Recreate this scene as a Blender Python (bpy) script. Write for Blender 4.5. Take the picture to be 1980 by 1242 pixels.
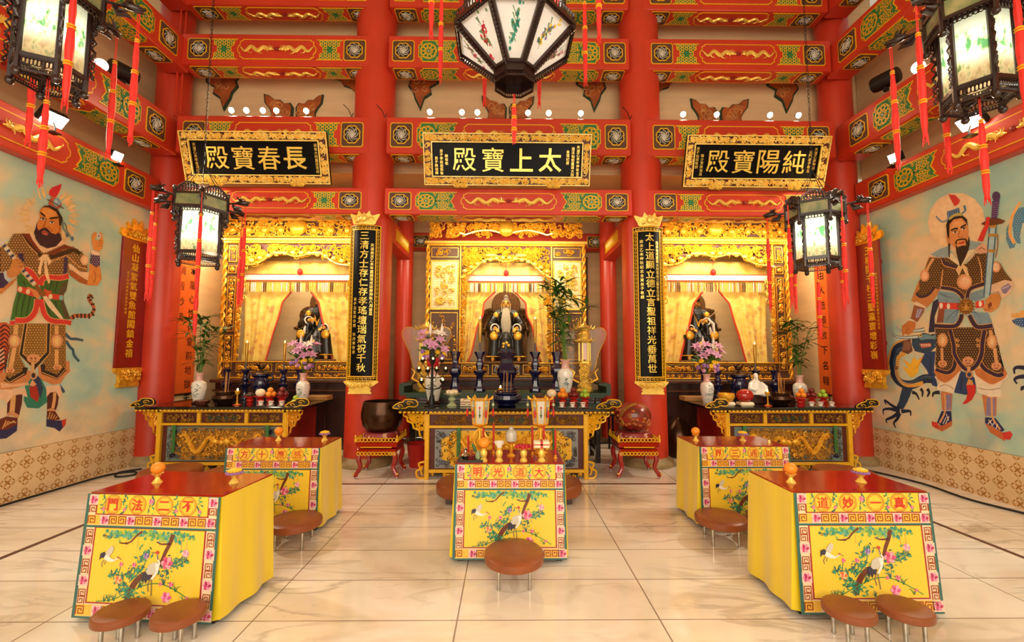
import bpy, bmesh, math, random
from mathutils import Vector, Matrix, Euler
PI = math.pi
sc = bpy.context.scene
for o in list(bpy.data.objects):
    bpy.data.objects.remove(o)
COL = sc.collection
# ---------------------------------------------------------------- camera, world, exposure, large lights
EYE = Vector((0, 0, 1.62)); FPX, PITCH, YAW, ROLL = 850.0, .07654, .0114, .00276
cam = bpy.data.cameras.new('camera'); cam.sensor_width = 36; cam.lens = FPX / 1980 * 36; cam.clip_start = .05
camo = bpy.data.objects.new('camera', cam); COL.objects.link(camo)
Rc = Matrix.Rotation(-YAW, 4, 'Z') @ Matrix.Rotation(PI / 2 + PITCH, 4, 'X') @ Matrix.Rotation(ROLL, 4, 'Z')
camo.matrix_world = Matrix.Translation(EYE) @ Rc
sc.camera = camo

def at(px, py, x=None, y=None, z=None):
    """point of the place seen at a pixel of the photograph, on the plane x=, y= or z="""
    d = Rc.to_3x3() @ Vector(((px - 990) / FPX, -(py - 621) / FPX, -1))
    i, v = (0, x) if x is not None else (1, y) if y is not None else (2, z)
    return EYE + d * ((v - EYE[i]) / d[i])

w = bpy.data.worlds.new('world'); sc.world = w; w.use_nodes = True
w.node_tree.nodes['Background'].inputs[0].default_value = (1, .84, .63, 1)
w.node_tree.nodes['Background'].inputs[1].default_value = .5
sc.view_settings.view_transform = 'Standard'; sc.view_settings.look = 'None'
sc.view_settings.gamma = 1; sc.view_settings.use_curve_mapping = False
sc.view_settings.exposure = .11

def light(kind, name, loc, power, color=(1, .8, .55), target=None, size=.1, angle=90, blend=.6, sy=None):
    l = bpy.data.lights.new(name, kind); l.energy = power; l.color = color
    if kind == 'AREA':
        l.size = size
        if sy: l.shape = 'RECTANGLE'; l.size_y = sy
    else:
        l.shadow_soft_size = size
    if kind == 'SPOT': l.spot_size = math.radians(angle); l.spot_blend = blend
    o = bpy.data.objects.new(name, l); COL.objects.link(o); o.location = loc
    if target is not None:
        o.rotation_euler = (Vector(target) - Vector(loc)).to_track_quat('-Z', 'Y').to_euler()
    return o
WARM = (1, .72, .42)
# daylight through the open front of the hall, behind the camera
light('AREA', 'doorway_daylight', (0, -2.6, 3.2), 420, (1, .87, .69), (0, 6, 2.2), 8, sy=4.5)
# ---------------------------------------------------------------- materials
def C(h):
    h = h.lstrip('#'); r = [int(h[i:i + 2], 16) / 255 for i in (0, 2, 4)]
    return tuple(c / 12.92 if c <= .04045 else ((c + .055) / 1.055) ** 2.4 for c in r) + (1,)
MATS = {}
def mat(name, hexc=None, rough=.5, metal=0., var=.12, scale=6, bump=0., bscale=60, coat=0., emis=None, estr=0., trans=0., hex2=None, spec=.5, stretch=None, sheen=0., alpha=1., contrast=(.35, .65)):
    m = bpy.data.materials.new(name); m.use_nodes = True; MATS[name] = m
    nt = m.node_tree; b = nt.nodes['Principled BSDF']; L = nt.links.new
    b.inputs['Roughness'].default_value = rough; b.inputs['Metallic'].default_value = metal
    b.inputs['Coat Weight'].default_value = coat; b.inputs['Coat Roughness'].default_value = .08
    b.inputs['Transmission Weight'].default_value = trans; b.inputs['Specular IOR Level'].default_value = spec
    b.inputs['Sheen Weight'].default_value = sheen; b.inputs['Alpha'].default_value = alpha
    tc = nt.nodes.new('ShaderNodeTexCoord'); mp = nt.nodes.new('ShaderNodeMapping'); L(tc.outputs['Object'], mp.inputs[0])
    if stretch: mp.inputs['Scale'].default_value = stretch
    if hexc is None:
        at_ = nt.nodes.new('ShaderNodeAttribute'); at_.attribute_name = 'Col'; src = at_.outputs[0]
        nz = nt.nodes.new('ShaderNodeTexNoise'); nz.inputs['Scale'].default_value = scale; nz.inputs['Detail'].default_value = 5; L(mp.outputs[0], nz.inputs[0])
        mr = nt.nodes.new('ShaderNodeMapRange'); mr.inputs[3].default_value = 1 - var; mr.inputs[4].default_value = 1 + var; L(nz.outputs[0], mr.inputs[0])
        mx = nt.nodes.new('ShaderNodeVectorMath'); mx.operation = 'MULTIPLY'; L(src, mx.inputs[0]); L(mr.outputs[0], mx.inputs[1])
        L(mx.outputs[0], b.inputs['Base Color'])
    else:
        c1 = C(hexc); c2 = C(hex2) if hex2 else tuple(x * (1 - var) for x in c1[:3]) + (1,)
        nz = nt.nodes.new('ShaderNodeTexNoise'); nz.inputs['Scale'].default_value = scale; nz.inputs['Detail'].default_value = 6; L(mp.outputs[0], nz.inputs[0])
        cr = nt.nodes.new('ShaderNodeValToRGB'); cr.color_ramp.elements[0].position = contrast[0]; cr.color_ramp.elements[1].position = contrast[1]
        cr.color_ramp.elements[0].color = c2; cr.color_ramp.elements[1].color = c1; L(nz.outputs[0], cr.inputs[0])
        L(cr.outputs[0], b.inputs['Base Color'])
    if bump:
        n2 = nt.nodes.new('ShaderNodeTexNoise'); n2.inputs['Scale'].default_value = bscale; n2.inputs['Detail'].default_value = 3; L(mp.outputs[0], n2.inputs[0])
        bp = nt.nodes.new('ShaderNodeBump'); bp.inputs['Strength'].default_value = bump; bp.inputs['Distance'].default_value = .02
        L(n2.outputs[0], bp.inputs['Height']); L(bp.outputs[0], b.inputs['Normal'])
    if emis:
        b.inputs['Emission Color'].default_value = C(emis); b.inputs['Emission Strength'].default_value = estr
    return m
mat('red_paint', 'cc3a22', .36, var=.16, scale=1.6, bump=.05, bscale=25)
mat('red_lacquer', 'a81812', .14, var=.15, coat=.5)
mat('dark_red', '8e1a14', .35, var=.2)
mat('maroon', '5a2018', .5)
mat('brown_panel', '5b3a26', .6)
mat('gold', 'f6bd3c', .32, .42, var=.25, scale=20, hex2='dc961f')
mat('gold_bright', 'ffd966', .26, .4, var=.15, scale=15)
mat('gold_yellow', 'f2b822', .38, .1, var=.12, scale=12)
mat('gold_old', 'bd8a36', .4, .4, var=.5, scale=25, hex2='80581f')
mat('green_paint', '2f7a40', .5); mat('teal_paint', '6f8480', .5)
mat('beige_wall', 'e6c898', .7, var=.14, scale=1.2, stretch=(1, 1, 6))
mat('ornament_red', 'b8622e', .45, var=.35, scale=7)
mat('dark_green_line', '26402a', .5)
mat('silver_paint', 'c9c3b4', .45, .2)
mat('black_lacquer', '0d0b0a', .12, coat=.5, var=.3)
mat('black_wood', '1d1713', .25, coat=.3, var=.3)
mat('dark_wood', '3a1812', .35, var=.35, scale=9, stretch=(1, 1, .2), coat=.3)
mat('brown_wood', '5d2f1a', .4, var=.35, scale=6, stretch=(.3, 1, 1), coat=.2)
mat('light_wood', 'a5743c', .5)
mat('stone_base', 'a98f63', .55, var=.3, scale=9)
mat('yellow_satin', 'f0d008', .38, var=.1, scale=3, sheen=.4, bump=.12, bscale=5, stretch=(2.5, 2.5, .4))
mat('panel_grey', '8d8f90', .5)
mat('gold_brocade', 'f9dc74', .42, var=.18, scale=9, sheen=.3, hex2='f0c24c', bump=.05, bscale=9)
mat('red_trim', 'e04a30', .5)
mat('red_silk', 'ee2c22', .6, var=.2, scale=30)
mat('leather', '985028', .38, var=.28, scale=5, bump=.06, bscale=120)
mat('chrome', 'c9c4bc', .15, 1., var=.3, scale=20)
mat('painted', None, .45, var=.06, scale=18)
mat('mural_paint', None, .65, var=.22, scale=16)
mat('embroidery', None, .36, var=.05, scale=40, coat=.35, sheen=.2)
mat('cobalt', '12163f', .1, coat=.8, var=.4, scale=14)
mat('porcelain', 'ece6da', .15, coat=.5, var=.05)
mat('porcelain_pink', 'd9a69a', .2, coat=.4)
mat('celadon', 'a9b48a', .2, coat=.5)
mat('bronze', '4a2f1e', .24, .75, var=.35, scale=10)
mat('black_iron', '1c1917', .45, .4)
mat('leaf', '3f6a22', .45, var=.35, scale=12); mat('stem', '6a8a35', .5, var=.3)
mat('pink_petal', 'd99ac0', .55, var=.2, scale=20); mat('white_petal', 'f0e4d6', .55); mat('purple_petal', '9a6fae', .6)
mat('yellow_petal', 'f5c414', .55); mat('red_petal', 'c01828', .55)
mat('orange_fruit', 'f7941e', .45, bump=.1, bscale=200); mat('lime_fruit', 'a9c63a', .35); mat('plum_fruit', '7a1f22', .3, var=.3)
mat('bun', 'f3ddb8', .6); mat('mushroom', '5b3f2c', .7, var=.4, scale=40)
mat('candle_gold', 'c79a3c', .3, .5); mat('wax_red', 'c4241c', .4)
mat('incense', 'c98a3c', .7); mat('flame', 'ffd88a', .5, emis='ffc96a', estr=9)
mat('glass_clear', 'ffffff', .05, trans=1., var=0., alpha=.35)
mat('cable', '15120f', .6); mat('skin_gold', 'd99a3e', .3, .35, var=.2, scale=12)
mat('robe_black', '17120e', .3, coat=.15, var=.4, scale=6); mat('beard_grey', 'b9a98e', .55, var=.4, scale=30, stretch=(6, 6, .3)); mat('hair_black', '0e0a08', .4)
mat('throne', '8a5c2c', .45, .35, var=.6, scale=45, bump=.6, bscale=60)
mat('bulb', 'fff4da', .5, emis='fff0d0', estr=40); mat('flood', 'fff4da', .5, emis='ffe9c4', estr=30); mat('grey_metal', '6b665e', .4, .6)
mat('lamp_paper', 'ffffff', .5, emis='f2ffe8', estr=1.)
# ---------------------------------------------------------------- mesh builder
class G:
    """collects shapes, then links them as ONE mesh object"""
    def __init__(s, m='gold'):
        s.v, s.f, s.m, s.c, s.mats, s.cur, s.col, s.T = [], [], [], [], [], m, (1, 1, 1, 1), None
    def use(s, m): s.cur = m; return s
    def color(s, h): s.col = C(h); return s
    def add(s, vs, fs):
        n = len(s.v)
        s.v += [tuple(s.T @ Vector(p)) for p in vs] if s.T is not None else [tuple(p) for p in vs]
        if s.cur not in s.mats: s.mats.append(s.cur)
        k = s.mats.index(s.cur)
        for f in fs: s.f.append([n + i for i in f]); s.m.append(k); s.c.append(s.col)
        return s
    def box(s, cx, cy, cz, sx, sy, sz, b=0.):
        x, y, z = sx / 2, sy / 2, sz / 2
        if b <= 0:
            return s.add([(cx + i * x, cy + j * y, cz + k * z) for i in (-1, 1) for j in (-1, 1) for k in (-1, 1)],
                         [(0, 1, 3, 2), (4, 6, 7, 5), (0, 4, 5, 1), (2, 3, 7, 6), (0, 2, 6, 4), (1, 5, 7, 3)])
        b = min(b, x * .9, y * .9, z * .9); vs = []; ix = {}
        for i in (-1, 1):
            for j in (-1, 1):
                for k in (-1, 1):
                    for a in range(3):
                        d = [x - b, y - b, z - b]; d[a] += b
                        ix[i, j, k, a] = len(vs); vs.append((cx + i * d[0], cy + j * d[1], cz + k * d[2]))
        fs = []
        for i in (-1, 1):
            fs += [[ix[i, j, k, 0] for j, k in ((-1, -1), (1, -1), (1, 1), (-1, 1))], [ix[j, i, k, 1] for j, k in ((-1, -1), (1, -1), (1, 1), (-1, 1))], [ix[j, k, i, 2] for j, k in ((-1, -1), (1, -1), (1, 1), (-1, 1))]]
            for j in (-1, 1):
                fs += [[ix[i, j, -1, 0], ix[i, j, 1, 0], ix[i, j, 1, 1], ix[i, j, -1, 1]], [ix[i, -1, j, 0], ix[i, 1, j, 0], ix[i, 1, j, 2], ix[i, -1, j, 2]], [ix[-1, i, j, 1], ix[1, i, j, 1], ix[1, i, j, 2], ix[-1, i, j, 2]]]
                for k in (-1, 1): fs.append([ix[i, j, k, a] for a in range(3)])
        return s.add(vs, fs)
    def lathe(s, prof, n=20, c=(0, 0, 0), cap=True, sx=1., sy=1., a0=0.):
        vs = [(c[0] + r * sx * math.cos(2 * PI * i / n + a0), c[1] + r * sy * math.sin(2 * PI * i / n + a0), c[2] + z) for r, z in prof for i in range(n)]
        m = len(prof); fs = [(j * n + i, j * n + (i + 1) % n, (j + 1) * n + (i + 1) % n, (j + 1) * n + i) for j in range(m - 1) for i in range(n)]
        if cap: fs += [list(range(n))[::-1], [(m - 1) * n + i for i in range(n)]]
        return s.add(vs, fs)
    def tube(s, path, r, n=6, closed=False, cap=True, flat=None):
        P = [Vector(p) for p in path]; m = len(P)
        if m < 2: return s
        rr = r if isinstance(r, (list, tuple)) else [r] * m
        vs = []; up = None
        for i in range(m):
            t = (P[(i + 1) % m] - P[i - 1]) if closed else (P[min(i + 1, m - 1)] - P[max(i - 1, 0)])
            t = t.normalized() if t.length > 1e-9 else Vector((0, 0, 1))
            if up is None: up = Vector((0, 1, 0)) if abs(t.y) < .9 else Vector((1, 0, 0))
            a = t.cross(up); a = a.normalized() if a.length > 1e-6 else t.orthogonal().normalized()
            up = a.cross(t).normalized()
            for k in range(n):
                q = 2 * PI * k / n
                vs.append(P[i] + a * (rr[i] * math.cos(q)) + up * (rr[i] * math.sin(q) * (flat or 1)))
        fs = [(i * n + k, i * n + (k + 1) % n, ((i + 1) % m) * n + (k + 1) % n, ((i + 1) % m) * n + k) for i in range(m if closed else m - 1) for k in range(n)]
        if cap and not closed: fs += [list(range(n))[::-1], [(m - 1) * n + k for k in range(n)]]
        return s.add(vs, fs)
    def bar(s, a, b, r, n=6, r2=None): return s.tube([a, b], [r, r if r2 is None else r2], n)
    def beamto(s, a, b, w, h):
        """square bar from a to b"""
        a, b = Vector(a), Vector(b); t = (b - a).normalized(); u = Vector((0, 0, 1)) if abs(t.z) < .95 else Vector((0, 1, 0))
        x = t.cross(u).normalized(); u = x.cross(t)
        vs = [p + x * (i * w / 2) + u * (j * h / 2) for p in (a, b) for i, j in ((-1, -1), (1, -1), (1, 1), (-1, 1))]
        return s.add(vs, [(3, 2, 1, 0), (4, 5, 6, 7), (0, 1, 5, 4), (1, 2, 6, 5), (2, 3, 7, 6), (3, 0, 4, 7)])
    def ell(s, c, r, nu=10, nv=6):
        if not isinstance(r, (tuple, list)): r = (r, r, r)
        vs = [(c[0], c[1], c[2] - r[2])]; fs = []
        for j in range(1, nv):
            t = PI * j / nv
            for i in range(nu):
                p = 2 * PI * i / nu; vs.append((c[0] + r[0] * math.sin(t) * math.cos(p), c[1] + r[1] * math.sin(t) * math.sin(p), c[2] - r[2] * math.cos(t)))
        vs.append((c[0], c[1], c[2] + r[2])); e = len(vs) - 1
        for i in range(nu):
            k = (i + 1) % nu; fs.append((0, 1 + k, 1 + i)); fs.append((e, e - nu + i, e - nu + k))
            for j in range(nv - 2): fs.append((1 + j * nu + i, 1 + j * nu + k, 1 + (j + 1) * nu + k, 1 + (j + 1) * nu + i))
        return s.add(vs, fs)
    def prism(s, pts, y0, y1, back=True):
        """outline in XZ extruded from y0 (front) to y1"""
        n = len(pts); vs = [(x, y0, z) for x, z in pts] + [(x, y1, z) for x, z in pts]
        fs = [list(range(n))] + ([list(range(2 * n - 1, n - 1, -1))] if back else []) + [(i, i + n, (i + 1) % n + n, (i + 1) % n) for i in range(n)]
        return s.add(vs, fs)
    def slab(s, pts, z0, z1):
        n = len(pts); vs = [(x, y, z0) for x, y in pts] + [(x, y, z1) for x, y in pts]
        return s.add(vs, [list(range(n))[::-1], list(range(n, 2 * n))] + [(i, (i + 1) % n, (i + 1) % n + n, i + n) for i in range(n)])
    def grid(s, fn, nu, nv):
        vs = [fn(i / nu, j / nv) for j in range(nv + 1) for i in range(nu + 1)]
        return s.add(vs, [(j * (nu + 1) + i, j * (nu + 1) + i + 1, (j + 1) * (nu + 1) + i + 1, (j + 1) * (nu + 1) + i) for j in range(nv) for i in range(nu)])
    # flat painting in the XZ plane, facing -Y; layers step forward by tenths of a millimetre
    def flat(s, pts, y=0.): return s.add([(p[0], y, p[1]) for p in pts], [list(range(len(pts)))])
    def ring(s, c, r0, r1, y=0., n=16, sx=1., sz=1.):
        vs = [(c[0] + r * sx * math.cos(2 * PI * i / n), y, c[1] + r * sz * math.sin(2 * PI * i / n)) for r in (r0, r1) for i in range(n)]
        return s.add(vs, [(i, (i + 1) % n, n + (i + 1) % n, n + i) for i in range(n)])
    def disc(s, c, r, y=0., n=14, sx=1., sz=1.): return s.flat([(c[0] + r * sx * math.cos(2 * PI * i / n), c[1] + r * sz * math.sin(2 * PI * i / n)) for i in range(n)], y)
    def stroke(s, pts, wd, y=0., closed=False, taper=None):
        P = [Vector(p[:2]) for p in pts]; n = len(P); vs = []
        for i in range(n):
            t = P[(i + 1) % n] - P[i - 1] if closed else P[min(i + 1, n - 1)] - P[max(0, i - 1)]
            t = t.normalized() if t.length else Vector((1, 0)); q = Vector((-t.y, t.x)); k = wd / 2
            if taper is not None: k *= 1 + (taper - 1) * i / (n - 1)
            vs += [(P[i].x + q.x * k, y, P[i].y + q.y * k), (P[i].x - q.x * k, y, P[i].y - q.y * k)]
        return s.add(vs, [(2 * i, 2 * i + 1, (2 * i + 3) % (2 * n), (2 * i + 2) % (2 * n)) for i in range(n if closed else n - 1)])
    def mesh(s, name, smooth=True, angle=38):
        me = bpy.data.meshes.new(name); me.from_pydata(s.v, [], s.f)
        for k in s.mats: me.materials.append(MATS[k])
        me.polygons.foreach_set('material_index', s.m)
        if any(MATS[k].name.startswith(('painted', 'mural_paint', 'embroidery')) for k in s.mats):
            ca = me.color_attributes.new('Col', 'FLOAT_COLOR', 'CORNER'); d = []
            for f, c in zip(s.f, s.c): d += list(c) * len(f)
            ca.data.foreach_set('color', d)
        me.update()
        if smooth:
            me.polygons.foreach_set('use_smooth', [True] * len(s.f)); me.set_sharp_from_angle(angle=math.radians(angle))
        return me
    def build(s, name, parent=None, loc=(0, 0, 0), rot=(0, 0, 0), smooth=True, angle=38, scale=None):
        return put(s.mesh(name, smooth, angle), name, parent, loc, rot, scale)
def put(me, name, parent=None, loc=(0, 0, 0), rot=(0, 0, 0), scale=None):
    o = bpy.data.objects.new(name, me); COL.objects.link(o); o.location = loc; o.rotation_euler = rot
    if parent is not None: o.parent = parent
    if scale: o.scale = scale
    return o
def tag(o, label, cat, group=None, kind=None):
    o['label'] = label; o['category'] = cat
    if group: o['group'] = group
    if kind: o['kind'] = kind
    return o
def thing(name, label, cat, loc=(0, 0, 0), rot=(0, 0, 0), group=None, kind=None):
    o = bpy.data.objects.new(name, None); COL.objects.link(o); o.location = loc; o.rotation_euler = rot; o.empty_display_size = .1
    return tag(o, label, cat, group, kind)
def dup(o, loc=None, rot=None, label=None, parent=None, scale=None):
    """copy of a thing with copies of its parts and sub-parts"""
    c = o.copy(); COL.objects.link(c)
    if parent is not None: c.parent = parent
    for ch in list(o.children): dup(ch, parent=c)
    if loc is not None: c.location = loc
    if rot is not None: c.rotation_euler = rot
    if scale: c.scale = scale
    if label: c['label'] = label
    return c
def smoothpath(pts, k=4, closed=False):
    """Catmull-Rom through pts"""
    P = [Vector(p) for p in pts]; n = len(P); out = []
    for i in range(n if closed else n - 1):
        a, b, c, d = (P[i - 1] if closed or i else P[0]), P[i], P[(i + 1) % n], (P[(i + 2) % n] if closed else P[min(i + 2, n - 1)])
        for j in range(k):
            t = j / k; out.append(tuple(.5 * ((2 * b) + (c - a) * t + (2 * a - 5 * b + 4 * c - d) * t * t + (3 * b - a - 3 * c + d) * t ** 3)))
    if not closed: out.append(tuple(P[-1]))
    return out
FONT = None
def glyphs(g, text, cx, cz, size, y=0., vertical=False, step=None, bold=.0, depth=0., m=None, sx=1., flipu=False):
    """writing laid in the XZ plane facing -Y, centred on (cx, cz); vertical writing runs down from cz"""
    if m: g.use(m)
    step = step or size * 1.08
    for i, ch in enumerate(text):
        if ch == ' ': continue
        me = glyph_mesh(ch, bold)
        if me is None: continue
        vs, fs = me
        ox, oz = (cx, cz - i * step) if vertical else (cx + (i - (len(text) - 1) / 2) * step, cz)
        P = [(ox + a * size * sx, y, oz + b * size) for a, b in vs]
        if depth <= 0: g.add(P, fs)
        else:
            n = len(P); g.add([(p[0], y - depth, p[2]) for p in P] + P, fs + [])
            # rim of the raised stroke
            ed = {}
            for f in fs:
                for a, b in zip(f, f[1:] + f[:1]): ed[(a, b)] = ed.get((a, b), 0) + 1
            rim = [(a, b) for a, b in ed if (b, a) not in ed]
            g.add([(p[0], y - depth, p[2]) for p in P] + P, [(a, b, b + n, a + n) for a, b in rim])
    return g
_GL = {}
def glyph_mesh(ch, bold):
    if bold and len((glyph_mesh(ch, 0) or ((), ()))[0]) > 58: bold *= .2
    k = (ch, bold)
    if k in _GL: return _GL[k]
    cu = bpy.data.curves.new('glyph', 'FONT'); cu.body = ch; cu.size = 1; cu.align_x = 'CENTER'; cu.align_y = 'CENTER'; cu.offset = bold; cu.resolution_u = 2; cu.fill_mode = 'FRONT'
    o = bpy.data.objects.new('glyph', cu); COL.objects.link(o); bpy.context.view_layer.update()
    e = o.evaluated_get(bpy.context.evaluated_depsgraph_get()); me = e.to_mesh()
    vs = [(v.co.x, v.co.y) for v in me.vertices]; fs = [list(p.vertices) for p in me.polygons]; e.to_mesh_clear()
    bpy.data.objects.remove(o); bpy.data.curves.remove(cu)
    if vs:
        x0, x1 = min(v[0] for v in vs), max(v[0] for v in vs); y0, y1 = min(v[1] for v in vs), max(v[1] for v in vs)
        k2 = 1 / max(x1 - x0, y1 - y0, .45); vs = [((x - (x0 + x1) / 2) * k2, (y - (y0 + y1) / 2) * k2) for x, y in vs]
    _GL[k] = (vs, fs) if vs else None
    return _GL[k]
# ================================================================ SETTING
XL, XR = -5.42, 5.50            # side walls
def struct(g, name, label, cat, **k):
    return tag(g.build(name, **k), label, cat, kind='structure')
def node_mat(name, rough, spec=.5, coat=0.):
    m = bpy.data.materials.new(name); m.use_nodes = True; MATS[name] = m; nt = m.node_tree; b = nt.nodes['Principled BSDF']
    b.inputs['Roughness'].default_value = rough; b.inputs['Specular IOR Level'].default_value = spec; b.inputs['Coat Weight'].default_value = coat
    tc = nt.nodes.new('ShaderNodeTexCoord'); sp = nt.nodes.new('ShaderNodeSeparateXYZ'); nt.links.new(tc.outputs['Object'], sp.inputs[0])
    def N(op, *a, cl=False):
        n = nt.nodes.new('ShaderNodeMath'); n.operation = op; n.use_clamp = cl
        for i, x in enumerate(a):
            if isinstance(x, (int, float)): n.inputs[i].default_value = x
            else: nt.links.new(x, n.inputs[i])
        return n.outputs[0]
    def noise(scale, detail=6, stretch=None, dist=0., rot=None):
        mp = nt.nodes.new('ShaderNodeMapping'); nt.links.new(tc.outputs['Object'], mp.inputs[0])
        if stretch: mp.inputs['Scale'].default_value = stretch
        if rot: mp.inputs['Rotation'].default_value = rot
        n = nt.nodes.new('ShaderNodeTexNoise'); n.inputs['Scale'].default_value = scale; n.inputs['Detail'].default_value = detail; n.inputs['Distortion'].default_value = dist
        nt.links.new(mp.outputs[0], n.inputs[0]); return n.outputs[0]
    def ramp(x, stops):
        n = nt.nodes.new('ShaderNodeValToRGB'); nt.links.new(x, n.inputs[0]); e = n.color_ramp.elements
        while len(e) < len(stops): e.new(.5)
        for q, (p, h) in zip(e, stops): q.position = p; q.color = C(h)
        return n.outputs[0]
    def mix(fac, a, b_):
        n = nt.nodes.new('ShaderNodeMix'); n.data_type = 'RGBA'
        for s_, x in ((0, fac), (6, a), (7, b_)):
            if isinstance(x, (int, float)): n.inputs[s_].default_value = x
            elif isinstance(x, str): n.inputs[s_].default_value = C(x)
            else: nt.links.new(x, n.inputs[s_])
        return n.outputs[2]
    return m, b, nt, sp.outputs, N, noise, ramp, mix
# ---- marble floor: slabs 1.243 x .486 with dark joints
m, b, nt, P, N, noise, ramp, mix = node_mat('marble_floor', .16, .65)
def joint(x, off, step, wd):
    f = N('FRACT', N('DIVIDE', N('SUBTRACT', x, off), step)); d = N('MINIMUM', f, N('SUBTRACT', 1, f))
    return N('LESS_THAN', d, wd / step / 2)
tilenoise = nt.nodes.new('ShaderNodeTexWhiteNoise'); tilenoise.noise_dimensions = '2D'; cmb = nt.nodes.new('ShaderNodeCombineXYZ')
nt.links.new(N('FLOOR', N('DIVIDE', N('SUBTRACT', P[0], -.298), 1.243)), cmb.inputs[0]); nt.links.new(N('FLOOR', N('DIVIDE', N('SUBTRACT', P[1], 2.821), .486)), cmb.inputs[1]); nt.links.new(cmb.outputs[0], tilenoise.inputs[0])
base = ramp(noise(1.1, 11, (1, 1.7, 1), .8, (0, 0, .5)), [(.26, 'cdbfa9'), (.4, 'e8dcc8'), (.56, 'f5ede0'), (.75, 'faf5ec')])
vein = noise(1.1, 10, (.8, 3.2, 1), .9, (0, 0, .45)); v = N('ABSOLUTE', N('SUBTRACT', vein, .5)); v = N('SUBTRACT', 1, N('MULTIPLY', v, 30), cl=True)
gate = N('MULTIPLY', N('SUBTRACT', noise(.8, 3), .42), 5, cl=True)
base = mix(N('MULTIPLY', N('MULTIPLY', v, gate), .5), base, '84705a')
base = mix(N('MULTIPLY', tilenoise.outputs[0], .16), base, 'd8c3a4')
jl = N('MAXIMUM', joint(P[0], -.298, 1.243, .009), joint(P[1], 2.821, .486, .008))
nt.links.new(mix(N('MULTIPLY', jl, .8), base, '6f5236'), b.inputs['Base Color'])
nt.links.new(N('ADD', .05, N('MULTIPLY', noise(9, 4), .1)), b.inputs['Roughness'])
g = G('marble_floor'); g.box(.05, 3.5, -.05, 12, 13, .1)
struct(g, 'floor', 'polished cream marble slab floor with grey veins', 'floor')
g = G('brown_wood'); g.box((-4.0 + 4.17) / 2, 5.661, .0012, 8.17 + .045, .042, .0024); g.box(-4.0, 3.12, .0012, .045, 5.04, .0024); g.box(4.17, 3.12, .0012, .045, 5.04, .0024)
struct(g, 'trim_1', 'thin dark brown inlay strip set in the marble floor', 'floor strip')
# ---- side walls: painted sky above, patterned tile dado below
m, b, nt, P, N, noise, ramp, mix = node_mat('dado_tile', .35)
u, vv = P[1], P[2]; cs = .18
def cell(x, o): return N('SUBTRACT', N('FRACT', N('DIVIDE', N('ADD', x, o), cs)), .5)
a_, b_ = N('ABSOLUTE', cell(u, 0)), N('ABSOLUTE', cell(vv, .05)); d = N('ADD', a_, b_)
rim = N('MULTIPLY', N('LESS_THAN', N('ABSOLUTE', N('SUBTRACT', d, .42)), .05), N('GREATER_THAN', N('MINIMUM', a_, b_), .035))
rim = N('MULTIPLY', rim, N('GREATER_THAN', N('ABSOLUTE', N('SUBTRACT', a_, b_)), .06))
star = N('MAXIMUM', N('LESS_THAN', d, .09), N('MULTIPLY', N('LESS_THAN', N('ABSOLUTE', N('SUBTRACT', a_, b_)), .06), N('LESS_THAN', d, .33)))
pat = N('MAXIMUM', rim, star)
jt = N('MAXIMUM', joint(u, .09, .18, .004), joint(vv, .04, .18, .004))
colr = mix(pat, ramp(noise(3), [(.3, 'd9b98a'), (.7, 'e6cba0')]), 'a8702c'); nt.links.new(mix(N('MULTIPLY', jt, .5), colr, '8f7448'), b.inputs['Base Color'])
m, b, nt, P, N, noise, ramp, mix = node_mat('mural_sky', .7, .2)
big = noise(.75, 7, (1, 1, 1.25), .35); low = N('MULTIPLY', N('SUBTRACT', 1.25, P[2]), .28, cl=True)
big2 = N('ADD', N('MULTIPLY', big, .6), N('MULTIPLY', noise(2.2, 8, (1, 1, 1.4), .5), .4))
sky = ramp(N('ADD', big2, N('MULTIPLY', low, .06)), [(.36, '9ac3bb'), (.46, 'b4cebc'), (.51, 'cacdb0'), (.56, 'dfcaa4'), (.66, 'ecd2ac')])
deep = N('MULTIPLY', N('MULTIPLY', N('SUBTRACT', noise(1.3, 6, None, .3), .52), 9, cl=True), N('MULTIPLY', low, 3.0, cl=True))
sky = mix(N('MULTIPLY', deep, .8), sky, '4f8796')
nt.links.new(mix(N('MULTIPLY', N('SUBTRACT', noise(6, 6), .45), .5, cl=True), sky, 'b9b79a'), b.inputs['Base Color'])
for X, side, s in ((XL, 'left', -1), (XR, 'right', 1)):
    g = G('mural_sky'); g.box(X + s * .15, 2.5, 2.2, .3, 9.1, 3.3)
    g.use('dado_tile').box(X + s * .145, 2.5, .273, .31, 9.1, .547)
    g.use('beige_wall').box(X + s * .55, 2.5, 5.4, .3, 9.1, 3.1).box(X + s * .45, 2.5, 3.86, .6, 9.1, .03).box(X + s * .15, 8.0, 2.1, .3, 2.0, 4.2)
    struct(g, 'wall_' + side, side + ' wall with cloudy painted sky above patterned tan tiles', 'wall')
g = G('beige_wall'); g.box(.04, 8.95, 2.3, 11.6, .2, 4.6); g.box(.04, 7.12, 6.45, 12.4, .1, 3.7)
g.box(.04, 8.0, 4.66, 11.2, 1.9, .06)
struct(g, 'wall_back', 'beige back wall behind the altars and above the beams', 'wall')
g = G('beige_wall'); g.box(.04, 3.3, 8.3, 12, 11.5, .1)
struct(g, 'ceiling', 'plain ceiling high above the beams', 'ceiling')
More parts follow.
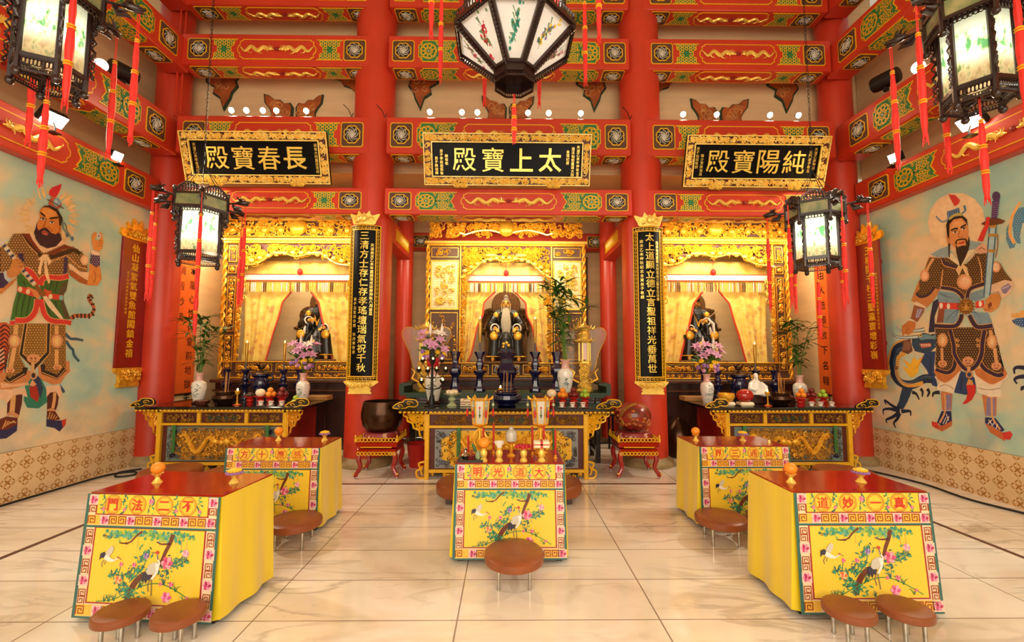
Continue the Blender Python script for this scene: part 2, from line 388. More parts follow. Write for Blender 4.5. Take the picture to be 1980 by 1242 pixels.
# ---- columns
def column(x, y, r, label, ring=True):
    g = G('red_paint'); g.lathe([(r * 1.03, .1), (r, 1.2), (r, 8.2)], 40)
    o = struct(g, 'column', label, 'column', loc=(x, y, 0))
    if ring:
        g = G('stone_base'); g.lathe([(r * 1.26, 0), (r * 1.3, .03), (r * 1.26, .075), (r * 1.08, .12), (r, .14)], 40); g.build('column_base', o)
    return o
column(-2.1, 6.72, .31, 'red round column left of the central altar, carrying a black couplet board')
column(2.1, 6.72, .31, 'red round column right of the central altar, carrying a black couplet board')
column(-5.34, 6.8, .235, 'red round corner column by the left mural')
column(5.32, 6.8, .235, 'red round corner column by the right mural')
column(-1.95, 8.3, .155, 'thin dark red inner column left of the central shrine', False)
column(1.93, 8.3, .155, 'thin dark red inner column right of the central shrine', False)
# ---- painted beams
def octo(w, h, k): return [(-w, -h + k), (-w + k, -h), (w - k, -h), (w, -h + k), (w, h - k), (w - k, h), (-w + k, h), (-w, h - k)]
def scallop(r, n=8, k=.1, m=4):
    return [(r * (1 + k * abs(math.sin(n * t / 2)) - k) * math.cos(t), r * (1 + k * abs(math.sin(n * t / 2)) - k) * math.sin(t)) for t in (2 * PI * i / (n * m) for i in range(n * m))]
def medallion_mesh():
    g = G('gold_yellow'); rnd = random.Random(3)
    g.prism(octo(.17, .17, .025), -.008, 0, False)
    g.use('brown_panel').flat(octo(.157, .157, .02), -.0095)
    g.use('gold_yellow').prism(scallop(.132), -.014, -.009, False)
    g.use('black_wood').flat(scallop(.116), -.0155)
    g.use('silver_paint')
    for i in range(8):
        a = 2 * PI * i / 8 + .2; pts = []
        for k in range(9):
            t = k / 8; q = a + 1.6 * t; r = .03 + .068 * t
            pts.append((r * math.cos(q), -.019, r * math.sin(q)))
        g.tube(pts, [.009 - .004 * k / 8 for k in range(9)], 4)
    g.ell((0, -.018, .0), (.036, .012, .05), 8, 5)
    for s in (-1, 1): g.tube([(s * .02, -.02, -.02), (s * .05, -.022, .0), (s * .03, -.022, .05), (s * .07, -.02, .07)], .008, 4)
    return g.mesh('medallion')
def rosette(g, cx, cz, r, y, n=9):
    g.use('gold_yellow').ring((cx, cz), r * .93, r, y, 20)
    for i in range(n):
        a = 2 * PI * i / n; q = r * .29
        g.ring((cx + r * .66 * math.cos(a), cz + r * .66 * math.sin(a)), q * .62, q, y - .0006 - .0001 * (i % 2), 10)
    g.ring((cx, cz), r * .25, r * .34, y - .0009, 12); g.use('silver_paint').disc((cx, cz), r * .11, y - .001, 8)
def fret_side_mesh():
    # hourglass field between a medallion and the dragon panel
    w, h, k = .21, .165, .1
    right = smoothpath([(w, h), (w - .05, h * .8), (w - .06, h * .5), (w - k, h * .25), (w - k, 0), (w - k, -h * .25), (w - .06, -h * .5), (w - .05, -h * .8), (w, -h)], 2)
    out = right + [(-x, z) for x, z in right[::-1]]
    g = G('gold_yellow'); g.prism(out, -.008, 0, False); g.use('green_paint').flat([(x * .88, z * .9) for x, z in out], -.0095)
    rnd = random.Random(5); g.use('gold_yellow')
    for s in (1, -1):
        for i in range(5):
            x = -.13 + .065 * i
            for j in range(2 if i in (0, 2, 4) else 3):
                z = s * (.125 - .045 * j); ww = .028
                if abs(x) < w - k + .6 * max(0, abs(z) - .03): g.ring((x, z), ww * .55, ww, -.0105 - .0002 * ((i + j) % 3), 10)
        for i in range(4): g.use('silver_paint').disc((-.1 + .065 * i, s * .13), .007, -.0115, 6); g.use('gold_yellow')
    return g.mesh('fret_panel')
def fret_wide_mesh():
    # long field with a pointed outer end (at -x) used in the middle bay
    w, h = .31, .175
    out = [(-w, 0), (-w, h * .55), (-w + .05, h * .7), (-w + .06, h), (w, h), (w - .06, h * .66), (w - .035, h * .6), (w - .09, 0), (w - .035, -h * .6), (w - .06, -h * .66), (w, -h), (-w + .06, -h), (-w + .05, -h * .7), (-w, -h * .55)]
    g = G('gold_yellow'); g.prism(out, -.008, 0, False); g.use('green_paint').flat([(x * .95 - .003, z * .92) for x, z in out], -.0095)
    rosette(g, -.155, 0, .13, -.0105)
    for s in (1, -1):
        rosette(g, .1, s * .085, .08, -.0108, 7)
        g.use('gold_yellow')
        for x, z, r in ((-.01, .15, .022), (-.02, .11, .018), (.02, .03, .02), (-.005, .0, .014), (.19, .13, .02), (.235, .15, .018), (.19, .05, .018), (-.265, .1, .018), (-.27, .135, .016), (-.04, .145, .014), (.03, .155, .014), (.185, .01, .014)): g.ring((x, s * z), r * .55, r, -.0112, 10)
    return g.mesh('fret_panel')
def cartouche_mesh(w, h=.16):
    k = .09
    end = smoothpath([(w - k, h), (w - k * .75, h * .86), (w - k * .4, h * .75), (w - k * .45, h * .5), (w - .01, h * .28), (w, 0)], 2)
    out = end + [(x, -z) for x, z in end[::-1][1:]]; out = out + [(-x, z) for x, z in out[::-1]]
    g = G('gold_yellow'); g.prism(out, -.009, 0, False); g.use('red_paint').flat([(x * (1 - .013 / w), z * .92) for x, z in out], -.0105)
    return g.mesh('cartouche')
def dragon_mesh():
    # gold relief dragon, head toward +x, .5 long
    g = G('gold_bright'); pts, rr = [], []
    for i in range(45):
        t = i / 44; pts.append((-.26 + .46 * t, -.012, (.042 - .014 * t) * math.sin(t * 4.4 * PI + 2.6))); rr.append(.008 + .024 * math.sin(min(1, t * 1.25 + .08) * PI * .62) )
    g.tube(pts, rr, 6, flat=.7)
    hx, hz = pts[-1][0], pts[-1][2]
    g.ell((hx + .03, -.018, hz + .012), (.036, .02, .026), 8, 5).ell((hx + .066, -.018, hz + .004), (.022, .014, .013), 7, 4)
    for a in (.7, 1.3, 1.9, 2.5, 3.0, 3.7): g.tube([(hx + .02, -.016, hz + .015), (hx + .02 + .05 * math.cos(a), -.016, hz + .015 + .05 * math.sin(a)), (hx + .02 + .075 * math.cos(a + .4), -.014, hz + .015 + .075 * math.sin(a + .4))], [.009, .006, .002], 4)
    for i in (10, 18, 27, 35):
        p = pts[i]; s = -1 if i % 2 else 1
        g.tube([p, (p[0] + .03, -.014, p[2] - .045), (p[0] + .065, -.014, p[2] - .05)], [.011, .008, .004], 4)
        for q in (-.02, .0, .02): g.tube([(p[0] + .06, -.014, p[2] - .05), (p[0] + .085, -.013, p[2] - .05 + q)], [.004, .001], 3)
    for i in range(3, 42, 2): g.tube([pts[i], (pts[i][0] - .012, -.012, pts[i][2] + rr[i] + .012)], [.006, .001], 3)
    g.tube([pts[0], (pts[0][0] - .03, -.01, pts[0][2] + .03), (pts[0][0] - .02, -.01, pts[0][2] + .055)], [.007, .005, .001], 4)
    return g.mesh('dragon')
def pearl_mesh():
    g = G('dark_red'); g.ell((0, -.012, 0), (.024, .012, .024), 8, 5)
    for i in range(7): a = 2 * PI * i / 7; g.tube([(.024 * math.cos(a), -.01, .024 * math.sin(a)), (.046 * math.cos(a + .3), -.01, .046 * math.sin(a + .3))], [.007, .001], 4)
    return g.mesh('pearl')
MED, FS, FW, DRG, PRL = medallion_mesh(), fret_side_mesh(), fret_wide_mesh(), dragon_mesh(), pearl_mesh()
CART = {}
def decorate(o, L, y, z, rot, vs, layout, D2):
    """layout: list of (kind, x). vs: scale across the beam"""
    c, s_ = None, None
    for kind, x, ex in layout:
        def P_(me, name, xx, sx=1, par=o, dz=0):
            loc = (xx, y, z + dz) if rot == 0 else (xx, y, z)
            return put(me, name, par, loc, (rot, 0, 0), (sx, 1, vs))
        if kind == 'm': P_(MED, 'medallion', x)
        elif kind == 'f': P_(FS, 'fret_panel', x)
        elif kind == 'w': P_(FW, 'fret_panel', x, ex)
        elif kind == 'c':
            me = CART.setdefault(ex, None) or CART.__setitem__(ex, cartouche_mesh(ex)) or CART[ex]
            P_(me, 'cartouche', x)
            off = -.0105
            for sx in (1, -1):
                k = min(1.15, ex / .62)
                q = put(DRG, 'dragon', o, (x - sx * .31 * k, y + (off if rot == 0 else 0), z + (0 if rot == 0 else off)), (rot, 0, 0), (sx * k * .95, 1, vs * k * .95))
            put(PRL, 'pearl', o, (x, y + (off if rot == 0 else 0), z + (0 if rot == 0 else off)), (rot, 0, 0), (1, 1, vs))
def beam(cx, cy, z0, z1, L, D, rotz, label, layout, under=True, cant=None):
    h = z1 - z0; g = G('red_paint'); g.box(0, 0, 0, L, D, h, .012)
    o = struct(g, 'beam', label, 'beam', loc=(cx, cy, (z0 + z1) / 2), rot=(0, 0, rotz))
    decorate(o, L, -D / 2, 0, 0, h / .5, layout, D)
    if under: decorate(o, L, 0, -h / 2, PI / 2, D / .42, layout, D)
    return o
SIDE = [('m', -1.18, 0), ('f', -.8, 0), ('c', 0, .6), ('f', .8, 0), ('m', 1.18, 0)]
MID = [('m', -1.62, 0), ('w', -1.08, 1), ('c', 0, .72), ('w', 1.08, -1), ('m', 1.62, 0)]
LV = [(3.70, 4.10, 'lowest', 'just above the shrines'), (4.63, 5.2, 'second', 'behind the gilt name boards'), (6.0, 6.5, 'third', 'above the row of bulbs'), (6.97, 7.5, 'highest', 'at the top edge')]
for z0, z1, nm, wh in LV:
    beam(.02, 6.58, z0, z1, 3.7, .34, 0, nm + ' painted red beam of the middle bay, ' + wh, MID)
    beam(-3.52, 6.58, z0, z1, 2.9, .34, 0, nm + ' painted red beam of the left bay, ' + wh, SIDE)
    beam(3.55, 6.58, z0, z1, 2.9, .34, 0, nm + ' painted red beam of the right bay, ' + wh, SIDE)
LONG = [('m', 2.42, 0), ('w', 1.85, -1), ('c', .72, .78), ('w', -.42, 1), ('m', -1.0, 0), ('w', -1.6, -1)]
LONGR = [(k, -x, -e if k == 'w' else e) for k, x, e in LONG]
for sd, s, X, rz, lay in (('left', -1, XL, PI / 2, LONG), ('right', 1, XR, -PI / 2, LONGR)):
    beam(X - s * .02, 3.7, 3.78, 4.26, 5.7, .24, rz, 'painted red beam along the top of the ' + sd + ' mural', lay, False)
    beam(X - s * .2, 3.7, 4.63, 5.17, 5.7, .36, rz, 'painted red ' + sd + ' side beam carrying a spotlight and a black speaker', lay)
    beam(X - s * .3, 3.7, 5.95, 6.45, 5.7, .36, rz, 'painted red ' + sd + ' side beam high above the spotlight', lay)
    beam(X - s * .3, 3.7, 6.97, 7.5, 5.7, .36, rz, 'topmost painted red ' + sd + ' side beam', lay)
for s, sd in ((-1, 'left'), (1, 'right')):
    g = G('red_paint'); g.box(0, 0, 0, .24, 1.3, .36, .01)
    o = struct(g, 'beam', 'short red cross beam running back to the ' + sd + ' inner column', 'beam', loc=(s * 1.94, 7.55, 3.58))
    g = G('gold_yellow'); g.box(-s * .124, 0, 0, .01, .9, .2)
    for i in range(16): g.tube([(-s * .13, -.4 + .05 * i + .02 * math.cos(a), .06 * math.sin(a)) for a in (0, 1.2, 2.4, 3.6, 4.8)], .008, 4)
    g.build('gilt_panel', o)
beam(.02, 8.75, 3.7, 4.06, 3.9, .16, 0, 'dark red beam with medallions high on the back wall behind the central shrine', [('m', -1.75, 0), ('m', 1.75, 0)], False)
# ---- carved ornaments on the upper back wall
mat('ornament_line', 'd08a48', .45, var=.3, scale=8)
def ornament(pts, seed, label, loc):
    g = G('dark_green_line'); g.prism(pts, -.03, 0, False)
    cx, cz = sum(p[0] for p in pts) / len(pts), sum(p[1] for p in pts) / len(pts)
    g.use('ornament_red').prism([(cx + (x - cx) * .88, cz + (z - cz) * .88) for x, z in pts], -.04, -.03, False)
    rnd = random.Random(seed); xs = [p[0] for p in pts]; zs = [p[1] for p in pts]
    def inside(x, z):
        c = False; n = len(pts)
        for i in range(n):
            (x0, z0), (x1, z1) = pts[i], pts[i - 1]
            if (z0 > z) != (z1 > z) and x < (x1 - x0) * (z - z0) / (z1 - z0) + x0: c = not c
        return c
    k = 0; g.use('ornament_line')
    for _ in range(400):
        x, z = rnd.uniform(min(xs), max(xs)), rnd.uniform(min(zs), max(zs))
        if all(inside(x + .06 * math.cos(a), z + .06 * math.sin(a)) for a in range(0, 6)):
            a0 = rnd.random() * 6; sg = rnd.choice((-1, 1))
            g.tube([(x + (.062 - .005 * i) * math.cos(a0 + sg * i * .62), -.042, z + (.062 - .005 * i) * math.sin(a0 + sg * i * .62)) for i in range(10)], .012, 5); k += 1
            if k > 13: break
    return tag(g.build('wall_ornament', loc=loc), label, 'carving')
hang_ = [(-.42, .56), (.34, .56), (.3, .4), (.2, .3), (.14, .2), (.17, .1), (.1, -.02), (.08, -.12), (0, -.32), (-.05, -.12), (-.15, -.03), (-.13, .08), (-.24, .16), (-.25, .28), (-.36, .42)]
hang = [(x * 1.3, z) for x, z in hang_]
corner = [(-.62, .56), (.3, .56), (.3, -.16), (.22, -.1), (.1, .02), (-.02, .06), (-.08, .16), (-.22, .2), (-.3, .32), (-.46, .4)]
wing = [(-.03, -.2), (-.02, .04), (-.07, .12), (-.17, .1), (-.24, .17), (-.34, .17), (-.42, .24), (-.52, .27), (-.5, .12), (-.42, .02), (-.38, -.06), (-.4, -.2)]
mir = lambda P_: [(-x, z) for x, z in P_[::-1]]
YW = 7.068
def orn(pts, px, py, label, seed): p = at(px, py, y=YW); ornament(pts, seed, label, (p.x, YW, p.z))
orn(hang, 436, 180, 'hanging red carved ornament at the left end of the left bay', 1)
orn(corner, 668, 175, 'red carved corner ornament beside the left centre column, left bay', 2)
orn(wing, 571, 214, 'red carved half-butterfly ornament behind bulbs, left bay, left half', 3)
orn(mir([(x * .9, z) for x, z in wing]), 571, 214, 'red carved half-butterfly ornament, left bay, right half', 4)
orn([(x * .95, z) for x, z in mir(hang)], 814, 180, 'red carved ornament hanging in the left upper corner of the middle bay', 5)
orn([(x * .95, z) for x, z in hang], 1148, 183, 'red carved ornament hanging in the right upper corner of the middle bay', 6)
orn([(x * .85, z * .9) for x, z in wing], 982, 214, 'red carved half-butterfly ornament under the big lantern, left half', 7)
orn([(x * .85, z * .9) for x, z in mir(wing)], 982, 214, 'red carved half-butterfly ornament under the big lantern, right half', 8)
orn(mir(corner), 1290, 178, 'red carved corner ornament beside the right centre column, right bay', 9)
orn(hang, 1518, 185, 'hanging red carved ornament at the right end of the right bay', 10)
orn([(x * .9, z) for x, z in wing], 1388, 222, 'red carved half-butterfly ornament, right bay, left half', 11)
orn(mir(wing), 1388, 222, 'red carved half-butterfly ornament behind bulbs, right bay, right half', 12)
# ================================================================ CARVED ALTARS
def filigree(g, x0, x1, z0, z1, n, seed, r=.011, y=-.015, mask=None, size=(.03, .07), blobs=.6):
    """carved openwork: scrolls, leaves and buds"""
    rnd = random.Random(seed); k = 0; tries = 0
    while k < n and tries < n * 12:
        tries += 1
        x, z = rnd.uniform(x0, x1), rnd.uniform(z0, z1); s = rnd.uniform(*size)
        s = min(s, (x1 - x0) * .45, (z1 - z0) * .45); x = min(max(x, x0 + s), x1 - s); z = min(max(z, z0 + s), z1 - s)
        if mask and not mask(x, z): continue
        k += 1; a0 = rnd.random() * 2 * PI; sg = rnd.choice((-1, 1)); yy = y - rnd.random() * .02
        g.tube([(x + s * (1 - .085 * i) * math.cos(a0 + sg * i * .68), yy - .001 * i, z + s * (1 - .085 * i) * math.sin(a0 + sg * i * .68)) for i in range(9)], [r * (.5 + .07 * i) for i in range(9)], 4)
        if rnd.random() < blobs:
            q = rnd.random() * 2 * PI; dx, dz = s * .8 * math.cos(q), s * .8 * math.sin(q)
            x2 = min(max(x + dx, x0 + .01), x1 - .01); z2 = min(max(z + dz, z0 + .01), z1 - .01)
            g.tube([(x, yy, z), ((x + x2) / 2 - dz * .2, yy - .012, (z + z2) / 2 + dx * .2), (x2, yy, z2)], [r * .6, r * 1.7, r * .3], 4)
    return g
def frame_rect(g, x0, x1, z0, z1, t, y0, y1):
    for a, b, c, d in ((x0, x1, z1 - t, z1), (x0, x1, z0, z0 + t), (x0, x0 + t, z0 + t, z1 - t), (x1 - t, x1, z0 + t, z1 - t)):
        g.box((a + b) / 2, (y0 + y1) / 2, (c + d) / 2, b - a, y1 - y0, d - c)
    return g
def scroll_end_mesh():
    # cloud-scroll flange standing on the table end, black with a gold outline, pointing to -x
    g = G('black_lacquer'); out = smoothpath([(.14, 0), (.0, .0), (-.05, .025), (-.13, .02), (-.17, .05), (-.15, .1), (-.09, .115), (.0, .112), (.02, .085), (.08, .07), (.14, .03)], 3, True)
    g.prism(out, -.02, .02); g.use('gold_yellow').tube([(x, -.022, z) for x, z in out], .0065, 4, True)
    g.tube([(-.06 - .05 * (1 - .1 * i) * math.cos(i * .75), -.022, .065 + .032 * (1 - .1 * i) * math.sin(i * .75)) for i in range(10)], .005, 4)
    g.tube(smoothpath([(.02, -.022, .02), (.05, -.022, .05), (.09, -.022, .04), (.06, -.022, .02)], 3), .005, 4)
    return g.mesh('scroll_end')
SCR = scroll_end_mesh()
def relief_mesh(w, h, seed, m='gold_old', bed='gold_old'):
    """gilt cartouche with two dragons among clouds"""
    g = G(bed); out = [(x, z) for x, z in smoothpath([(-w, 0), (-w, h * .55), (-w * .86, h * .72), (-w * .8, h), (0, h), (w * .8, h), (w * .86, h * .72), (w, h * .55), (w, 0), (w, -h * .55), (w * .86, -h * .72), (w * .8, -h), (0, -h), (-w * .8, -h), (-w * .86, -h * .72), (-w, -h * .55)], 2, True)]
    g.prism(out, -.01, 0, False); g.use(m); rnd = random.Random(seed)
    for s in (-1, 1):
        pts = [(s * w * (.82 - .7 * t), -.022, h * (.62 * math.sin(t * 8.2 + .8) * (1 - .35 * t))) for t in (i / 30 for i in range(31))]
        g.tube(pts, [.01 + .022 * math.sin(PI * min(1, .12 + .8 * i / 30)) for i in range(31)], 6)
        hx, hz = pts[-1][0], pts[-1][2]; g.ell((hx, -.035, hz), (.055, .03, .045), 8, 5)
        for q in range(8): a = q * .8; g.tube([(hx + .03 * math.cos(a), -.03, hz + .03 * math.sin(a)), (hx + .09 * math.cos(a + .3), -.022, hz + .09 * math.sin(a + .3))], [.013, .003], 4)
        for i in (8, 14, 20, 25):
            p = pts[i]; e = rnd.choice((-1, 1)); g.tube([p, (p[0] + .05, -.03, p[2] + e * .07), (p[0] + .1, -.024, p[2] + e * .08)], [.018, .013, .004], 5)
    g.ell((0, -.025, .1 * h), (.035, .02, .035), 8, 5)
    filigree(g, -w * .92, w * .92, -h * .9, h * .9, int(150 * w * h / .3), seed, .007, -.008, None, (.02, .045))
    return g.mesh('dragon_relief')
def altar(label, cx, yf, lw, tw, zt, dp, bright, seed):
    t = thing('carved_altar', label, 'altar', (cx, yf, 0))
    gy = 'gold_yellow'
    g = G('black_lacquer'); g.box(0, dp / 2 - .06, zt - .022, 2 * tw, dp + .12, .044, .006)
    g.use(gy)
    n = int(2 * tw / .055)
    for i in range(n): g.ell((-tw + .03 + i * 2 * (tw - .03) / (n - 1), -.13, zt - .05), (.02, .014, .014), 6, 4)
    g.build('tabletop', t)
    for s in (-1, 1): put(SCR, 'scroll_end', t, (s * (tw - .08), -.09, zt - .002), (0, 0, 0), (-s * -1, 1, 1) if s < 0 else (-1, 1, 1))
    g = G(gy); z1 = zt - .045
    g.box(0, 0, z1 - .022, 2 * lw + .08, .07, .044, .006).box(0, 0, z1 - .205, 2 * lw, .06, .035, .005).box(0, 0, .105, 2 * lw, .06, .04, .005)
    for x in (-lw + .62 * lw, lw - .62 * lw): g.box(x, 0, z1 - .12, .05, .055, .15, .005)
    g.build('front_frame', t)
    for s in (-1, 1):
        for y in (0, dp - .1): G(gy if y == 0 else 'dark_red').box(0, 0, (z1) / 2, .06, .07, z1, .008).build('leg', t, (s * lw, y, 0))
        g = G('dark_red'); g.box(0, dp / 2 - .05, z1 / 2 + .06, .03, dp - .16, z1 - .14); g.use('gold_old').box(s * .012, dp / 2 - .05, z1 - .03, .04, dp - .15, .06)
        filigree(g, 0, .001, 0, .001, 0, 1)
        g.build('side_panel', t, (s * lw, 0, 0))
        # openwork bracket under the overhang
        B = tw - lw - .07; g = G('gold_yellow' if bright else 'gold')
        out = [(0, 0), (s * B, 0), (s * B * .95, -.05), (s * B * .8, -.07), (s * B * .78, -.12), (s * B * .55, -.15), (s * B * .5, -.21), (s * B * .25, -.24), (s * B * .2, -.31), (0, -.36)]
        g.tube([(x, 0, z) for x, z in out], .014, 5, True)
        def inb(x, z, B=B): return abs(x) / B + (-z) / .36 < .86
        filigree(g, min(0, s * B), max(0, s * B), -.36, 0, 34, seed + s, .011, .01, inb, (.025, .05)); g.build('bracket', t, (s * (lw + .035), -.01, z1 - .01))
        g = G(gy); g.tube(smoothpath([(0, 0, .22), (s * .07, 0, .2), (s * .05, 0, .13), (s * .1, 0, .1), (s * .08, 0, .02), (0, 0, .01)], 3), .014, 5); g.tube(smoothpath([(s * .02, 0, .17), (s * .04, 0, .1), (s * .02, 0, .05)], 3), .012, 5)
        g.build('foot_bracket', t, (s * (lw + .035), 0, 0))
    # three small carved panels over one large dragon panel
    xs = [(-lw + .03, -.38 * lw - .025), (-.38 * lw + .025, .38 * lw - .025), (.38 * lw + .025, lw - .03)]
    for i, (a, b_) in enumerate(xs):
        g = G('maroon'); g.box((a + b_) / 2, .02, z1 - .118, b_ - a, .03, .145)
        g.use('gold_old'); filigree(g, a + .05, b_ - .05, z1 - .18, z1 - .06, int(80 * (b_ - a)), seed + 7 + i, .007, .0, None, (.018, .035))
        if i == 1:
            g.use('dark_green_line')
            for k in range(4): g.ring(((a + b_) / 2 + (-.27 + .18 * k) * (b_ - a), z1 - .12), .028, .04, -.028, 10); g.disc(((a + b_) / 2 + (-.27 + .18 * k) * (b_ - a), z1 - .12), .02, -.028, 8)
        g.build('carved_panel', t)
    zc, hh = (z1 - .225 + .125) / 2, (z1 - .225 - .125) / 2
    g = G('maroon'); g.box(0, .025, zc, 2 * lw - .06, .03, 2 * hh)
    g.use('panel_grey' if bright else 'teal_paint'); g.box(0, .005, zc, 2 * lw - .2, .012, 2 * hh - .03)
    g.use('grey_metal'); filigree(g, -lw + .11, lw - .11, zc - hh + .03, zc + hh - .03, 150, seed + 3, .006, .0, lambda x, z: abs(x) > lw * .62 or abs(z - zc) > hh * .7, (.02, .035), 0)
    g.use('cobalt')
    for sx in (-1, 1):
        for sz in (-1, 1):
            c_ = (sx * (lw - .2), zc + sz * (hh - .09))
            for q in range(5): a = q * 1.256; g.disc((c_[0] + .03 * math.cos(a), c_[1] + .02 * math.sin(a)), .02, -.012, 8, 1.2, .7)
    g.build('dragon_panel', t)
    put(relief_mesh(lw - .19, hh - .035, seed, 'gold', 'gold_yellow' if bright else 'gold_old'), 'dragon_relief', t, (0, -.004, zc))
    for sx in (-1, 1):
        g = G('green_paint'); g.box(0, 0, 0, .05, .012, .37, .004); g.use('gold_old')
        for k in range(7): filigree(g, -.014, .014, .12 - .045 * k, .15 - .045 * k, 2, k, .004, -.009, None, (.008, .013), 0)
        g.build('green_plaque', t, (sx * lw * (.6 if bright else .74), -.05, z1 - .4))
    # openwork foot rail
    g = G(gy); filigree(g, -lw + .05, lw - .05, .01, .085, 40, seed + 9, .009, .0, None, (.02, .034)); g.build('foot_rail', t)
    return t
altar('gilt central altar with bright gold dragon panel, in front of the bearded statue', 0, 5.88, 1.04, 1.4, .925, .78, True, 11)
altar('left gilt altar with dark gold dragon panel, beside the left mural', -3.955, 6.27, .865, 1.14, .895, 1.0, False, 12)
altar('right gilt altar with dark gold dragon panel, beside the right mural', 3.98, 6.27, .865, 1.14, .895, 1.0, False, 13)
# high dark table behind the central altar, its ends turned up
t = thing('high_table', 'long dark green high table with upturned ends behind the central altar', 'table', (-.02, 6.7, 0))
g = G('black_wood'); prof = [(-1.5, 1.0), (-1.57, 1.0), (-1.6, 1.03), (-1.6, 1.17), (-1.57, 1.19), (-1.42, 1.19), (-1.42, 1.16), (-1.53, 1.14), (-1.53, 1.045), (1.53, 1.045), (1.53, 1.14), (1.42, 1.16), (1.42, 1.19), (1.57, 1.19), (1.6, 1.17), (1.6, 1.03), (1.57, 1.0), (1.5, 1.0), (1.5, .97), (-1.5, .97)]
g.use('dark_green_line').prism(prof, 0, .62); g.build('tabletop', t, (0, 0, 0))
for s in (-1, 1):
    for y in (.06, .54): G('black_wood').box(s * 1.4, y, .485, .07, .07, .97, .006).build('leg', t)
    G('black_wood').box(s * 1.4, .3, .14, .05, .44, .05).build('stretcher', t)
G('dark_wood').box(0, .06, .9, 2.7, .03, .13).build('apron', t)
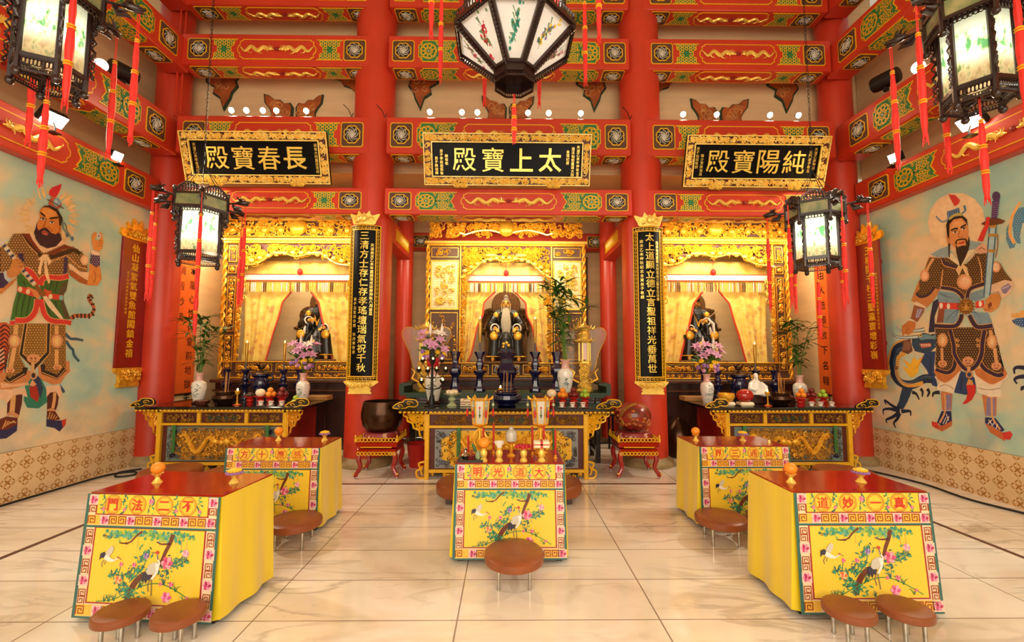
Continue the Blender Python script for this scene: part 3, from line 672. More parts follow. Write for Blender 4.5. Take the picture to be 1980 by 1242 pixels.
# ================================================================ SHRINES
def carved_panel(name, par, x0, x1, z0, z1, seed, y=0., n=None, bed='brown_panel', rim=.012, fr=.007, sz=(.018, .04)):
    g = G(bed); g.box((x0 + x1) / 2, y + .01, (z0 + z1) / 2, x1 - x0, .02, z1 - z0); g.use('gold'); frame_rect(g, x0 + .012, x1 - .012, z0 + .012, z1 - .012, rim, y - .012, y)
    a = (x1 - x0) * (z1 - z0); filigree(g, x0 + .035, x1 - .035, z0 + .035, z1 - .035, n or max(6, int(a * 420)), seed, fr, y - .004, None, sz)
    return g.build(name, par)
def arch_mask(wo, zt, drop, sidew):
    def f(x, z):
        e = zt - drop * (.45 + .55 * (abs(x) / wo) ** 2) - .05 * math.cos(x * 9)
        return z > e or abs(x) > wo - sidew
    return f
def shrine(label, cx, yf, hw, wo, zb, zt, kind, seed):
    t = thing('shrine', label, 'shrine', (cx, yf, 0)); D = .85 if kind == 's' else .76
    g = G('dark_wood'); g.box(0, D / 2, zb / 2 - .02, 2 * hw + .1, D + .1, zb - .04, .01); g.use('brown_wood').box(0, D / 2 - .03, zb - .04, 2 * hw + .2, D + .2, .06, .012).box(0, D / 2 - .02, zb - .2, 2 * hw + .14, D + .14, .03, .006)
    for i in range(4): g.use('dark_wood').box(-hw + (i + .5) * hw / 2, -.055, zb * .45, hw * .42, .02, zb * .6, .008)
    g.build('base_cabinet', t)
    zr = zb + (.26 if kind == 'c' else .3)
    g = G('beige_wall'); g.box(0, D, (zr + zt) / 2, 2 * hw, .03, zt - zr); g.box(-hw, D / 2, (zr + zt) / 2, .03, D, zt - zr).box(hw, D / 2, (zr + zt) / 2, .03, D, zt - zr).use('brown_wood').box(0, D / 2, zt - .02, 2 * hw, D, .04).box(0, D / 2, zr - .04, 2 * hw, D, .05)
    g.build('interior', t)
    # bottom rail
    g = G('brown_panel'); g.box(0, .02, (zb + zr) / 2, 2 * hw, .06, zr - zb); g.use('gold').box(0, -.02, zr - .012, 2 * hw, .05, .024, .005).box(0, -.02, zb + .012, 2 * hw, .05, .024, .005)
    g.build('bottom_rail', t)
    k = 3; a = 2 * wo / k
    lo = zb + .03 if kind == 'c' else zb + .1
    for i in range(k): carved_panel('carved_panel', t, -wo + i * a + .02, -wo + (i + 1) * a - .02, lo, zr - .03, seed + i, -.012, 34, fr=.009, sz=(.025, .05))
    if kind != 'c':
        g = G('gold'); filigree(g, -wo, wo, zb + .02, zb + .09, 60, seed + 8, .009, -.012, None, (.018, .03)); g.build('openwork_strip', t)
    # jambs
    for s in (-1, 1):
        g = G('brown_panel'); g.box(s * (hw + wo) / 2, .03, (zr + zt) / 2, hw - wo, .07, zt - zr)
        g.use('gold'); g.box(s * wo, -.01, (zr + zt) / 2, .03, .06, zt - zr, .006)
        x = s * hw
        for kx in range(2): g.tube([(x + .022 * math.cos(i * .55 + kx * PI), -.02 + .022 * math.sin(i * .55 + kx * PI), zb + (zt - zb) * i / 90) for i in range(91)], .02, 5)
        g.build('jamb', t)
        u0, u1 = sorted((s * (wo + .03), s * (hw - .045)))
        H_ = zt - zb
        if kind == 'c':
            carved_panel('carved_panel', t, u0, u1, zt - .26, zt - .05, seed + 20 + s, -.012, 8, fr=.012, sz=(.03, .06))
            g = G('gold'); frame_rect(g, u0, u1, zt - 1.22, zt - .3, .03, -.02, 0); g.use('bun').box((u0 + u1) / 2, -.008, zt - .76, u1 - u0, .01, .9)
            g.use('gold_bright')
            for i in range(7): xx = u0 + .06 + i * (u1 - u0 - .12) / 6; g.box(xx, -.016, zt - .76, .006, .008, .84)
            for i in range(20): zz = zt - 1.17 + i * .043; g.box((u0 + u1) / 2, -.016, zz, u1 - u0 - .1, .008, .005)
            filigree(g, u0 + .07, u1 - .07, zt - 1.15, zt - .36, 34, seed + 30 + s, .013, -.024, None, (.035, .07), .9)
            g.build('lattice_panel', t)
            carved_panel('carved_panel', t, u0, u1, zb + .3, zt - 1.26, seed + 40 + s, -.012, 40)
        else:
            zz = [zt - .04, zt - .4, zt - .6, zt - 1.62, zb + .12]
            for i in range(4): carved_panel('carved_panel', t, u0, u1, zz[i + 1] + .02, zz[i] - .02, seed + 20 + 4 * s + i, -.012, [10, 6, 40, 26][i], fr=.01, sz=(.025, .05))
    # lintel and openwork arch hanging in front of the curtains
    g = G('gold_bright'); g.box(0, -.02, zt + .025, 2 * hw + .12, .16, .05, .01); g.use('gold').box(0, -.01, zt - .02, 2 * hw + .04, .12, .04, .008); g.build('lintel', t)
    g = G('maroon'); drop = .62 if kind == 'c' else .5
    g.prism([(-wo, zt), (wo, zt)] + [(wo * (1 - i / 10), zt + .03 - drop * (.45 + .55 * (1 - i / 10) ** 2) - .05 * math.cos(wo * (1 - i / 10) * 9)) for i in range(21)], -.012, .0); g.use('gold')
    m_ = arch_mask(wo, zt, drop, .1)
    filigree(g, -wo + .02, wo - .02, zt - 1.15, zt - .05, 250, seed + 50, .0125, -.05, lambda x, z: m_(x, z) and z > zt - (1.15 if abs(x) > wo - .1 else 1.0), (.035, .08), .8)
    g.use('gold_bright')
    for s in (-1, 1): g.tube([(s * wo * (1 - i / 14), -.07, zt - drop * (.45 + .55 * (1 - i / 14) ** 2) - .05 * math.cos(wo * (1 - i / 14) * 9)) for i in range(15)], .016, 5)
    for i in range(14): x = -wo * .9 + i * wo * 1.8 / 13; g.ell((x, -.08, zt - drop * (.42 + .5 * (x / wo) ** 2)), (.045, .03, .04), 8, 5)
    for s in (-1, 1): g.ell((s * .33 * wo, -.09, zt - .22), (.11, .03, .035), 8, 5)
    g.build('openwork_arch', t)
    g = G('gold')
    for s in (-1, 1): filigree(g, *sorted((s * wo, s * (wo - .1))), zr + .05, zt - 1.1, 60, seed + 60 + s, .011, -.04, None, (.025, .045), .8)
    g.build('openwork_border', t)
    return t
shrine('central gilt shrine framing the white-bearded statue', -.02, 8.05, 1.44, .84, 1.22, 3.66, 'c', 101)
shrine('left gilt shrine with a statue turned toward the middle, behind the left altar', -3.68, 7.7, 1.27, 1.03, 1.2, 3.6, 's', 201)
shrine('right gilt shrine with a statue turned toward the middle, behind the right altar', 3.7, 7.7, 1.27, 1.03, 1.2, 3.63, 's', 301)
def frieze(label, cx, y, hw, z0, z1, seed, scal):
    t = thing('carved_frieze', label, 'carving', (cx, y, 0))
    g = G('brown_panel' if not scal else 'dark_red'); g.box(0, .04, (z0 + z1) / 2 + (.06 if scal else 0), 2 * hw - .1, .03, z1 - z0 - (.12 if scal else 0)); g.build('backing', t)
    g = G('gold'); h = z1 - z0
    filigree(g, -hw, hw, z0, z1, int(260 * hw * h / .6), seed, .016, .0, (lambda x, z: z > z0 + h * (.35 + .3 * math.cos(x * 8)) or abs(x) > hw * .55) if scal else None, (.035, .085), .9)
    if scal: g.use('gold_bright').tube([(x, -.03, z0 + h * (.2 + .28 * abs(math.sin(x * 4.2))) ) for x in (-hw * .6 + 1.2 * hw * i / 60 for i in range(61))], .018, 5)
    else:
        for s in (-1, 1): g.box(0, -.02, z0 if s < 0 else z1, 2 * hw, .05, .025, .006)
        for i in range(9): g.ell((-hw + .14 + i * (2 * hw - .28) / 8, -.04, z0 + h * .42), (.06, .045, .075), 8, 6)
    g.build('openwork', t)
    G('gold').ell((0, -.03, z1 - h * .42), (.15, .1, .15), 20, 12).build('gilt_ball', t)
frieze('scalloped gold openwork frieze over the central shrine', -.02, 7.95, 1.42, 3.75, 4.06, 401, True)
frieze('gold carved frieze with round ball over the left shrine', -3.68, 7.66, 1.3, 3.68, 3.98, 402, False)
frieze('gold carved frieze with round ball over the right shrine', 3.7, 7.66, 1.3, 3.7, 4.0, 403, False)
mat('curtain_flower', 'd98a5a', .5)
# curtains: each pair hangs parted in its shrine
def curtain(cx, yf, wo, zr, ztop, edge, side, label, seed):
    """edge: list of (z, half-opening)"""
    E_ = sorted(edge)
    def open_at(z):
        for (z0, a), (z1, b) in zip(E_, E_[1:]):
            if z0 <= z <= z1: return a + (b - a) * (z - z0) / (z1 - z0)
        return E_[-1][1] if z > E_[-1][0] else E_[0][1]
    g = G('gold_brocade'); n = 36
    def fn(u, v):
        z = zr + (ztop - zr) * v; a, b = open_at(z), wo - .02; x = b + (a - b) * u
        return (side * x, .03 * math.sin(u * 15 + seed) * (.4 + .6 * (1 - v)) + .012 * math.sin(u * 33 + v * 5), z)
    g.grid(fn, 40, 24); g.use('red_trim'); g.tube([fn(1, j / 40) for j in range(41)], .017, 5)
    rnd = random.Random(seed); g.use('curtain_flower')
    for i in range(22):
        u, v = rnd.uniform(.1, .85), rnd.uniform(.03, .75); p = fn(u, v)
        for k in range(5): a = k * 1.256 + u * 9; g.disc((p[0] + .022 * math.cos(a), p[2] + .022 * math.sin(a)), .01, p[1] - .022, 6)
    o = tag(g.build('curtain', loc=(cx, yf + .16, 0)), label, 'curtain')
def valance(cx, yf, wo, zt, label, seed):
    t = thing('curtain_valance', label, 'curtain', (cx, yf + .09, 0))
    z1 = zt - .68
    g = G('gold_brocade'); g.grid(lambda u, v: (-wo + 2 * wo * u, .03 + .012 * math.sin(u * 40), z1 + .1 + v * (zt - z1 - .42)), 60, 6)
    g.use('white_petal').box(0, 0, z1 + .06, 2 * wo - .06, .03, .1); g.use('red_trim').box(0, -.004, z1 + .115, 2 * wo - .06, .035, .012).box(0, -.004, z1 + .005, 2 * wo - .06, .035, .014)
    g.build('pelmet', t)
    g = G('gold_brocade'); rnd = random.Random(seed); n = 64
    cyc = ['gold_brocade', 'white_petal', 'gold_brocade', 'white_petal', 'gold_brocade', 'light_wood', 'maroon', 'dark_red']
    for i in range(n):
        g.use('brown_panel' if 10 < i % 19 < 13 else rnd.choice(cyc[:6])); x = -wo + .03 + (2 * wo - .06) * i / (n - 1)
        g.tube([(x, 0, z1 - .03), (x, -.004, z1 - .12), (x, 0, z1 - .2)], [.009, .011, .008], 5)
    g.use('gold_brocade').grid(lambda u, v: (-wo + .02 + (2 * wo - .04) * u, .02, z1 - .06 + .07 * v), 20, 2)
    g.build('fringe', t)
    g = G('red_silk'); g.ell((0, -.03, z1 + .16), (.05, .05, .06), 10, 8).tube([(0, -.03, z1 + .2), (0, -.03, z1 + .45)], .004, 4); g.build('pompom', t)
EC = [(1.45, .70), (1.62, .62), (1.9, .56), (2.15, .51), (2.35, .41), (2.6, .39), (2.85, .13), (2.95, .06)]
for s, sd in ((-1, 'left'), (1, 'right')): curtain(-.04, 8.05, .83, 1.48, 3.0, EC, s, 'yellow brocade curtain with red edge, ' + sd + ' half, central shrine', 3 + s)
valance(-.02, 8.05, .82, 3.66, 'yellow fringed valance across the central shrine', 1)
ES = [(1.5, .59), (1.7, .54), (1.98, .47), (2.2, .4), (2.36, .36), (2.55, .32), (2.8, .12), (2.95, .06)]
for cx, nm, zt, off in ((-3.68, 'left', 3.6, -.02), (3.7, 'right', 3.63, -.02)):
    for s, sd in ((-1, 'left'), (1, 'right')):
        curtain(cx + off * .6, 7.7, 1.02 - s * off * .6, 1.5, 2.96, ES, s, 'yellow brocade curtain with red edge, ' + sd + ' half, ' + nm + ' shrine', 5 + s + (3 if cx > 0 else 0))
    valance(cx, 7.7, 1.01, zt, 'yellow fringed valance across the ' + nm + ' shrine', 4 if cx < 0 else 6)
for x, y in ((0, 7.3), (-3.68, 7.1), (3.7, 7.1)):
    light('AREA', 'shrine_lamp', (x, y, 3.62), 46, (1, .85, .56), (x, y + 1.1, 2.7), 2.2, sy=.12)
    light('AREA', 'shrine_inner_fill', (x, y + 1.0, 3.4), 11, (1, .85, .6), (x, y + 1.3, 2.0), .9, sy=.3)  # unseen light added to brighten each shrine's back wall and statue
for x in (-5.17, 5.22): light('AREA', 'alcove_fill', (x, 7.35, 3.6), 14, (1, .76, .42), (x, 8.3, 1.8), .3, sy=.3)  # fill added to brighten the walls beside the side shrines, no fitting there
# ================================================================ STATUES
def fused(g, name, voxel, mname, smooth=2):
    """one continuous skin over overlapping closed shapes"""
    me = g.mesh('fuse'); o = bpy.data.objects.new('fuse', me); COL.objects.link(o)
    r = o.modifiers.new('r', 'REMESH'); r.mode = 'VOXEL'; r.voxel_size = voxel
    s_ = o.modifiers.new('s', 'SMOOTH'); s_.iterations = smooth; s_.factor = .5
    dg = bpy.context.evaluated_depsgraph_get(); m2 = bpy.data.meshes.new_from_object(o.evaluated_get(dg)); m2.name = name
    bpy.data.objects.remove(o); m2.materials.clear(); m2.materials.append(MATS[mname])
    m2.polygons.foreach_set('use_smooth', [True] * len(m2.polygons)); m2.polygons.foreach_set('material_index', [0] * len(m2.polygons)); m2.update()
    return m2
def hand(g, w, d, up, r=.011, curl=.5, side=1):
    """palm at w reaching along d with back toward up; five fingers bent at the knuckles"""
    w, d, up = Vector(w), Vector(d).normalized(), Vector(up).normalized(); x = d.cross(up).normalized() * side
    g.tube([w - d * .03, w + d * .03, w + d * .075], [.024, .034, .032], 8, flat=.6)
    for i, (o, L) in enumerate(((-.026, .062), (-.009, .074), (.009, .07), (.025, .055))):
        b = w + d * .07 + x * o; c1 = d * math.cos(curl) - up * math.sin(curl); c2 = d * math.cos(curl * 2.2) - up * math.sin(curl * 2.2)
        g.tube([b - d * .02, b + d * .01, b + d * .01 + c1 * L * .5, b + d * .01 + c1 * L * .5 + c2 * L * .5], [r, r, r * .92, r * .7], 6)
    b = w + d * .02 - x * .026; t_ = (d * .6 - x * .7 - up * .25).normalized(); g.tube([b + x * .015, b + t_ * .03, b + t_ * .045 + d * .025], [r * 1.15, r * 1.05, r * .75], 6)
def seated_statue(label, loc, rot, hands, beard, hat, skin='skin_gold', scale=1.):
    t = thing('seated_statue', label, 'statue', loc, (0, 0, rot)); t.scale = (scale,) * 3
    g = G()
    hz = 1.12
    g.ell((0, -.01, hz), (.08, .095, .118), 16, 12).ell((0, -.045, hz - .05), (.062, .06, .06), 12, 8).ell((0, -.03, hz - .085), (.045, .05, .04), 10, 8)
    g.tube([(0, -.09, hz + .03), (0, -.112, hz - .008), (0, -.1, hz - .022)], [.012, .018, .014], 8)             # nose
    for s in (-1, 1):
        g.tube([(s * .014, -.098, hz + .038), (s * .04, -.098, hz + .05), (s * .065, -.075, hz + .036)], .011, 6)   # brow ridge
        g.ell((s * .034, -.088, hz + .018), (.017, .012, .011), 8, 6)                                              # eyelid
        g.ell((s * .045, -.075, hz - .02), (.024, .02, .022), 8, 6)                                                # cheek
        g.tube([(s * .082, 0, hz + .035), (s * .09, .005, hz), (s * .084, -.005, hz - .06)], [.014, .018, .012], 8)  # ear
        g.tube([(s * .09, .03, .52), (s * .18, -.12, .5), (s * .21, -.3, .47)], [.1, .1, .085], 10)                # thigh
        g.tube([(s * .21, -.3, .47), (s * .215, -.27, .25), (s * .22, -.25, .06)], [.08, .07, .05], 10)            # shin
        g.tube([(s * .22, -.24, .05), (s * .235, -.34, .045), (s * .25, -.42, .04)], [.05, .055, .04], 10, flat=.8)  # foot
    g.tube([(0, -.09, hz - .045), (.0, -.098, hz - .048)], [.02, .024], 8)                                          # lips
    g.tube([(0, .02, .45), (0, .02, .7), (0, .01, .92), (0, 0, 1.02), (0, 0, 1.08)], [.15, .15, .15, .055, .05], 12)
    H_ = hands
    for s, (el, wr, d, up, cu) in zip((-1, 1), H_):
        g.tube([(s * .15, .01, .93), el, wr], [.065, .055, .035], 10); hand(g, wr, d, up, .0125, cu, s)
    put(fused(g, 'body', .006, skin, 2), 'body', t)
    # robe
    g = G()
    for s, (el, wr, d, up, cu) in zip((-1, 1), H_):
        e, w_ = Vector(el), Vector(wr)
        g.tube([(s * .1, .02, .98), (s * .19, .01, .93), e * .5 + Vector((s * .19, .01, .93)) * .5, e, e.lerp(w_, .6), e.lerp(w_, .86)], [.07, .1, .1, .1, .09, .085], 12)
        g.tube([e.lerp(w_, .5), e.lerp(w_, .84) + Vector((0, 0, -.09)), e.lerp(w_, .8) + Vector((s * .02, -.02, -.22))], [.09, .08, .05], 10)
        g.tube([(s * .05, .06, .5), (s * .17, -.1, .53), (s * .22, -.3, .5)], [.17, .14, .12], 12)
        g.tube([(s * .22, -.3, .5), (s * .225, -.3, .3), (s * .235, -.29, .12), (s * .24, -.28, .07)], [.12, .115, .13, .14], 12)
    g.tube([(0, .05, .34), (0, .04, .55), (0, .03, .75), (0, .02, .92), (0, .01, 1.02)], [.23, .21, .19, .19, .075], 16)
    g.tube([(0, -.15, .5), (0, -.3, .4), (0, -.3, .12)], [.12, .13, .17], 12)
    put(fused(g, 'robe', .014, 'robe_black', 3), 'robe', t)
    g = G('gold')
    for s in (-1, 1):
        g.tube([(s * .035, -.06, 1.03), (s * .06, -.14, .92), (s * .03, -.18, .78), (0, -.19, .66)], .014, 6)
        g.tube([(s * (.21 + .1 * math.cos(x)), -.3 - .13 * abs(math.cos(x * .5)), .5 + .1 * math.sin(x)) for x in ()], .01) if False else None
        g.ell((s * .225, -.415, .48), (.075, .02, .085), 12, 8); g.ell((s * .2, -.08, .9), (.06, .04, .07), 10, 6)
        g.tube([(s * (.24) + .14 * math.cos(x), -.28 + .14 * math.sin(x), .09) for x in (k * .5 for k in range(13))], .012, 5)
    for q in range(5): a = q * 1.256; g.ell((.05 * math.cos(a), -.43, .3 + .05 * math.sin(a)), (.03, .012, .03), 8, 5)
    g.build('gold_trim', t)
    g = G('white_petal')
    for s, (el, wr, d, up, cu) in zip((-1, 1), H_):
        e, w_ = Vector(el), Vector(wr); c = e.lerp(w_, .88); ax = (w_ - e).normalized(); u = ax.orthogonal().normalized(); v = ax.cross(u)
        g.tube([c + (u * math.cos(x) + v * math.sin(x)) * .082 for x in (k * PI / 6 for k in range(12))], .013, 6, True)
        g.tube([c + Vector((s * .03, -.02, -.05)), c + Vector((s * .06, -.05, -.18)), c + Vector((s * .05, -.03, -.34))], [.02, .026, .012], 6)
    g.build('cuffs', t)
    g = G('hair_black')
    for s in (-1, 1):
        g.ell((s * .034, -.1, hz + .019), (.012, .005, .005), 8, 5); g.tube([(s * .014, -.106, hz + .043), (s * .04, -.107, hz + .055), (s * .066, -.08, hz + .038)], [.003, .006, .003], 5)
    g.build('eyes', t)
    G('dark_red').tube([(-.022, -.1, hz - .048), (0, -.109, hz - .046), (.022, -.1, hz - .048)], [.003, .006, .003], 6).build('lips', t)
    g = G('beard_grey' if beard == 'long' else 'hair_black'); rnd = random.Random(2)
    L = .62 if beard == 'long' else .24
    for i in range(40 if beard == 'long' else 26):
        x = rnd.uniform(-.05, .05); k = 1 + (.35 if beard == 'long' else -.3); l = L * rnd.uniform(.75, 1)
        g.tube([(x, -.085 - .02 * (1 - abs(x) / .05), hz - .075), (x * 1.25, -.16, hz - .15), (x * k * 1.3, -.22 if beard == 'long' else -.2, hz - .12 - l * .5), (x * k, -.25 if beard == 'long' else -.2, hz - .09 - l)], [.012, .016, .018, .006], 5)
    for s in (-1, 1):
        g.tube([(s * .008, -.112, hz - .032), (s * .04, -.11, hz - .045), (s * .06, -.12, hz - .13), (s * .055, -.15, hz - (.34 if beard == 'long' else .22))], [.006, .009, .009, .003], 5)
        g.tube([(s * .08, -.03, hz - .02), (s * .085, -.06, hz - .15), (s * .09, -.12, hz - (.4 if beard == 'long' else .25))], [.008, .014, .004], 5)
    g.build('beard', t)
    if hat == 'bun':
        g = G('beard_grey'); g.ell((0, .015, hz + .035), (.087, .1, .1), 14, 8).ell((0, .0, hz + .15), (.045, .05, .06), 12, 8).ell((0, -.01, hz + .1), (.06, .07, .04), 12, 6); g.build('hair', t)
    else:
        g = G('hair_black'); g.lathe([(.093, 0), (.1, .02), (.092, .1), (.001, .115)], 18, (0, 0, hz + .055), sy=1.1).ell((0, .03, hz + .0), (.086, .09, .1), 14, 8)
        g.use('gold').box(0, -.1, hz + .11, .05, .014, .06, .005).ell((0, 0, hz + .18), (.06, .06, .035), 10, 6); g.build('hat', t)
    # carved throne with a halo
    g = G('throne'); g.box(0, .16, .24, .78, .5, .44, .02).box(0, .4, .62, .72, .06, .6, .02)
    for s in (-1, 1):
        g.tube([(s * .4, .38, .3), (s * .42, .36, .7), (s * .4, .3, .78), (s * .4, -.05, .64), (s * .43, -.12, .6)], .035, 8); g.box(s * .39, -.02, .3, .06, .1, .6, .01)
        g.ell((s * .33, .4, .9), (.2, .04, .2), 14, 8)
    g.lathe([(.24, -.03), (.29, -.03), (.3, 0), (.29, .03), (.24, .03)], 28, (0, 0, 0)); n = len(g.v); k = 28 * 5
    g.v[n - k:] = [(x, .3 - z * .6, y + hz + .03) for x, y, z in g.v[n - k:]]
    g.ell((0, .36, hz - .02), (.25, .03, .28), 18, 10)
    filigree(g, -.5, .5, .5, 1.08, 120, 5, .012, .36, lambda x, z: abs(x) > .15, (.03, .06))
    g.build('throne', t)
    G('throne').box(0, 0, -.02, .86, .95, .04, .01).build('plinth', t)
    return t
seated_statue('seated bearded statue in dark robe with halo, in the central shrine', (-.02, 8.33, 1.5), 0, (((-.31, -.1, .66), (-.2, -.35, .63), (.35, -.75, -.3), (-.2, -.3, 1), .5), ((.31, -.1, .66), (.2, -.35, .63), (-.35, -.75, -.3), (.2, -.3, 1), .5)), 'long', 'bun', scale=.95)
CH = (((-.3, -.08, .68), (-.1, -.3, .76), (.9, -.3, .1), (-.3, -1, .3), .9), ((.3, -.06, .62), (.17, -.36, .6), (-.3, -.8, -.1), (0, 0, 1), .4))
CM = tuple(((-a[0], a[1], a[2]), (-b[0], b[1], b[2]), (-c[0], c[1], c[2]), (-d[0], d[1], d[2]), e) for a, b, c, d, e in (CH[1], CH[0]))
s1 = seated_statue('seated black-robed statue with black cap, in the left shrine', (-3.46, 8.15, 1.53), .12, CH, 'short', 'cap', scale=.92)
s2 = seated_statue('seated black-robed statue with black cap holding a whisk, in the right shrine', (3.52, 8.15, 1.53), -.12, CM, 'short', 'cap', scale=.92)
g = G('light_wood'); g.tube([(-.1, -.42, .72), (.1, -.44, .8), (.36, -.3, 1.0)], .009, 6); g.use('white_petal').tube([(.1, -.44, .8), (.2, -.44, .7), (.22, -.42, .5)], [.012, .03, .02], 6)
g.build('whisk', s2)
# ================================================================ VESSELS, FLOWERS, OFFERINGS
ZC, ZS, ZH = .926, .896, 1.046       # tops of the central altar, side altars, high table
def lathe_thing(name, label, cat, prof, m, loc, n=24, group=None, rot=0, **k):
    return tag(G(m).lathe(prof, n, **k).build(name, loc=loc, rot=(0, 0, rot)), label, cat, group)
def sq(prof): return prof
# tall blue temple vessels on the high table
def blue_vase(label, x, y, z, s=1., n=6):
    t = thing('altar_vase', label, 'vase', (x, y, z), group='dark blue altar vessels')
    G('cobalt').lathe([(.09 * s, 0), (.095 * s, .02 * s), (.08 * s, .05 * s), (.06 * s, .12 * s), (.05 * s, .22 * s), (.06 * s, .24 * s), (.09 * s, .29 * s), (.095 * s, .34 * s), (.075 * s, .39 * s), (.05 * s, .42 * s), (.05 * s, .5 * s), (.075 * s, .58 * s), (.085 * s, .62 * s), (.07 * s, .62 * s), (.045 * s, .5 * s)], n, cap=True).build('body', t)
    G('cobalt').lathe([(.1 * s, 0), (.1 * s, .025 * s), (.08 * s, .03 * s)], n).build('foot', t); return t
def candlestick(label, x, y, z, s=1., n=6, candle='candle_gold', L=.36):
    t = thing('candlestick', label, 'candlestick', (x, y, z), group='dark blue altar vessels')
    G('cobalt').lathe([(.085 * s, 0), (.09 * s, .02 * s), (.075 * s, .06 * s), (.05 * s, .13 * s), (.048 * s, .22 * s), (.06 * s, .25 * s), (.1 * s, .31 * s), (.1 * s, .325 * s), (.05 * s, .335 * s), (.045 * s, .36 * s), (.062 * s, .4 * s), (.062 * s, .44 * s), (.04 * s, .48 * s), (.04 * s, .52 * s), (.085 * s, .6 * s), (.085 * s, .62 * s), (.02 * s, .6 * s)], n).build('body', t)
    c = thing('candle', 'gilt candle in ' + label, 'candle', (x, y, z + .6 * s), group='tall gilt candles')
    g = G('cobalt'); g.lathe([(.013, 0), (.013, .16 * s)], 10); g.build('socket', c)
    G(candle).lathe([(.012, .16 * s), (.02, .2 * s), (.026, .16 * s + L), (.022, .17 * s + L)], 12).build('shaft', c)
    G('flame').ell((0, 0, .17 * s + L + .02), (.009, .009, .02), 8, 6).build('flame', c)
    return t
blue_vase('dark blue vase, far left of the vessels on the high table', -.8, 6.88, ZH, 1.0); blue_vase('dark blue vase half hidden behind the bamboo vase', .78, 6.9, ZH, 1.0)
candlestick('dark blue candlestick left of the central urn', -.42, 6.86, ZH, 1.0); candlestick('dark blue candlestick right of the central urn', .44, 6.86, ZH, 1.0)
t = thing('altar_urn', 'tall dark blue urn with flared rim in the middle of the high table', 'urn', (0, 6.86, ZH), group='dark blue altar vessels')
G('cobalt').lathe([(.13, 0), (.14, .03), (.12, .08), (.1, .16), (.12, .22), (.155, .28), (.155, .34), (.12, .4), (.1, .46), (.11, .54), (.135, .6), (.135, .66), (.1, .64)], 8).build('body', t)
for s in (-1, 1): G('cobalt').tube([(s * .14, 0, .3), (s * .19, 0, .32), (s * .17, 0, .4), (s * .12, 0, .38)], .016, 6).build('handle', t)
def censer(label, x, y, z, r, h, m, sticks, seed, handles=True):
    t = thing('incense_burner', label, 'incense burner', (x, y, z))
    G(m).lathe([(r * .55, 0), (r * .62, .01), (r * .55, h * .12), (r * .8, h * .25), (r, h * .5), (r * .96, h * .74), (r * .74, h * .86), (r * .72, h * .92), (r * .84, h), (r * .76, h), (r * .66, h * .9), (.001, h * .88)], 28).build('bowl', t)
    G('stone_base').lathe([(r * .68, h * .9), (.001, h * .93)], 20, cap=False).build('ash', t)
    rnd = random.Random(seed)
    for i in range(sticks):
        a, q = rnd.random() * 6.3, rnd.random() * r * .45; p = (q * math.cos(a), q * math.sin(a), h * .9)
        g = G('incense'); g.bar(p, (p[0] + rnd.uniform(-.02, .02), p[1], h + rnd.uniform(.2, .3)), .0035, 5); tag(g.build('incense_stick', loc=(x, y, z)), 'thin incense stick standing in the ' + label, 'incense stick', 'incense sticks in the ' + label)
    return t
censer('big round blue incense bowl on the central altar', 0, 6.05, ZC, .21, .2, 'cobalt', 4, 1)
def flame_lamp(label, x, y, z, h=.14, m='gold'):
    t = thing('oil_lamp', label, 'oil lamp', (x, y, z)); G(m).lathe([(.035, 0), (.04, .008), (.012, .02), (.009, h * .7), (.03, h * .85), (.035, h), (.028, h), (.001, h * .9)], 14).build('stand', t)
    G('wax_red').lathe([(.055, 0), (.055, .006), (.03, .01)], 14).build('saucer', t)
    G('flame').ell((0, 0, h + .016), (.012, .012, .022), 8, 6).build('flame', t)
flame_lamp('small oil lamp burning behind the blue incense bowl', -.09, 6.33, ZC, .22)
# candle tree of little oil lamps
t = thing('lamp_tree', 'dark iron lamp tree with nine tiny lit oil cups, left on the central altar', 'lamp stand', (-1.01, 6.0, ZC))
G('black_iron').lathe([(.1, 0), (.1, .01), (.05, .02), (.035, .12), (.02, .16), (.016, .55), (.035, .6), (.045, .66), (.03, .72), (.005, .78)], 14).build('post', t)
k = 0
for z, r, n in ((.3, .2, 4), (.45, .19, 4), (.58, .13, 4)):
    for i in range(n):
        a = i * PI / 2 + z * 3; p = Vector((r * math.cos(a), r * math.sin(a) * .6, z))
        o = G('black_iron').tube([(0, 0, z - .08), p * .7 + Vector((0, 0, z * .3 - .06)), p], .006, 5).lathe([(.012, 0), (.032, .02), (.036, .05), (.03, .05), (.02, .03)], 12, p).build('lamp_arm', t)
        G('flame').ell(p + Vector((0, 0, .06)), (.012, .012, .016), 8, 6).build('flame', o)
# jade dish with buns, sutra box in clear stand
t = thing('fruit_stand', 'pale jade-green footed dish on the central altar, left of the blue bowl', 'stand', (-.74, 6.02, ZC))
G('celadon').lathe([(.07, 0), (.072, .008), (.025, .05), (.055, .085), (.045, .11), (.03, .125), (.1, .15), (.12, .165), (.11, .168), (.001, .15)], 22).build('dish', t)
for i, (dx, dy) in enumerate(((-.045, 0), (.04, .01), (0, -.03), (.01, .05))): tag(G('bun').ell((0, 0, .028), (.042, .04, .032), 12, 8).build('bun', loc=(-.74 + dx, 6.02 + dy, ZC + .16)), 'pale bun on the jade-green footed dish', 'bun', 'buns on the jade dish')
t = thing('sutra_box', 'small striped card box in a clear stand left of the blue bowl', 'box', (-.52, 5.97, ZC)); G('bun').box(0, 0, .055, .2, .06, .1, .004).build('box', t)
for z in (.03, .06): G('dark_red').box(0, -.031, z, .2, .002, .012).build('stripe', t)
G('dark_red').tube([(.06 * math.cos(a), -.032, .08 + .025 * math.sin(a)) for a in (k * .35 for k in range(10))], .004, 4).build('emblem', t); G('glass_clear').box(0, .04, .1, .22, .006, .2).build('clear_back', t)
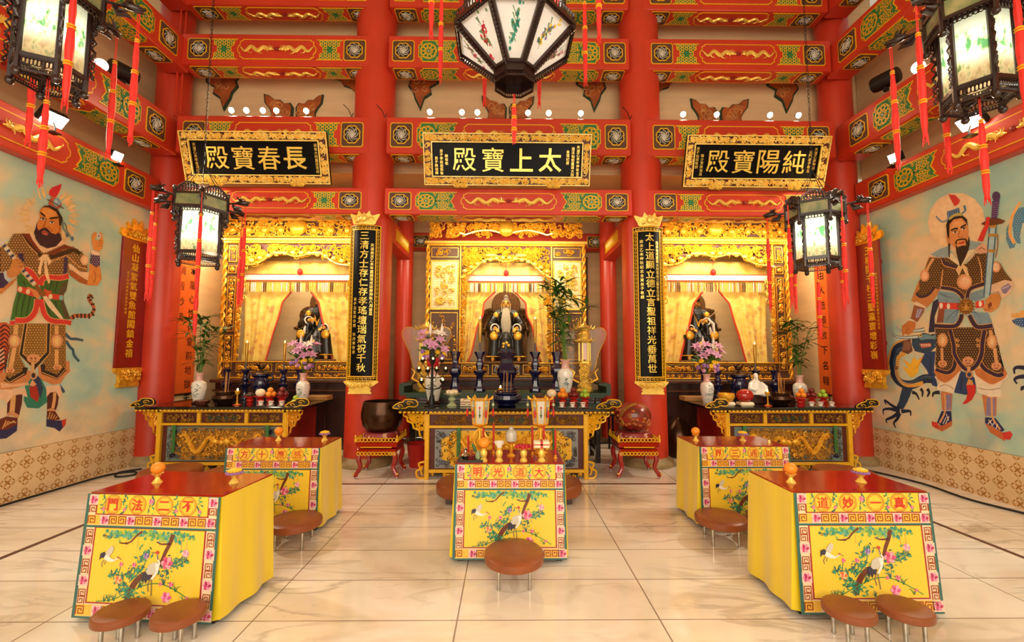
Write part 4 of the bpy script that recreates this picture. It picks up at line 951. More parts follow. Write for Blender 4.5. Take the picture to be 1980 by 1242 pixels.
# footed red dishes with fruit, and cups
def red_stand(label, x, y, z, s=1.):
    t = thing('offering_stand', label, 'stand', (x, y, z), group='red footed offering stands')
    G('wax_red').lathe([(.045 * s, 0), (.048 * s, .008 * s), (.022 * s, .02 * s), (.05 * s, .05 * s), (.05 * s, .065 * s), (.025 * s, .085 * s), (.07 * s, .1 * s), (.075 * s, .112 * s), (.07 * s, .112 * s), (.001, .105 * s)], 20).build('dish', t); return t
def fruit(name, label, cat, x, y, z, r, m, group, stem=True, sz=.92):
    t = thing(name, label, cat, (x, y, z), group=group); G(m).ell((0, 0, r * sz), (r, r, r * sz), 14, 10).build('flesh', t)
    if stem: G('stem').tube([(0, 0, r * 2 * sz - .004), (.003, 0, r * 2 * sz + .008)], .003, 5).build('stem', t)
def pile(name, label, cat, x, y, z, r, m, group, n=4, **k):
    for i in range(3): a = i * 2.094 + .52; fruit(name, label, cat, x + r * 1.05 * math.cos(a), y + r * 1.05 * math.sin(a), z, r, m, group, **k)
    if n > 3: fruit(name, label, cat, x, y, z + r * 1.5, r, m, group, **k)
def cup(label, x, y, z, grp):
    t = thing('teacup', label, 'cup', (x, y, z), group=grp)
    G('porcelain').lathe([(.018, .0), (.02, .018), (.03, .03), (.038, .065), (.035, .065), (.024, .03), (.001, .022)], 18).build('bowl', t)
    G('wax_red').lathe([(.0345, .05), (.0375, .058)], 18, cap=False).build('red_band', t)
    G('porcelain').lathe([(.02, -.0), (.05, .006), (.052, .009), (.02, .004)], 18).build('saucer', t)
def offerings(xs, y, z, where, mirror=1, apples='plum_fruit'):
    """xs: positions of mushrooms, bun, oranges, apples, limes"""
    for i, (k, x) in enumerate(zip('mboal', xs)):
        if x is None: continue
        nm_ = {'m': 'dried mushrooms', 'b': 'the big pale bun', 'o': 'oranges', 'a': 'dark red apples', 'l': 'green limes'}[k]
        red_stand('red footed dish under ' + nm_ + ' on the ' + where, x, y, z); zz = z + .108
        g = 'fruit on the ' + where
        if k == 'm':
            for q in range(5): a = q * 1.3; tag(G('mushroom').lathe([(.012, 0), (.012, .015), (.034, .02), (.03, .038), (.001, .045)], 12).build('mushroom', loc=(x + .035 * math.cos(a) * (q > 0), y + .035 * math.sin(a) * (q > 0), zz + (.02 if q == 0 else 0))), 'brown dried mushroom heaped on red dish on the ' + where, 'mushroom', 'mushrooms on the ' + where)
        elif k == 'b': tag(G('bun').ell((0, 0, .055), (.068, .066, .058), 16, 10).build('bun', loc=(x, y, zz)), 'large pale round bun on red dish on the ' + where, 'bun')
        elif k == 'o': pile('orange', 'orange in the small heap on the ' + where, 'orange', x, y, zz, .04, 'orange_fruit', 'oranges on the ' + where)
        elif k == 'a': pile('apple', 'dark red apple in the heap on the ' + where, 'apple', x, y, zz, .042, apples, 'apples on the ' + where)
        else: pile('lime', 'green lime in the heap on the ' + where, 'lime', x, y, zz, .036, 'lime_fruit', 'limes on the ' + where)
offerings((.46, .62, .775, .925, 1.08), 6.12, ZC, 'central altar')
for i, x in enumerate((.75, .89, 1.03)): cup('white cup with red band, ' + ('first', 'second', 'third')[i] + ' from left on central altar front', x - .02, 5.87, ZC, 'teacups on the central altar')
# pale peony bottle vases, bouquets and bamboo
def bottle_vase(label, x, y, z, h, r, wood=False, m='porcelain'):
    t = thing('porcelain_vase', label, 'vase', (x, y, z)); zz = .03 if wood else 0
    if wood:
        G('dark_wood').lathe([(r * .8, 0), (r * .85, .01), (r * .7, .02), (r * .75, .03)], 20).build('wooden_stand', t)
    G(m).lathe([(r * .6, zz), (r * .66, zz + .01), (r * .85, zz + h * .25), (r, zz + h * .5), (r * .92, zz + h * .64), (r * .55, zz + h * .72)], 26, cap=True).build('body', t)
    G('porcelain_pink').lathe([(r * .55, zz + h * .72), (r * .46, zz + h * .78), (r * .46, zz + h * .92), (r * .62, zz + h * .99), (r * .62, zz + h), (r * .5, zz + h), (r * .4, zz + h * .9), (.001, zz + h * .88)], 26).build('neck', t)
    g = G('teal_paint'); rnd = random.Random(int(x * 100)); R_ = lambda zf: r * (.6 + .25 * zf / .25 if zf < .25 else .85 + .15 * (zf - .25) / .25 if zf < .5 else 1 - .08 * (zf - .5) / .14)
    for i in range(22):
        a, zf = -PI / 2 + rnd.gauss(0, .5), min(.6, max(.12, rnd.gauss(.36, .12))); rr = R_(zf) + .0012
        g.tube([(rr * math.cos(a + dx), rr * math.sin(a + dx), zz + h * zf + .02 * h * math.sin(dx * 9 + i)) for dx in (-.16, -.05, .06, .16)], r * .035, 4)
    g.build('painted_landscape', t)
    return z + zz + h
def flower(g, p, d, r, kind, rnd):
    d = Vector(d).normalized(); u = d.orthogonal().normalized(); v = d.cross(u); p = Vector(p)
    if kind == 'lily':
        for i in range(6):
            a = i * PI / 3; o = u * math.cos(a) + v * math.sin(a); s_ = d.cross(o)
            q = [p, p + o * r * .4 + d * r * .45, p + o * r + d * r * .45]; w_ = [r * .06, r * .24, r * .02]
            g.add([q[0] + s_ * w_[0], q[0] - s_ * w_[0], q[1] - s_ * w_[1], q[2], q[1] + s_ * w_[1], q[1] + d * r * .07], [(0, 1, 5), (1, 2, 5), (2, 3, 5), (3, 4, 5), (4, 0, 5)])
    else:
        for i in range(9):
            a = i * 2 * PI / 9; o = u * math.cos(a) + v * math.sin(a); g.ell(p + o * r * .55, (r * .38,) * 3, 6, 4)
        g.ell(p + d * r * .3, (r * .45,) * 3, 6, 4)
def bouquet(label, x, y, z, s, mix_, seed):
    t = thing('bouquet', label, 'flowers', (x, y, z)); rnd = random.Random(seed)
    g = G('leaf')
    for i in range(46):
        a, el = rnd.random() * 6.3, rnd.uniform(.1, 1.3); d = Vector((math.cos(a) * math.cos(el), math.sin(a) * math.cos(el) * .7, math.sin(el))); p = Vector((0, 0, .1 * s)) + d * rnd.uniform(.08, .24) * s; n = d.orthogonal().normalized()
        l = .1 * s; g.add([p - d * l * .5, p + n * l * .2, p + d * l * .7, p - n * l * .2], [(0, 1, 2), (0, 2, 3)])
    for i in range(14): a = rnd.random() * 6.3; g.bar((0, 0, -.08), (.1 * s * math.cos(a), .07 * s * math.sin(a), .2 * s), .004, 4)
    g.build('leaves', t)
    for kind, m, n, zlo, zhi, r, sp in mix_:
        for i in range(n):
            a = i * 2 * PI / n + rnd.uniform(-.3, .3) + n; h = rnd.uniform(zlo, zhi); q = sp * rnd.uniform(.5, 1); p = Vector((q * math.cos(a), -abs(q * math.sin(a)) * .6 - .03 if i % 3 else q * math.sin(a) * .6, h)) * s
            g = G(m); flower(g, (0, 0, 0), p + Vector((0, -.12, 0)), r * s, kind, rnd); g.build('lily' if kind == 'lily' else 'blossom', t, p)
    g = G('white_petal')
    for i in range(2): g.lathe([(.004, 0), (.02 * s, .06 * s), (.018 * s, .12 * s), (.002, .19 * s)], 8, ((-.05 + .16 * i) * s, -.02, .33 * s))
    g.build('lily_bud', t)
MIXL = [('lily', 'pink_petal', 9, .12, .36, .1, .2), ('lily', 'white_petal', 3, .2, .36, .09, .14), ('ball', 'purple_petal', 6, .0, .14, .04, .19), ('ball', 'yellow_petal', 5, .02, .14, .04, .17), ('ball', 'pink_petal', 4, -.02, .06, .035, .17)]
MIXC = MIXL + [('ball', 'red_petal', 4, -.06, .02, .045, .13)]
def bamboo(label, x, y, z, H_, n, seed, spread, leafl):
    t = thing('bamboo_arrangement', label, 'plant', (x, y, z)); rnd = random.Random(seed); gs, gl = G('stem'), G('leaf')
    for i in range(n):
        a, q = rnd.random() * 6.3, rnd.uniform(.2, 1) * spread; h = H_ * rnd.uniform(.65, 1)
        top = Vector((q * math.cos(a), q * math.sin(a) * .7, h)); pts = [Vector((0.012 * math.cos(a), .012 * math.sin(a), -.08)), Vector((top.x * .25, top.y * .25, h * .4)), top * .97 + Vector((0, 0, .02)), top]
        pts = [Vector(p) for p in smoothpath(pts, 4)]; gs.tube(pts, [.0065 - .0004 * k for k in range(len(pts))], 5)
        for j in range(15):
            k = rnd.randrange(3, len(pts)); p = pts[k]; b_ = rnd.random() * 6.3; d = Vector((math.cos(b_), math.sin(b_) * .8, rnd.uniform(-.35, .75))).normalized(); sd = d.cross(Vector((0, 0, 1))).normalized(); l = leafl * rnd.uniform(.6, 1.15)
            m1, m2 = p + d * l * .35, p + d * l * .7 - Vector((0, 0, l * .06)); e = p + d * l - Vector((0, 0, l * .22))
            gl.add([p, m1 + sd * l * .115, m2 + sd * l * .08, e, m2 - sd * l * .08, m1 - sd * l * .115, m1 - Vector((0, 0, l * .02)), m2 - Vector((0, 0, l * .02))], [(0, 1, 6), (0, 6, 5), (1, 2, 7, 6), (6, 7, 4, 5), (2, 3, 7), (7, 3, 4)])
    gs.build('stalks', t); gl.build('leaves', t)
zt = bottle_vase('painted white vase on the lower altar behind the lamp tree, holding the bouquet', -1.06, 6.42, ZC, .52, .125, True); bouquet('mixed bouquet with pink lilies and red blossoms, left on the central altar', -1.06, 6.42, zt + .06, 1.05, MIXC, 1)
zt = bottle_vase('tall white painted vase on the high table, holding tall bamboo', .9, 6.8, ZH, .5, .125); bamboo('tall lush green bamboo in the white vase beside the central shrine', .9, 6.8, zt, 1.2, 16, 2, .34, .26)
# gold lantern towers with clear fans
def tower(label, x, y, z):
    t = thing('gilt_lantern_tower', label, 'ornament', (x, y, z)); g = G('gold_bright')
    g.lathe([(.13, 0), (.14, .02), (.1, .05), (.12, .09), (.08, .13), (.06, .2), (.07, .28), (.1, .32), (.07, .36), (.06, .42), (.11, .45), (.11, .47), (.075, .48)], 6); filigree(g, -.1, .1, .02, .46, 40, 3, .012, -.09, None, (.02, .04)); g.build('base', t)
    g = G('gold_bright')
    for k in range(6): a = k * PI / 3; g.bar((.085 * math.cos(a), .085 * math.sin(a), .48), (.085 * math.cos(a), .085 * math.sin(a), .78), .013, 6)
    g.lathe([(.1, .76), (.13, .79), (.1, .83), (.07, .84), (.1, .9), (.06, .93), (.1, .98), (.12, 1.0), (.03, 1.06), (.005, 1.12)], 6)
    for k in range(6):
        for z_ in (.79, .98): a = k * PI / 3; g.tube([(.12 * math.cos(a), .12 * math.sin(a), z_), (.16 * math.cos(a), .16 * math.sin(a), z_ + .02), (.17 * math.cos(a), .17 * math.sin(a), z_ + .06)], [.014, .01, .003], 5)
    g.build('roof', t)
    G('porcelain_pink').lathe([(.07, .5), (.07, .76)], 6).build('panes', t)
    g = G('gold')
    for s in (-1, 1):
        g.tube([(s * .09, 0, .14), (s * .2, 0, .2), (s * .16, 0, .3), (s * .22, 0, .36)], [.02, .025, .018, .004], 6)
    g.build('dragon_handles', t)
tower('gilt lantern tower left of the central shrine, behind the bouquet', -1.28, 6.95, ZH); tower('gilt lantern tower right of the central shrine, beside the bamboo', 1.22, 6.92, ZH)
mat('clear_fan', 'd8b98a', .12, trans=.75, var=.05, alpha=.4)
for sx, lb in ((-1.3, 'clear butterfly-shaped fan standing behind the left gilt tower'), (1.22, 'clear butterfly-shaped fan standing behind the right gilt tower')):
    t = thing('clear_fan', lb, 'ornament', (sx, 7.12, ZH))
    for s in (-1, 1):
        out = smoothpath([(0, .2), (s * .18, .3), (s * .27, .6), (s * .4, .9), (s * .3, 1.02), (s * .14, .98), (s * .06, 1.06), (0, .95)], 3, True)
        g = G('clear_fan'); g.prism(out, 0, .006); g.use('gold').tube([(x, 0, z) for x, z in out], .006, 4, True); g.build('wing', t)
    G('gold').tube([(0, 0, 0), (0, 0, .25)], .02, 8).build('post', t)
# ---- side altars
def side_altar(nm, z, bam, lil, bowl, lamp, urn, cs, dv, box):
    zt = bottle_vase('painted vase at the outer end of the ' + nm + ' altar, holding bamboo', *bam, z, .42, .1, nm == 'left'); bamboo('young green bamboo in the vase at the outer end of the ' + nm + ' altar', *bam, zt, .82, 11, len(nm), .3, .23)
    zt = bottle_vase('painted vase near the inner end of the ' + nm + ' altar, holding pink lilies', *lil, z, .44, .1); bouquet('pink lily bouquet in the vase at the inner end of the ' + nm + ' altar', *lil, zt + .06, 1.0, MIXL, len(nm) + 3)
    censer('bronze incense bowl on the ' + nm + ' altar', *bowl, z, .17, .18, 'bronze', 7, len(nm))
    t = thing('tripod_urn', 'dark blue lidded tripod urn with lion knob on the ' + nm + ' altar', 'urn', (*urn, z))
    for a in (.5, 2.6, 4.71): G('cobalt').lathe([(.028, 0), (.024, .06), (.035, .16), (.03, .2)], 10).build('leg', t, (.09 * math.cos(a), .09 * math.sin(a), 0))
    G('cobalt').lathe([(.06, .15), (.115, .18), (.13, .24), (.125, .32), (.1, .36), (.135, .39), (.135, .41)], 20).build('bowl', t)
    for q in (-1, 1): G('cobalt').tube([(q * .14, 0, .3), (q * .19, 0, .34), (q * .17, 0, .42), (q * .13, 0, .38)], .016, 6).build('handle', t)
    g = G('bronze'); g.lathe([(.12, .4), (.125, .415), (.08, .45), (.03, .47)], 18); g.ell((0, 0, .52), (.055, .035, .04), 10, 6).ell((-.05, -.01, .56), (.03, .028, .03), 8, 6).tube([(.05, 0, .52), (.085, 0, .58)], [.014, .005], 5); g.build('lid', t)
    for i, dx in enumerate(cs): candlestick('blue candlestick ' + ('left' if i == 0 else 'right') + ' of the tripod urn, ' + nm + ' altar', dx, urn[1] + .08, z, .78, 20, L=.3)
    blue_vase('dark blue flared vase, left one behind the ' + nm + ' altar offerings', dv[0], urn[1] + .12, z, .78, 20); blue_vase('dark blue flared vase, right one behind the ' + nm + ' altar offerings', dv[1], urn[1] + .12, z, .78, 20)
    flame_lamp('small oil lamp burning on a red saucer beside the bowl, ' + nm + ' altar', *lamp, z, .2)
    tag(G('light_wood').box(0, 0, .035, .34, .22, .07, .006).box(0, -.112, .04, .26, .004, .03).build('wooden_box', loc=(*box, z)), 'pale flat wooden box at the inner back of the ' + nm + ' altar', 'box')
side_altar('left', ZS, (-4.51, 6.55), (-3.07, 6.72), (-4.06, 6.45), (-3.83, 6.36), (-3.85, 6.98), (-4.14, -3.54), (-4.46, -3.30), (-2.98, 7.1))
side_altar('right', ZS, (4.53, 6.8), (3.05, 6.72), (4.0, 6.45), (3.76, 6.36), (3.70, 7.02), (3.40, 4.02), (3.19, 4.35), (2.98, 7.1))
offerings((-3.72, -3.57, -3.43, -3.26, None), 6.48, ZS, 'left altar'); pile('lime', 'green lime in the heap near the lily vase, left altar', 'lime', -3.03, 6.42, ZS, .04, 'lime_fruit', 'limes on the left altar')
for i, x in enumerate((-3.45, -3.31, -3.16)): cup('white cup with red band, ' + ('first', 'second', 'third')[i] + ' from left on left altar front', x, 6.28, ZS, 'teacups on the left altar')
offerings((None, None, 4.35, 4.5, 4.67), 6.5, ZS, 'right altar')
red_stand('empty red footed dish beside the oranges on the right altar', 4.22, 6.35, ZS)
for i, x in enumerate((4.34, 4.47, 4.63)): cup('white cup with red band, ' + ('first', 'second', 'third')[i] + ' from left on right altar front', x, 6.28, ZS, 'teacups on the right altar')
tag(G('brown_wood').lathe([(.06, 0), (.09, .03), (.1, .06), (.09, .07), (.001, .06)], 18).build('wooden_bowl', loc=(-4.32, 6.36, ZS)), 'small brown bowl between bamboo vase and incense bowl on the left altar', 'bowl')
# singing bowl and wooden fish on cushions, porcelain sage
def cushion(label, x, y, z, m='dark_red'): return tag(G(m).box(0, 0, .03, .2, .17, .06, .02).build('cushion', loc=(x, y, z)), label, 'cushion')
cushion('small red and white cushion under the golden bowl, right altar', 3.16, 6.36, ZS, 'bun'); tag(G('gold').lathe([(.05, 0), (.09, .02), (.115, .07), (.11, .12), (.1, .12), (.1, .07), (.001, .02)], 22).build('singing_bowl', loc=(3.16, 6.36, ZS + .06)), 'small golden singing bowl on a cushion on the right altar', 'bowl')
cushion('small red cushion under the carved wooden fish, right altar', 3.42, 6.34, ZS, 'bun'); tag(G('red_lacquer').ell((0, 0, .09), (.12, .1, .095), 18, 12).build('wooden_fish', loc=(3.42, 6.34, ZS + .058)), 'small red wooden fish drum on a cushion on the right altar', 'drum')
t = thing('porcelain_sage', 'small white porcelain seated sage on a dark block, right altar', 'figurine', (3.80, 6.72, ZS)); G('dark_wood').box(0, 0, .06, .28, .2, .12, .01).build('block', t)
g = G(); g.tube([(0, 0, .12), (0, .01, .22), (0, 0, .32), (0, 0, .37)], [.13, .1, .07, .03], 12).ell((0, -.005, .41), (.036, .04, .048), 10, 8).tube([(-.07, 0, .3), (-.12, -.05, .22), (-.05, -.1, .2)], [.04, .035, .025], 8).tube([(.07, 0, .3), (.13, -.04, .24), (.1, -.1, .18)], [.04, .035, .025], 8).tube([(.03, -.05, .15), (.1, -.12, .14)], [.05, .04], 8).tube([(0, -.035, .39), (.0, -.06, .3)], [.02, .006], 6)
put(fused(g, 'figure', .009, 'porcelain', 2), 'figure', t)
# ---- things on the cloth tables
def gold_cup_flower(x, y, label):
    t = thing('flower_cup', label, 'flowers', (x, y, .752)); G('gold_bright').lathe([(.03, 0), (.034, .004), (.012, .035), (.03, .06), (.034, .07), (.001, .06)], 16).build('cup', t)
    for m, r, z, n in (('purple_petal', .045, .07, 14), ('yellow_petal', .034, .085, 12)):
        g = G(m)
        for i in range(n): a = i * 2 * PI / n; g.ell((r * math.cos(a), r * math.sin(a), z), (.011, .011, .009), 6, 4)
        g.ell((0, 0, z + .004), (r, r, .012), 12, 5); g.build('blossom', t)
def gold_cup_orange(x, y, label, cl):
    tag(G('gold_bright').lathe([(.028, 0), (.032, .004), (.014, .03), (.012, .04), (.03, .058), (.036, .064), (.03, .062), (.001, .052)], 16).build('gold_stand', loc=(x, y, .752)), 'small golden stand under ' + cl, 'stand')
    fruit('orange', label, 'orange', x, y, .812, .042, 'orange_fruit', 'oranges on golden stands', False)
for (ox, oy), (qx, qy), nm in (((-2.35, 3.06), (-1.83, 3.05), 'nearest left'), ((-2.29, 4.52), (-1.83, 4.52), 'rear left'), ((1.92, 4.52), (2.40, 4.52), 'rear right'), ((1.94, 3.05), (2.43, 3.06), 'nearest right')):
    gold_cup_orange(ox, oy, 'orange on a golden stand on the ' + nm + ' table', 'the orange on the ' + nm + ' table'); gold_cup_flower(qx, qy, 'yellow and purple blossom in a golden cup on the ' + nm + ' table')
# the middle table's set
YT, ZT = 3.66, .7525
def gvase(label, x, y, h=.11):
    return tag(G('gold_bright').lathe([(.03, 0), (.034, .005), (.02, .03), (.028, h * .5), (.03, h * .7), (.018, h * .88), (.03, h), (.024, h), (.001, h * .9)], 18).build('gold_vase', loc=(x, y, ZT)), label, 'vase', 'small gold vases on the middle table')
for x, lb in ((-.185, 'under the orange'), (-.06, 'under the tea bowl'), (.14, 'under the red flower'), (.285, 'under the tied parcel')): gvase('small gold vase ' + lb + ' on the middle table', x, YT)
fruit('orange', 'orange on the first small gold vase of the middle table', 'orange', -.185, YT, ZT + .108, .045, 'orange_fruit', None, False)
tag(G('porcelain').lathe([(.016, 0), (.02, .01), (.042, .04), (.046, .05), (.042, .05), (.001, .012)], 18).build('tea_bowl', loc=(-.06, YT, ZT + .109)), 'white tea bowl on a small gold vase of the middle table', 'bowl')
g = G('red_petal')
for i in range(18): a = i * 2.4; r = .012 * math.sqrt(i) * 1.25; g.ell((r * math.cos(a), r * math.sin(a), .018 - r * .12), (.014, .014, .016), 6, 4)
tag(g.build('red_flower', loc=(.14, YT, ZT + .108)), 'dark red blossom on a small gold vase of the middle table', 'flower')
t = thing('tied_parcel', 'flat paper parcel tied with red ribbon on a small gold vase', 'parcel', (.285, YT, ZT + .11)); G('bun').box(0, 0, .03, .13, .08, .055, .006).build('paper', t); G('wax_red').box(0, 0, .03, .02, .083, .058).box(0, 0, .03, .132, .083, .008).build('ribbon', t)
t = thing('glass_oil_lamp', 'small glass lamp on a golden foot in the middle of the table', 'lamp', (.04, 3.84, ZT)); G('gold').lathe([(.035, 0), (.038, .006), (.012, .03), (.018, .06), (.012, .1), (.03, .12)], 16).build('foot', t); G('silver_paint').lathe([(.03, .12), (.045, .13), (.05, .19), (.035, .22), (.02, .23), (.02, .25)], 16).build('glass', t)
t = thing('lacquer_tray', 'black lacquer tray at the left end of the middle table', 'tray', (-.29, 3.67, ZT)); G('black_lacquer').box(0, 0, .006, .2, .15, .012, .003).build('base', t)
for a, b_, c, d in ((0, -.073, .2, .006), (0, .073, .2, .006), (-.098, 0, .006, .15), (.098, 0, .006, .15)): G('black_lacquer').box(a, b_, .014, c, d, .022).build('rim', t)
tag(G('chrome').lathe([(.022, 0), (.034, .015), (.036, .035), (.012, .06), (.01, .075), (.02, .09), (.016, .09), (.001, .07)], 18).build('silver_vase', loc=(-.335, 3.67, ZT + .013)), 'small silver vase on the black tray', 'vase')
tag(G('celadon').lathe([(.02, 0), (.026, .02), (.02, .05), (.024, .06), (.001, .05)], 14).build('green_vase', loc=(-.235, 3.70, ZT + .013)), 'small green vase with a leaf on the black tray', 'vase')
tag(G('leaf').ell((0, 0, .04), (.014, .006, .045), 8, 6).build('leaf_sprig', loc=(-.25, 3.70, ZT + .06), rot=(0, -.4, 0)), 'single green leaf standing in the small green vase', 'leaf')
g = G('plum_fruit'); rnd = random.Random(5)
for i in range(24): g.tube([(rnd.uniform(-.03, .03), rnd.uniform(-.03, .03), .004), (rnd.uniform(-.03, .03), rnd.uniform(-.03, .03), rnd.uniform(.01, .04))], .004, 4)
tag(g.build('dried_herbs', loc=(-.285, 3.66, ZT + .012)), 'loose dried purple herbs heaped on the black tray', 'herbs', kind='stuff')
def table_lantern(label, x, y):
    t = thing('table_lantern', label, 'lantern', (x, y, ZT)); t.scale = (1.2, 1.2, 1.12); g = G('gold'); g.lathe([(.05, 0), (.055, .01), (.02, .04), (.03, .08), (.012, .14), (.012, .2), (.055, .225)], 10)
    for s in (-1, 1): g.tube([(s * .03, 0, .06), (s * .055, 0, .12), (s * .025, 0, .17), (0, 0, .2)], [.008, .012, .01, .005], 5)
    g.build('stand', t)
    g = G('gold')
    for k in range(6):
        a = k * PI / 3; g.bar((.05 * math.cos(a), .05 * math.sin(a), .23), (.066 * math.cos(a), .066 * math.sin(a), .42), .006, 5); g.tube([(.066 * math.cos(a), .066 * math.sin(a), .42), (.085 * math.cos(a), .085 * math.sin(a), .43), (.095 * math.cos(a), .095 * math.sin(a), .45)], [.007, .01, .004], 5)
    for z, r in ((.23, .05), (.42, .068)): g.tube([(r * math.cos(k * PI / 3), r * math.sin(k * PI / 3), z) for k in range(6)], .007, 4, True)
    g.build('frame', t)
    for k in range(6):
        a, b_ = k * PI / 3, (k + 1) * PI / 3; g = G('silver_paint'); A, B = [Vector((.048 * math.cos(q), .048 * math.sin(q), .232)) for q in (a, b_)]; C_, D_ = [Vector((.064 * math.cos(q), .064 * math.sin(q), .418)) for q in (b_, a)]
        g.add([A, B, C_, D_], [(0, 1, 2, 3)]); m_ = (A + B + C_ + D_) / 4 * 1.02
        g.use('red_petal').ell(m_ + Vector((0, 0, .03)), (.008, .008, .01), 6, 4).use('leaf').tube([m_ - Vector((0, 0, .05)), m_ + Vector((0, 0, .02))], .003, 4).ell(m_ - Vector((0, 0, .03)), (.009, .009, .006), 6, 4); g.build('painted_pane', t)
        g = G('celadon'); p = Vector((.095 * math.cos(a), .095 * math.sin(a), .45)); g.bar(p, p - Vector((0, 0, .1)), .0015, 3); g.ell(p - Vector((0, 0, .07)), (.011, .011, .014), 8, 6); g.use('wax_red').lathe([(.007, -.16), (.009, -.12), (.004, -.1)], 8, p); g.build('bead_tassel', t)
table_lantern('little gilt glass lantern on the middle table, left one', -.235, 3.94); table_lantern('little gilt glass lantern on the middle table, right one', .30, 3.94)
for i, (x, y, h) in enumerate(((-.33, 3.86, .17), (-.2, 3.86, .24), (-.115, 3.95, .26), (.225, 3.9, .24), (.32, 3.84, .26), (.41, 3.76, .24))):
    t = thing('red_candle', 'thin red candle on the middle table, ' + orde[i] + ' from left', 'candle', (x, y, ZT), group='red candles on the middle table') if False else None
    c = G('wax_red'); c.lathe([(.009, 0), (.009, h)], 10); c.use('gold').lathe([(.02, 0), (.02, .006), (.011, .012), (.011, .03)], 10); c.use('incense').bar((0, 0, h), (0, 0, h + .02), .002, 4)
    tag(c.build('red_candle', loc=(x, y, ZT)), 'thin red candle on the middle table, ' + ['first', 'second', 'third', 'fourth', 'fifth', 'sixth'][i] + ' from left', 'candle', 'red candles on the middle table')
# ---- bell bowl and wooden fish drum on red stands
def red_stand_table(label, x, y):
    t = thing('instrument_stand', label, 'stand', (x, y, 0)); w_, d = .27, .24
    G('red_lacquer').box(0, 0, .44, 2 * w_, 2 * d, .07, .01).box(0, 0, .36, 1.86 * w_, 1.86 * d, .05, .006).build('top_frame', t)
    for sx in (-1, 1):
        for sy in (-1, 1):
            o = G('red_lacquer').tube(smoothpath([(0, 0, .34), (sx * .02, sy * .01, .26), (-sx * .005, 0, .14), (sx * .04, sy * .02, .06), (sx * .045, sy * .02, .03)], 3), [.034, .036, .036, .034, .032, .03, .028, .027, .026, .026, .027, .028, .028], 8).build('leg', t, (sx * (w_ - .05), sy * (d - .05), 0))
            G('chrome').ell((sx * .045, sy * .02, .014), (.018, .01, .014), 8, 6).build('caster', o); G('gold').ell((sx * .06, sy * .02 - .03, .07), (.014, .01, .016), 8, 6).build('gilt_stud', o)
    g = G('gold_yellow')
    for y0 in (-1, 1):
        g.box(0, y0 * (d + .002), .41, 1.5 * w_, .01, .012)
        for i in range(11): x0 = -w_ * .86 + i * w_ * 1.72 / 10; g.tube([(x0 + .024 * math.cos(a), y0 * (d + .006), .505 + .026 * math.sin(a)) for a in (0, 1.05, 2.1, 3.14, 4.2, 5.24)], .007, 4, True); g.tube([(x0 + .022 * math.cos(a), y0 * (d - .012), .325 + .022 * math.sin(a)) for a in (0, 1.05, 2.1, 3.14, 4.2, 5.24)], .008, 4, True)
    for s in (-1, 1):
        for i in range(9): y0 = -d * .86 + i * d * 1.72 / 8; g.tube([(s * (w_ + .002), y0 + .024 * math.cos(a), .505 + .026 * math.sin(a)) for a in (0, 1.05, 2.1, 3.14, 4.2, 5.24)], .007, 4, True)
    g.build('gilt_gallery', t)
    g = G('gold_yellow')
    for sx in (-1, 1):
        for sy in (-1, 1): g.lathe([(.014, 0), (.018, .03), (.01, .06), (.014, .075), (.001, .1)], 8, (sx * w_, sy * d, .475))
    g.build('finials', t)
mat('brocade_red', '8d2a2c', .5, var=.6, scale=14, hex2='d8a58a', contrast=(.38, .44))
for x, y, sd in ((-1.70, 6.1, 'left'), (1.74, 6.1, 'right')):
    red_stand_table('red lacquer stand with gilt gallery, ' + sd + ' of the central altar', x, y)
    tag(G('brocade_red').lathe([(.2, 0), (.24, .015), (.245, .06), (.23, .1), (.2, .11), (.001, .1)], 30).build('cushion', loc=(x, y, .476)), 'round brocade cushion on the red stand, ' + sd + ' of the central altar', 'cushion')
mat('fish_red', '9a2a1e', .25, var=.5, scale=9, hex2='5c2416', coat=.3)
t = thing('bell_bowl', 'big dark bronze bowl bell on cushion, left of the central altar', 'bell', (-1.70, 6.1, .585)); G('bronze').lathe([(.14, 0), (.2, .015), (.25, .07), (.275, .18), (.275, .26), (.255, .36), (.25, .4), (.235, .4), (.24, .34), (.255, .2), (.2, .05), (.001, .02)], 40).build('bowl', t)
t = thing('wooden_fish', 'big carved red wooden fish drum on cushion, right of the central altar', 'drum', (1.74, 6.1, .585)); g = G('fish_red'); g.ell((0, 0, .2), (.24, .22, .2), 28, 16); g.build('body', t)
g = G('ornament_red'); rnd = random.Random(9)
for i in range(60):
    a, e = rnd.random() * 6.3, rnd.uniform(-.6, .5); p = (.24 * math.cos(a) * math.cos(e), .22 * math.sin(a) * math.cos(e), .2 + .2 * math.sin(e)); g.ell(p, (.03, .03, .022), 7, 5)
g.build('carved_scales', t)
g = G('gold_old'); g.tube([(-.2 * math.cos(a), -.235 * abs(math.sin(a)) * .6 - .1, .2 + .19 * math.sin(a)) for a in (k * .16 for k in range(-3, 10))], .018, 6); g.build('carved_edge', t)
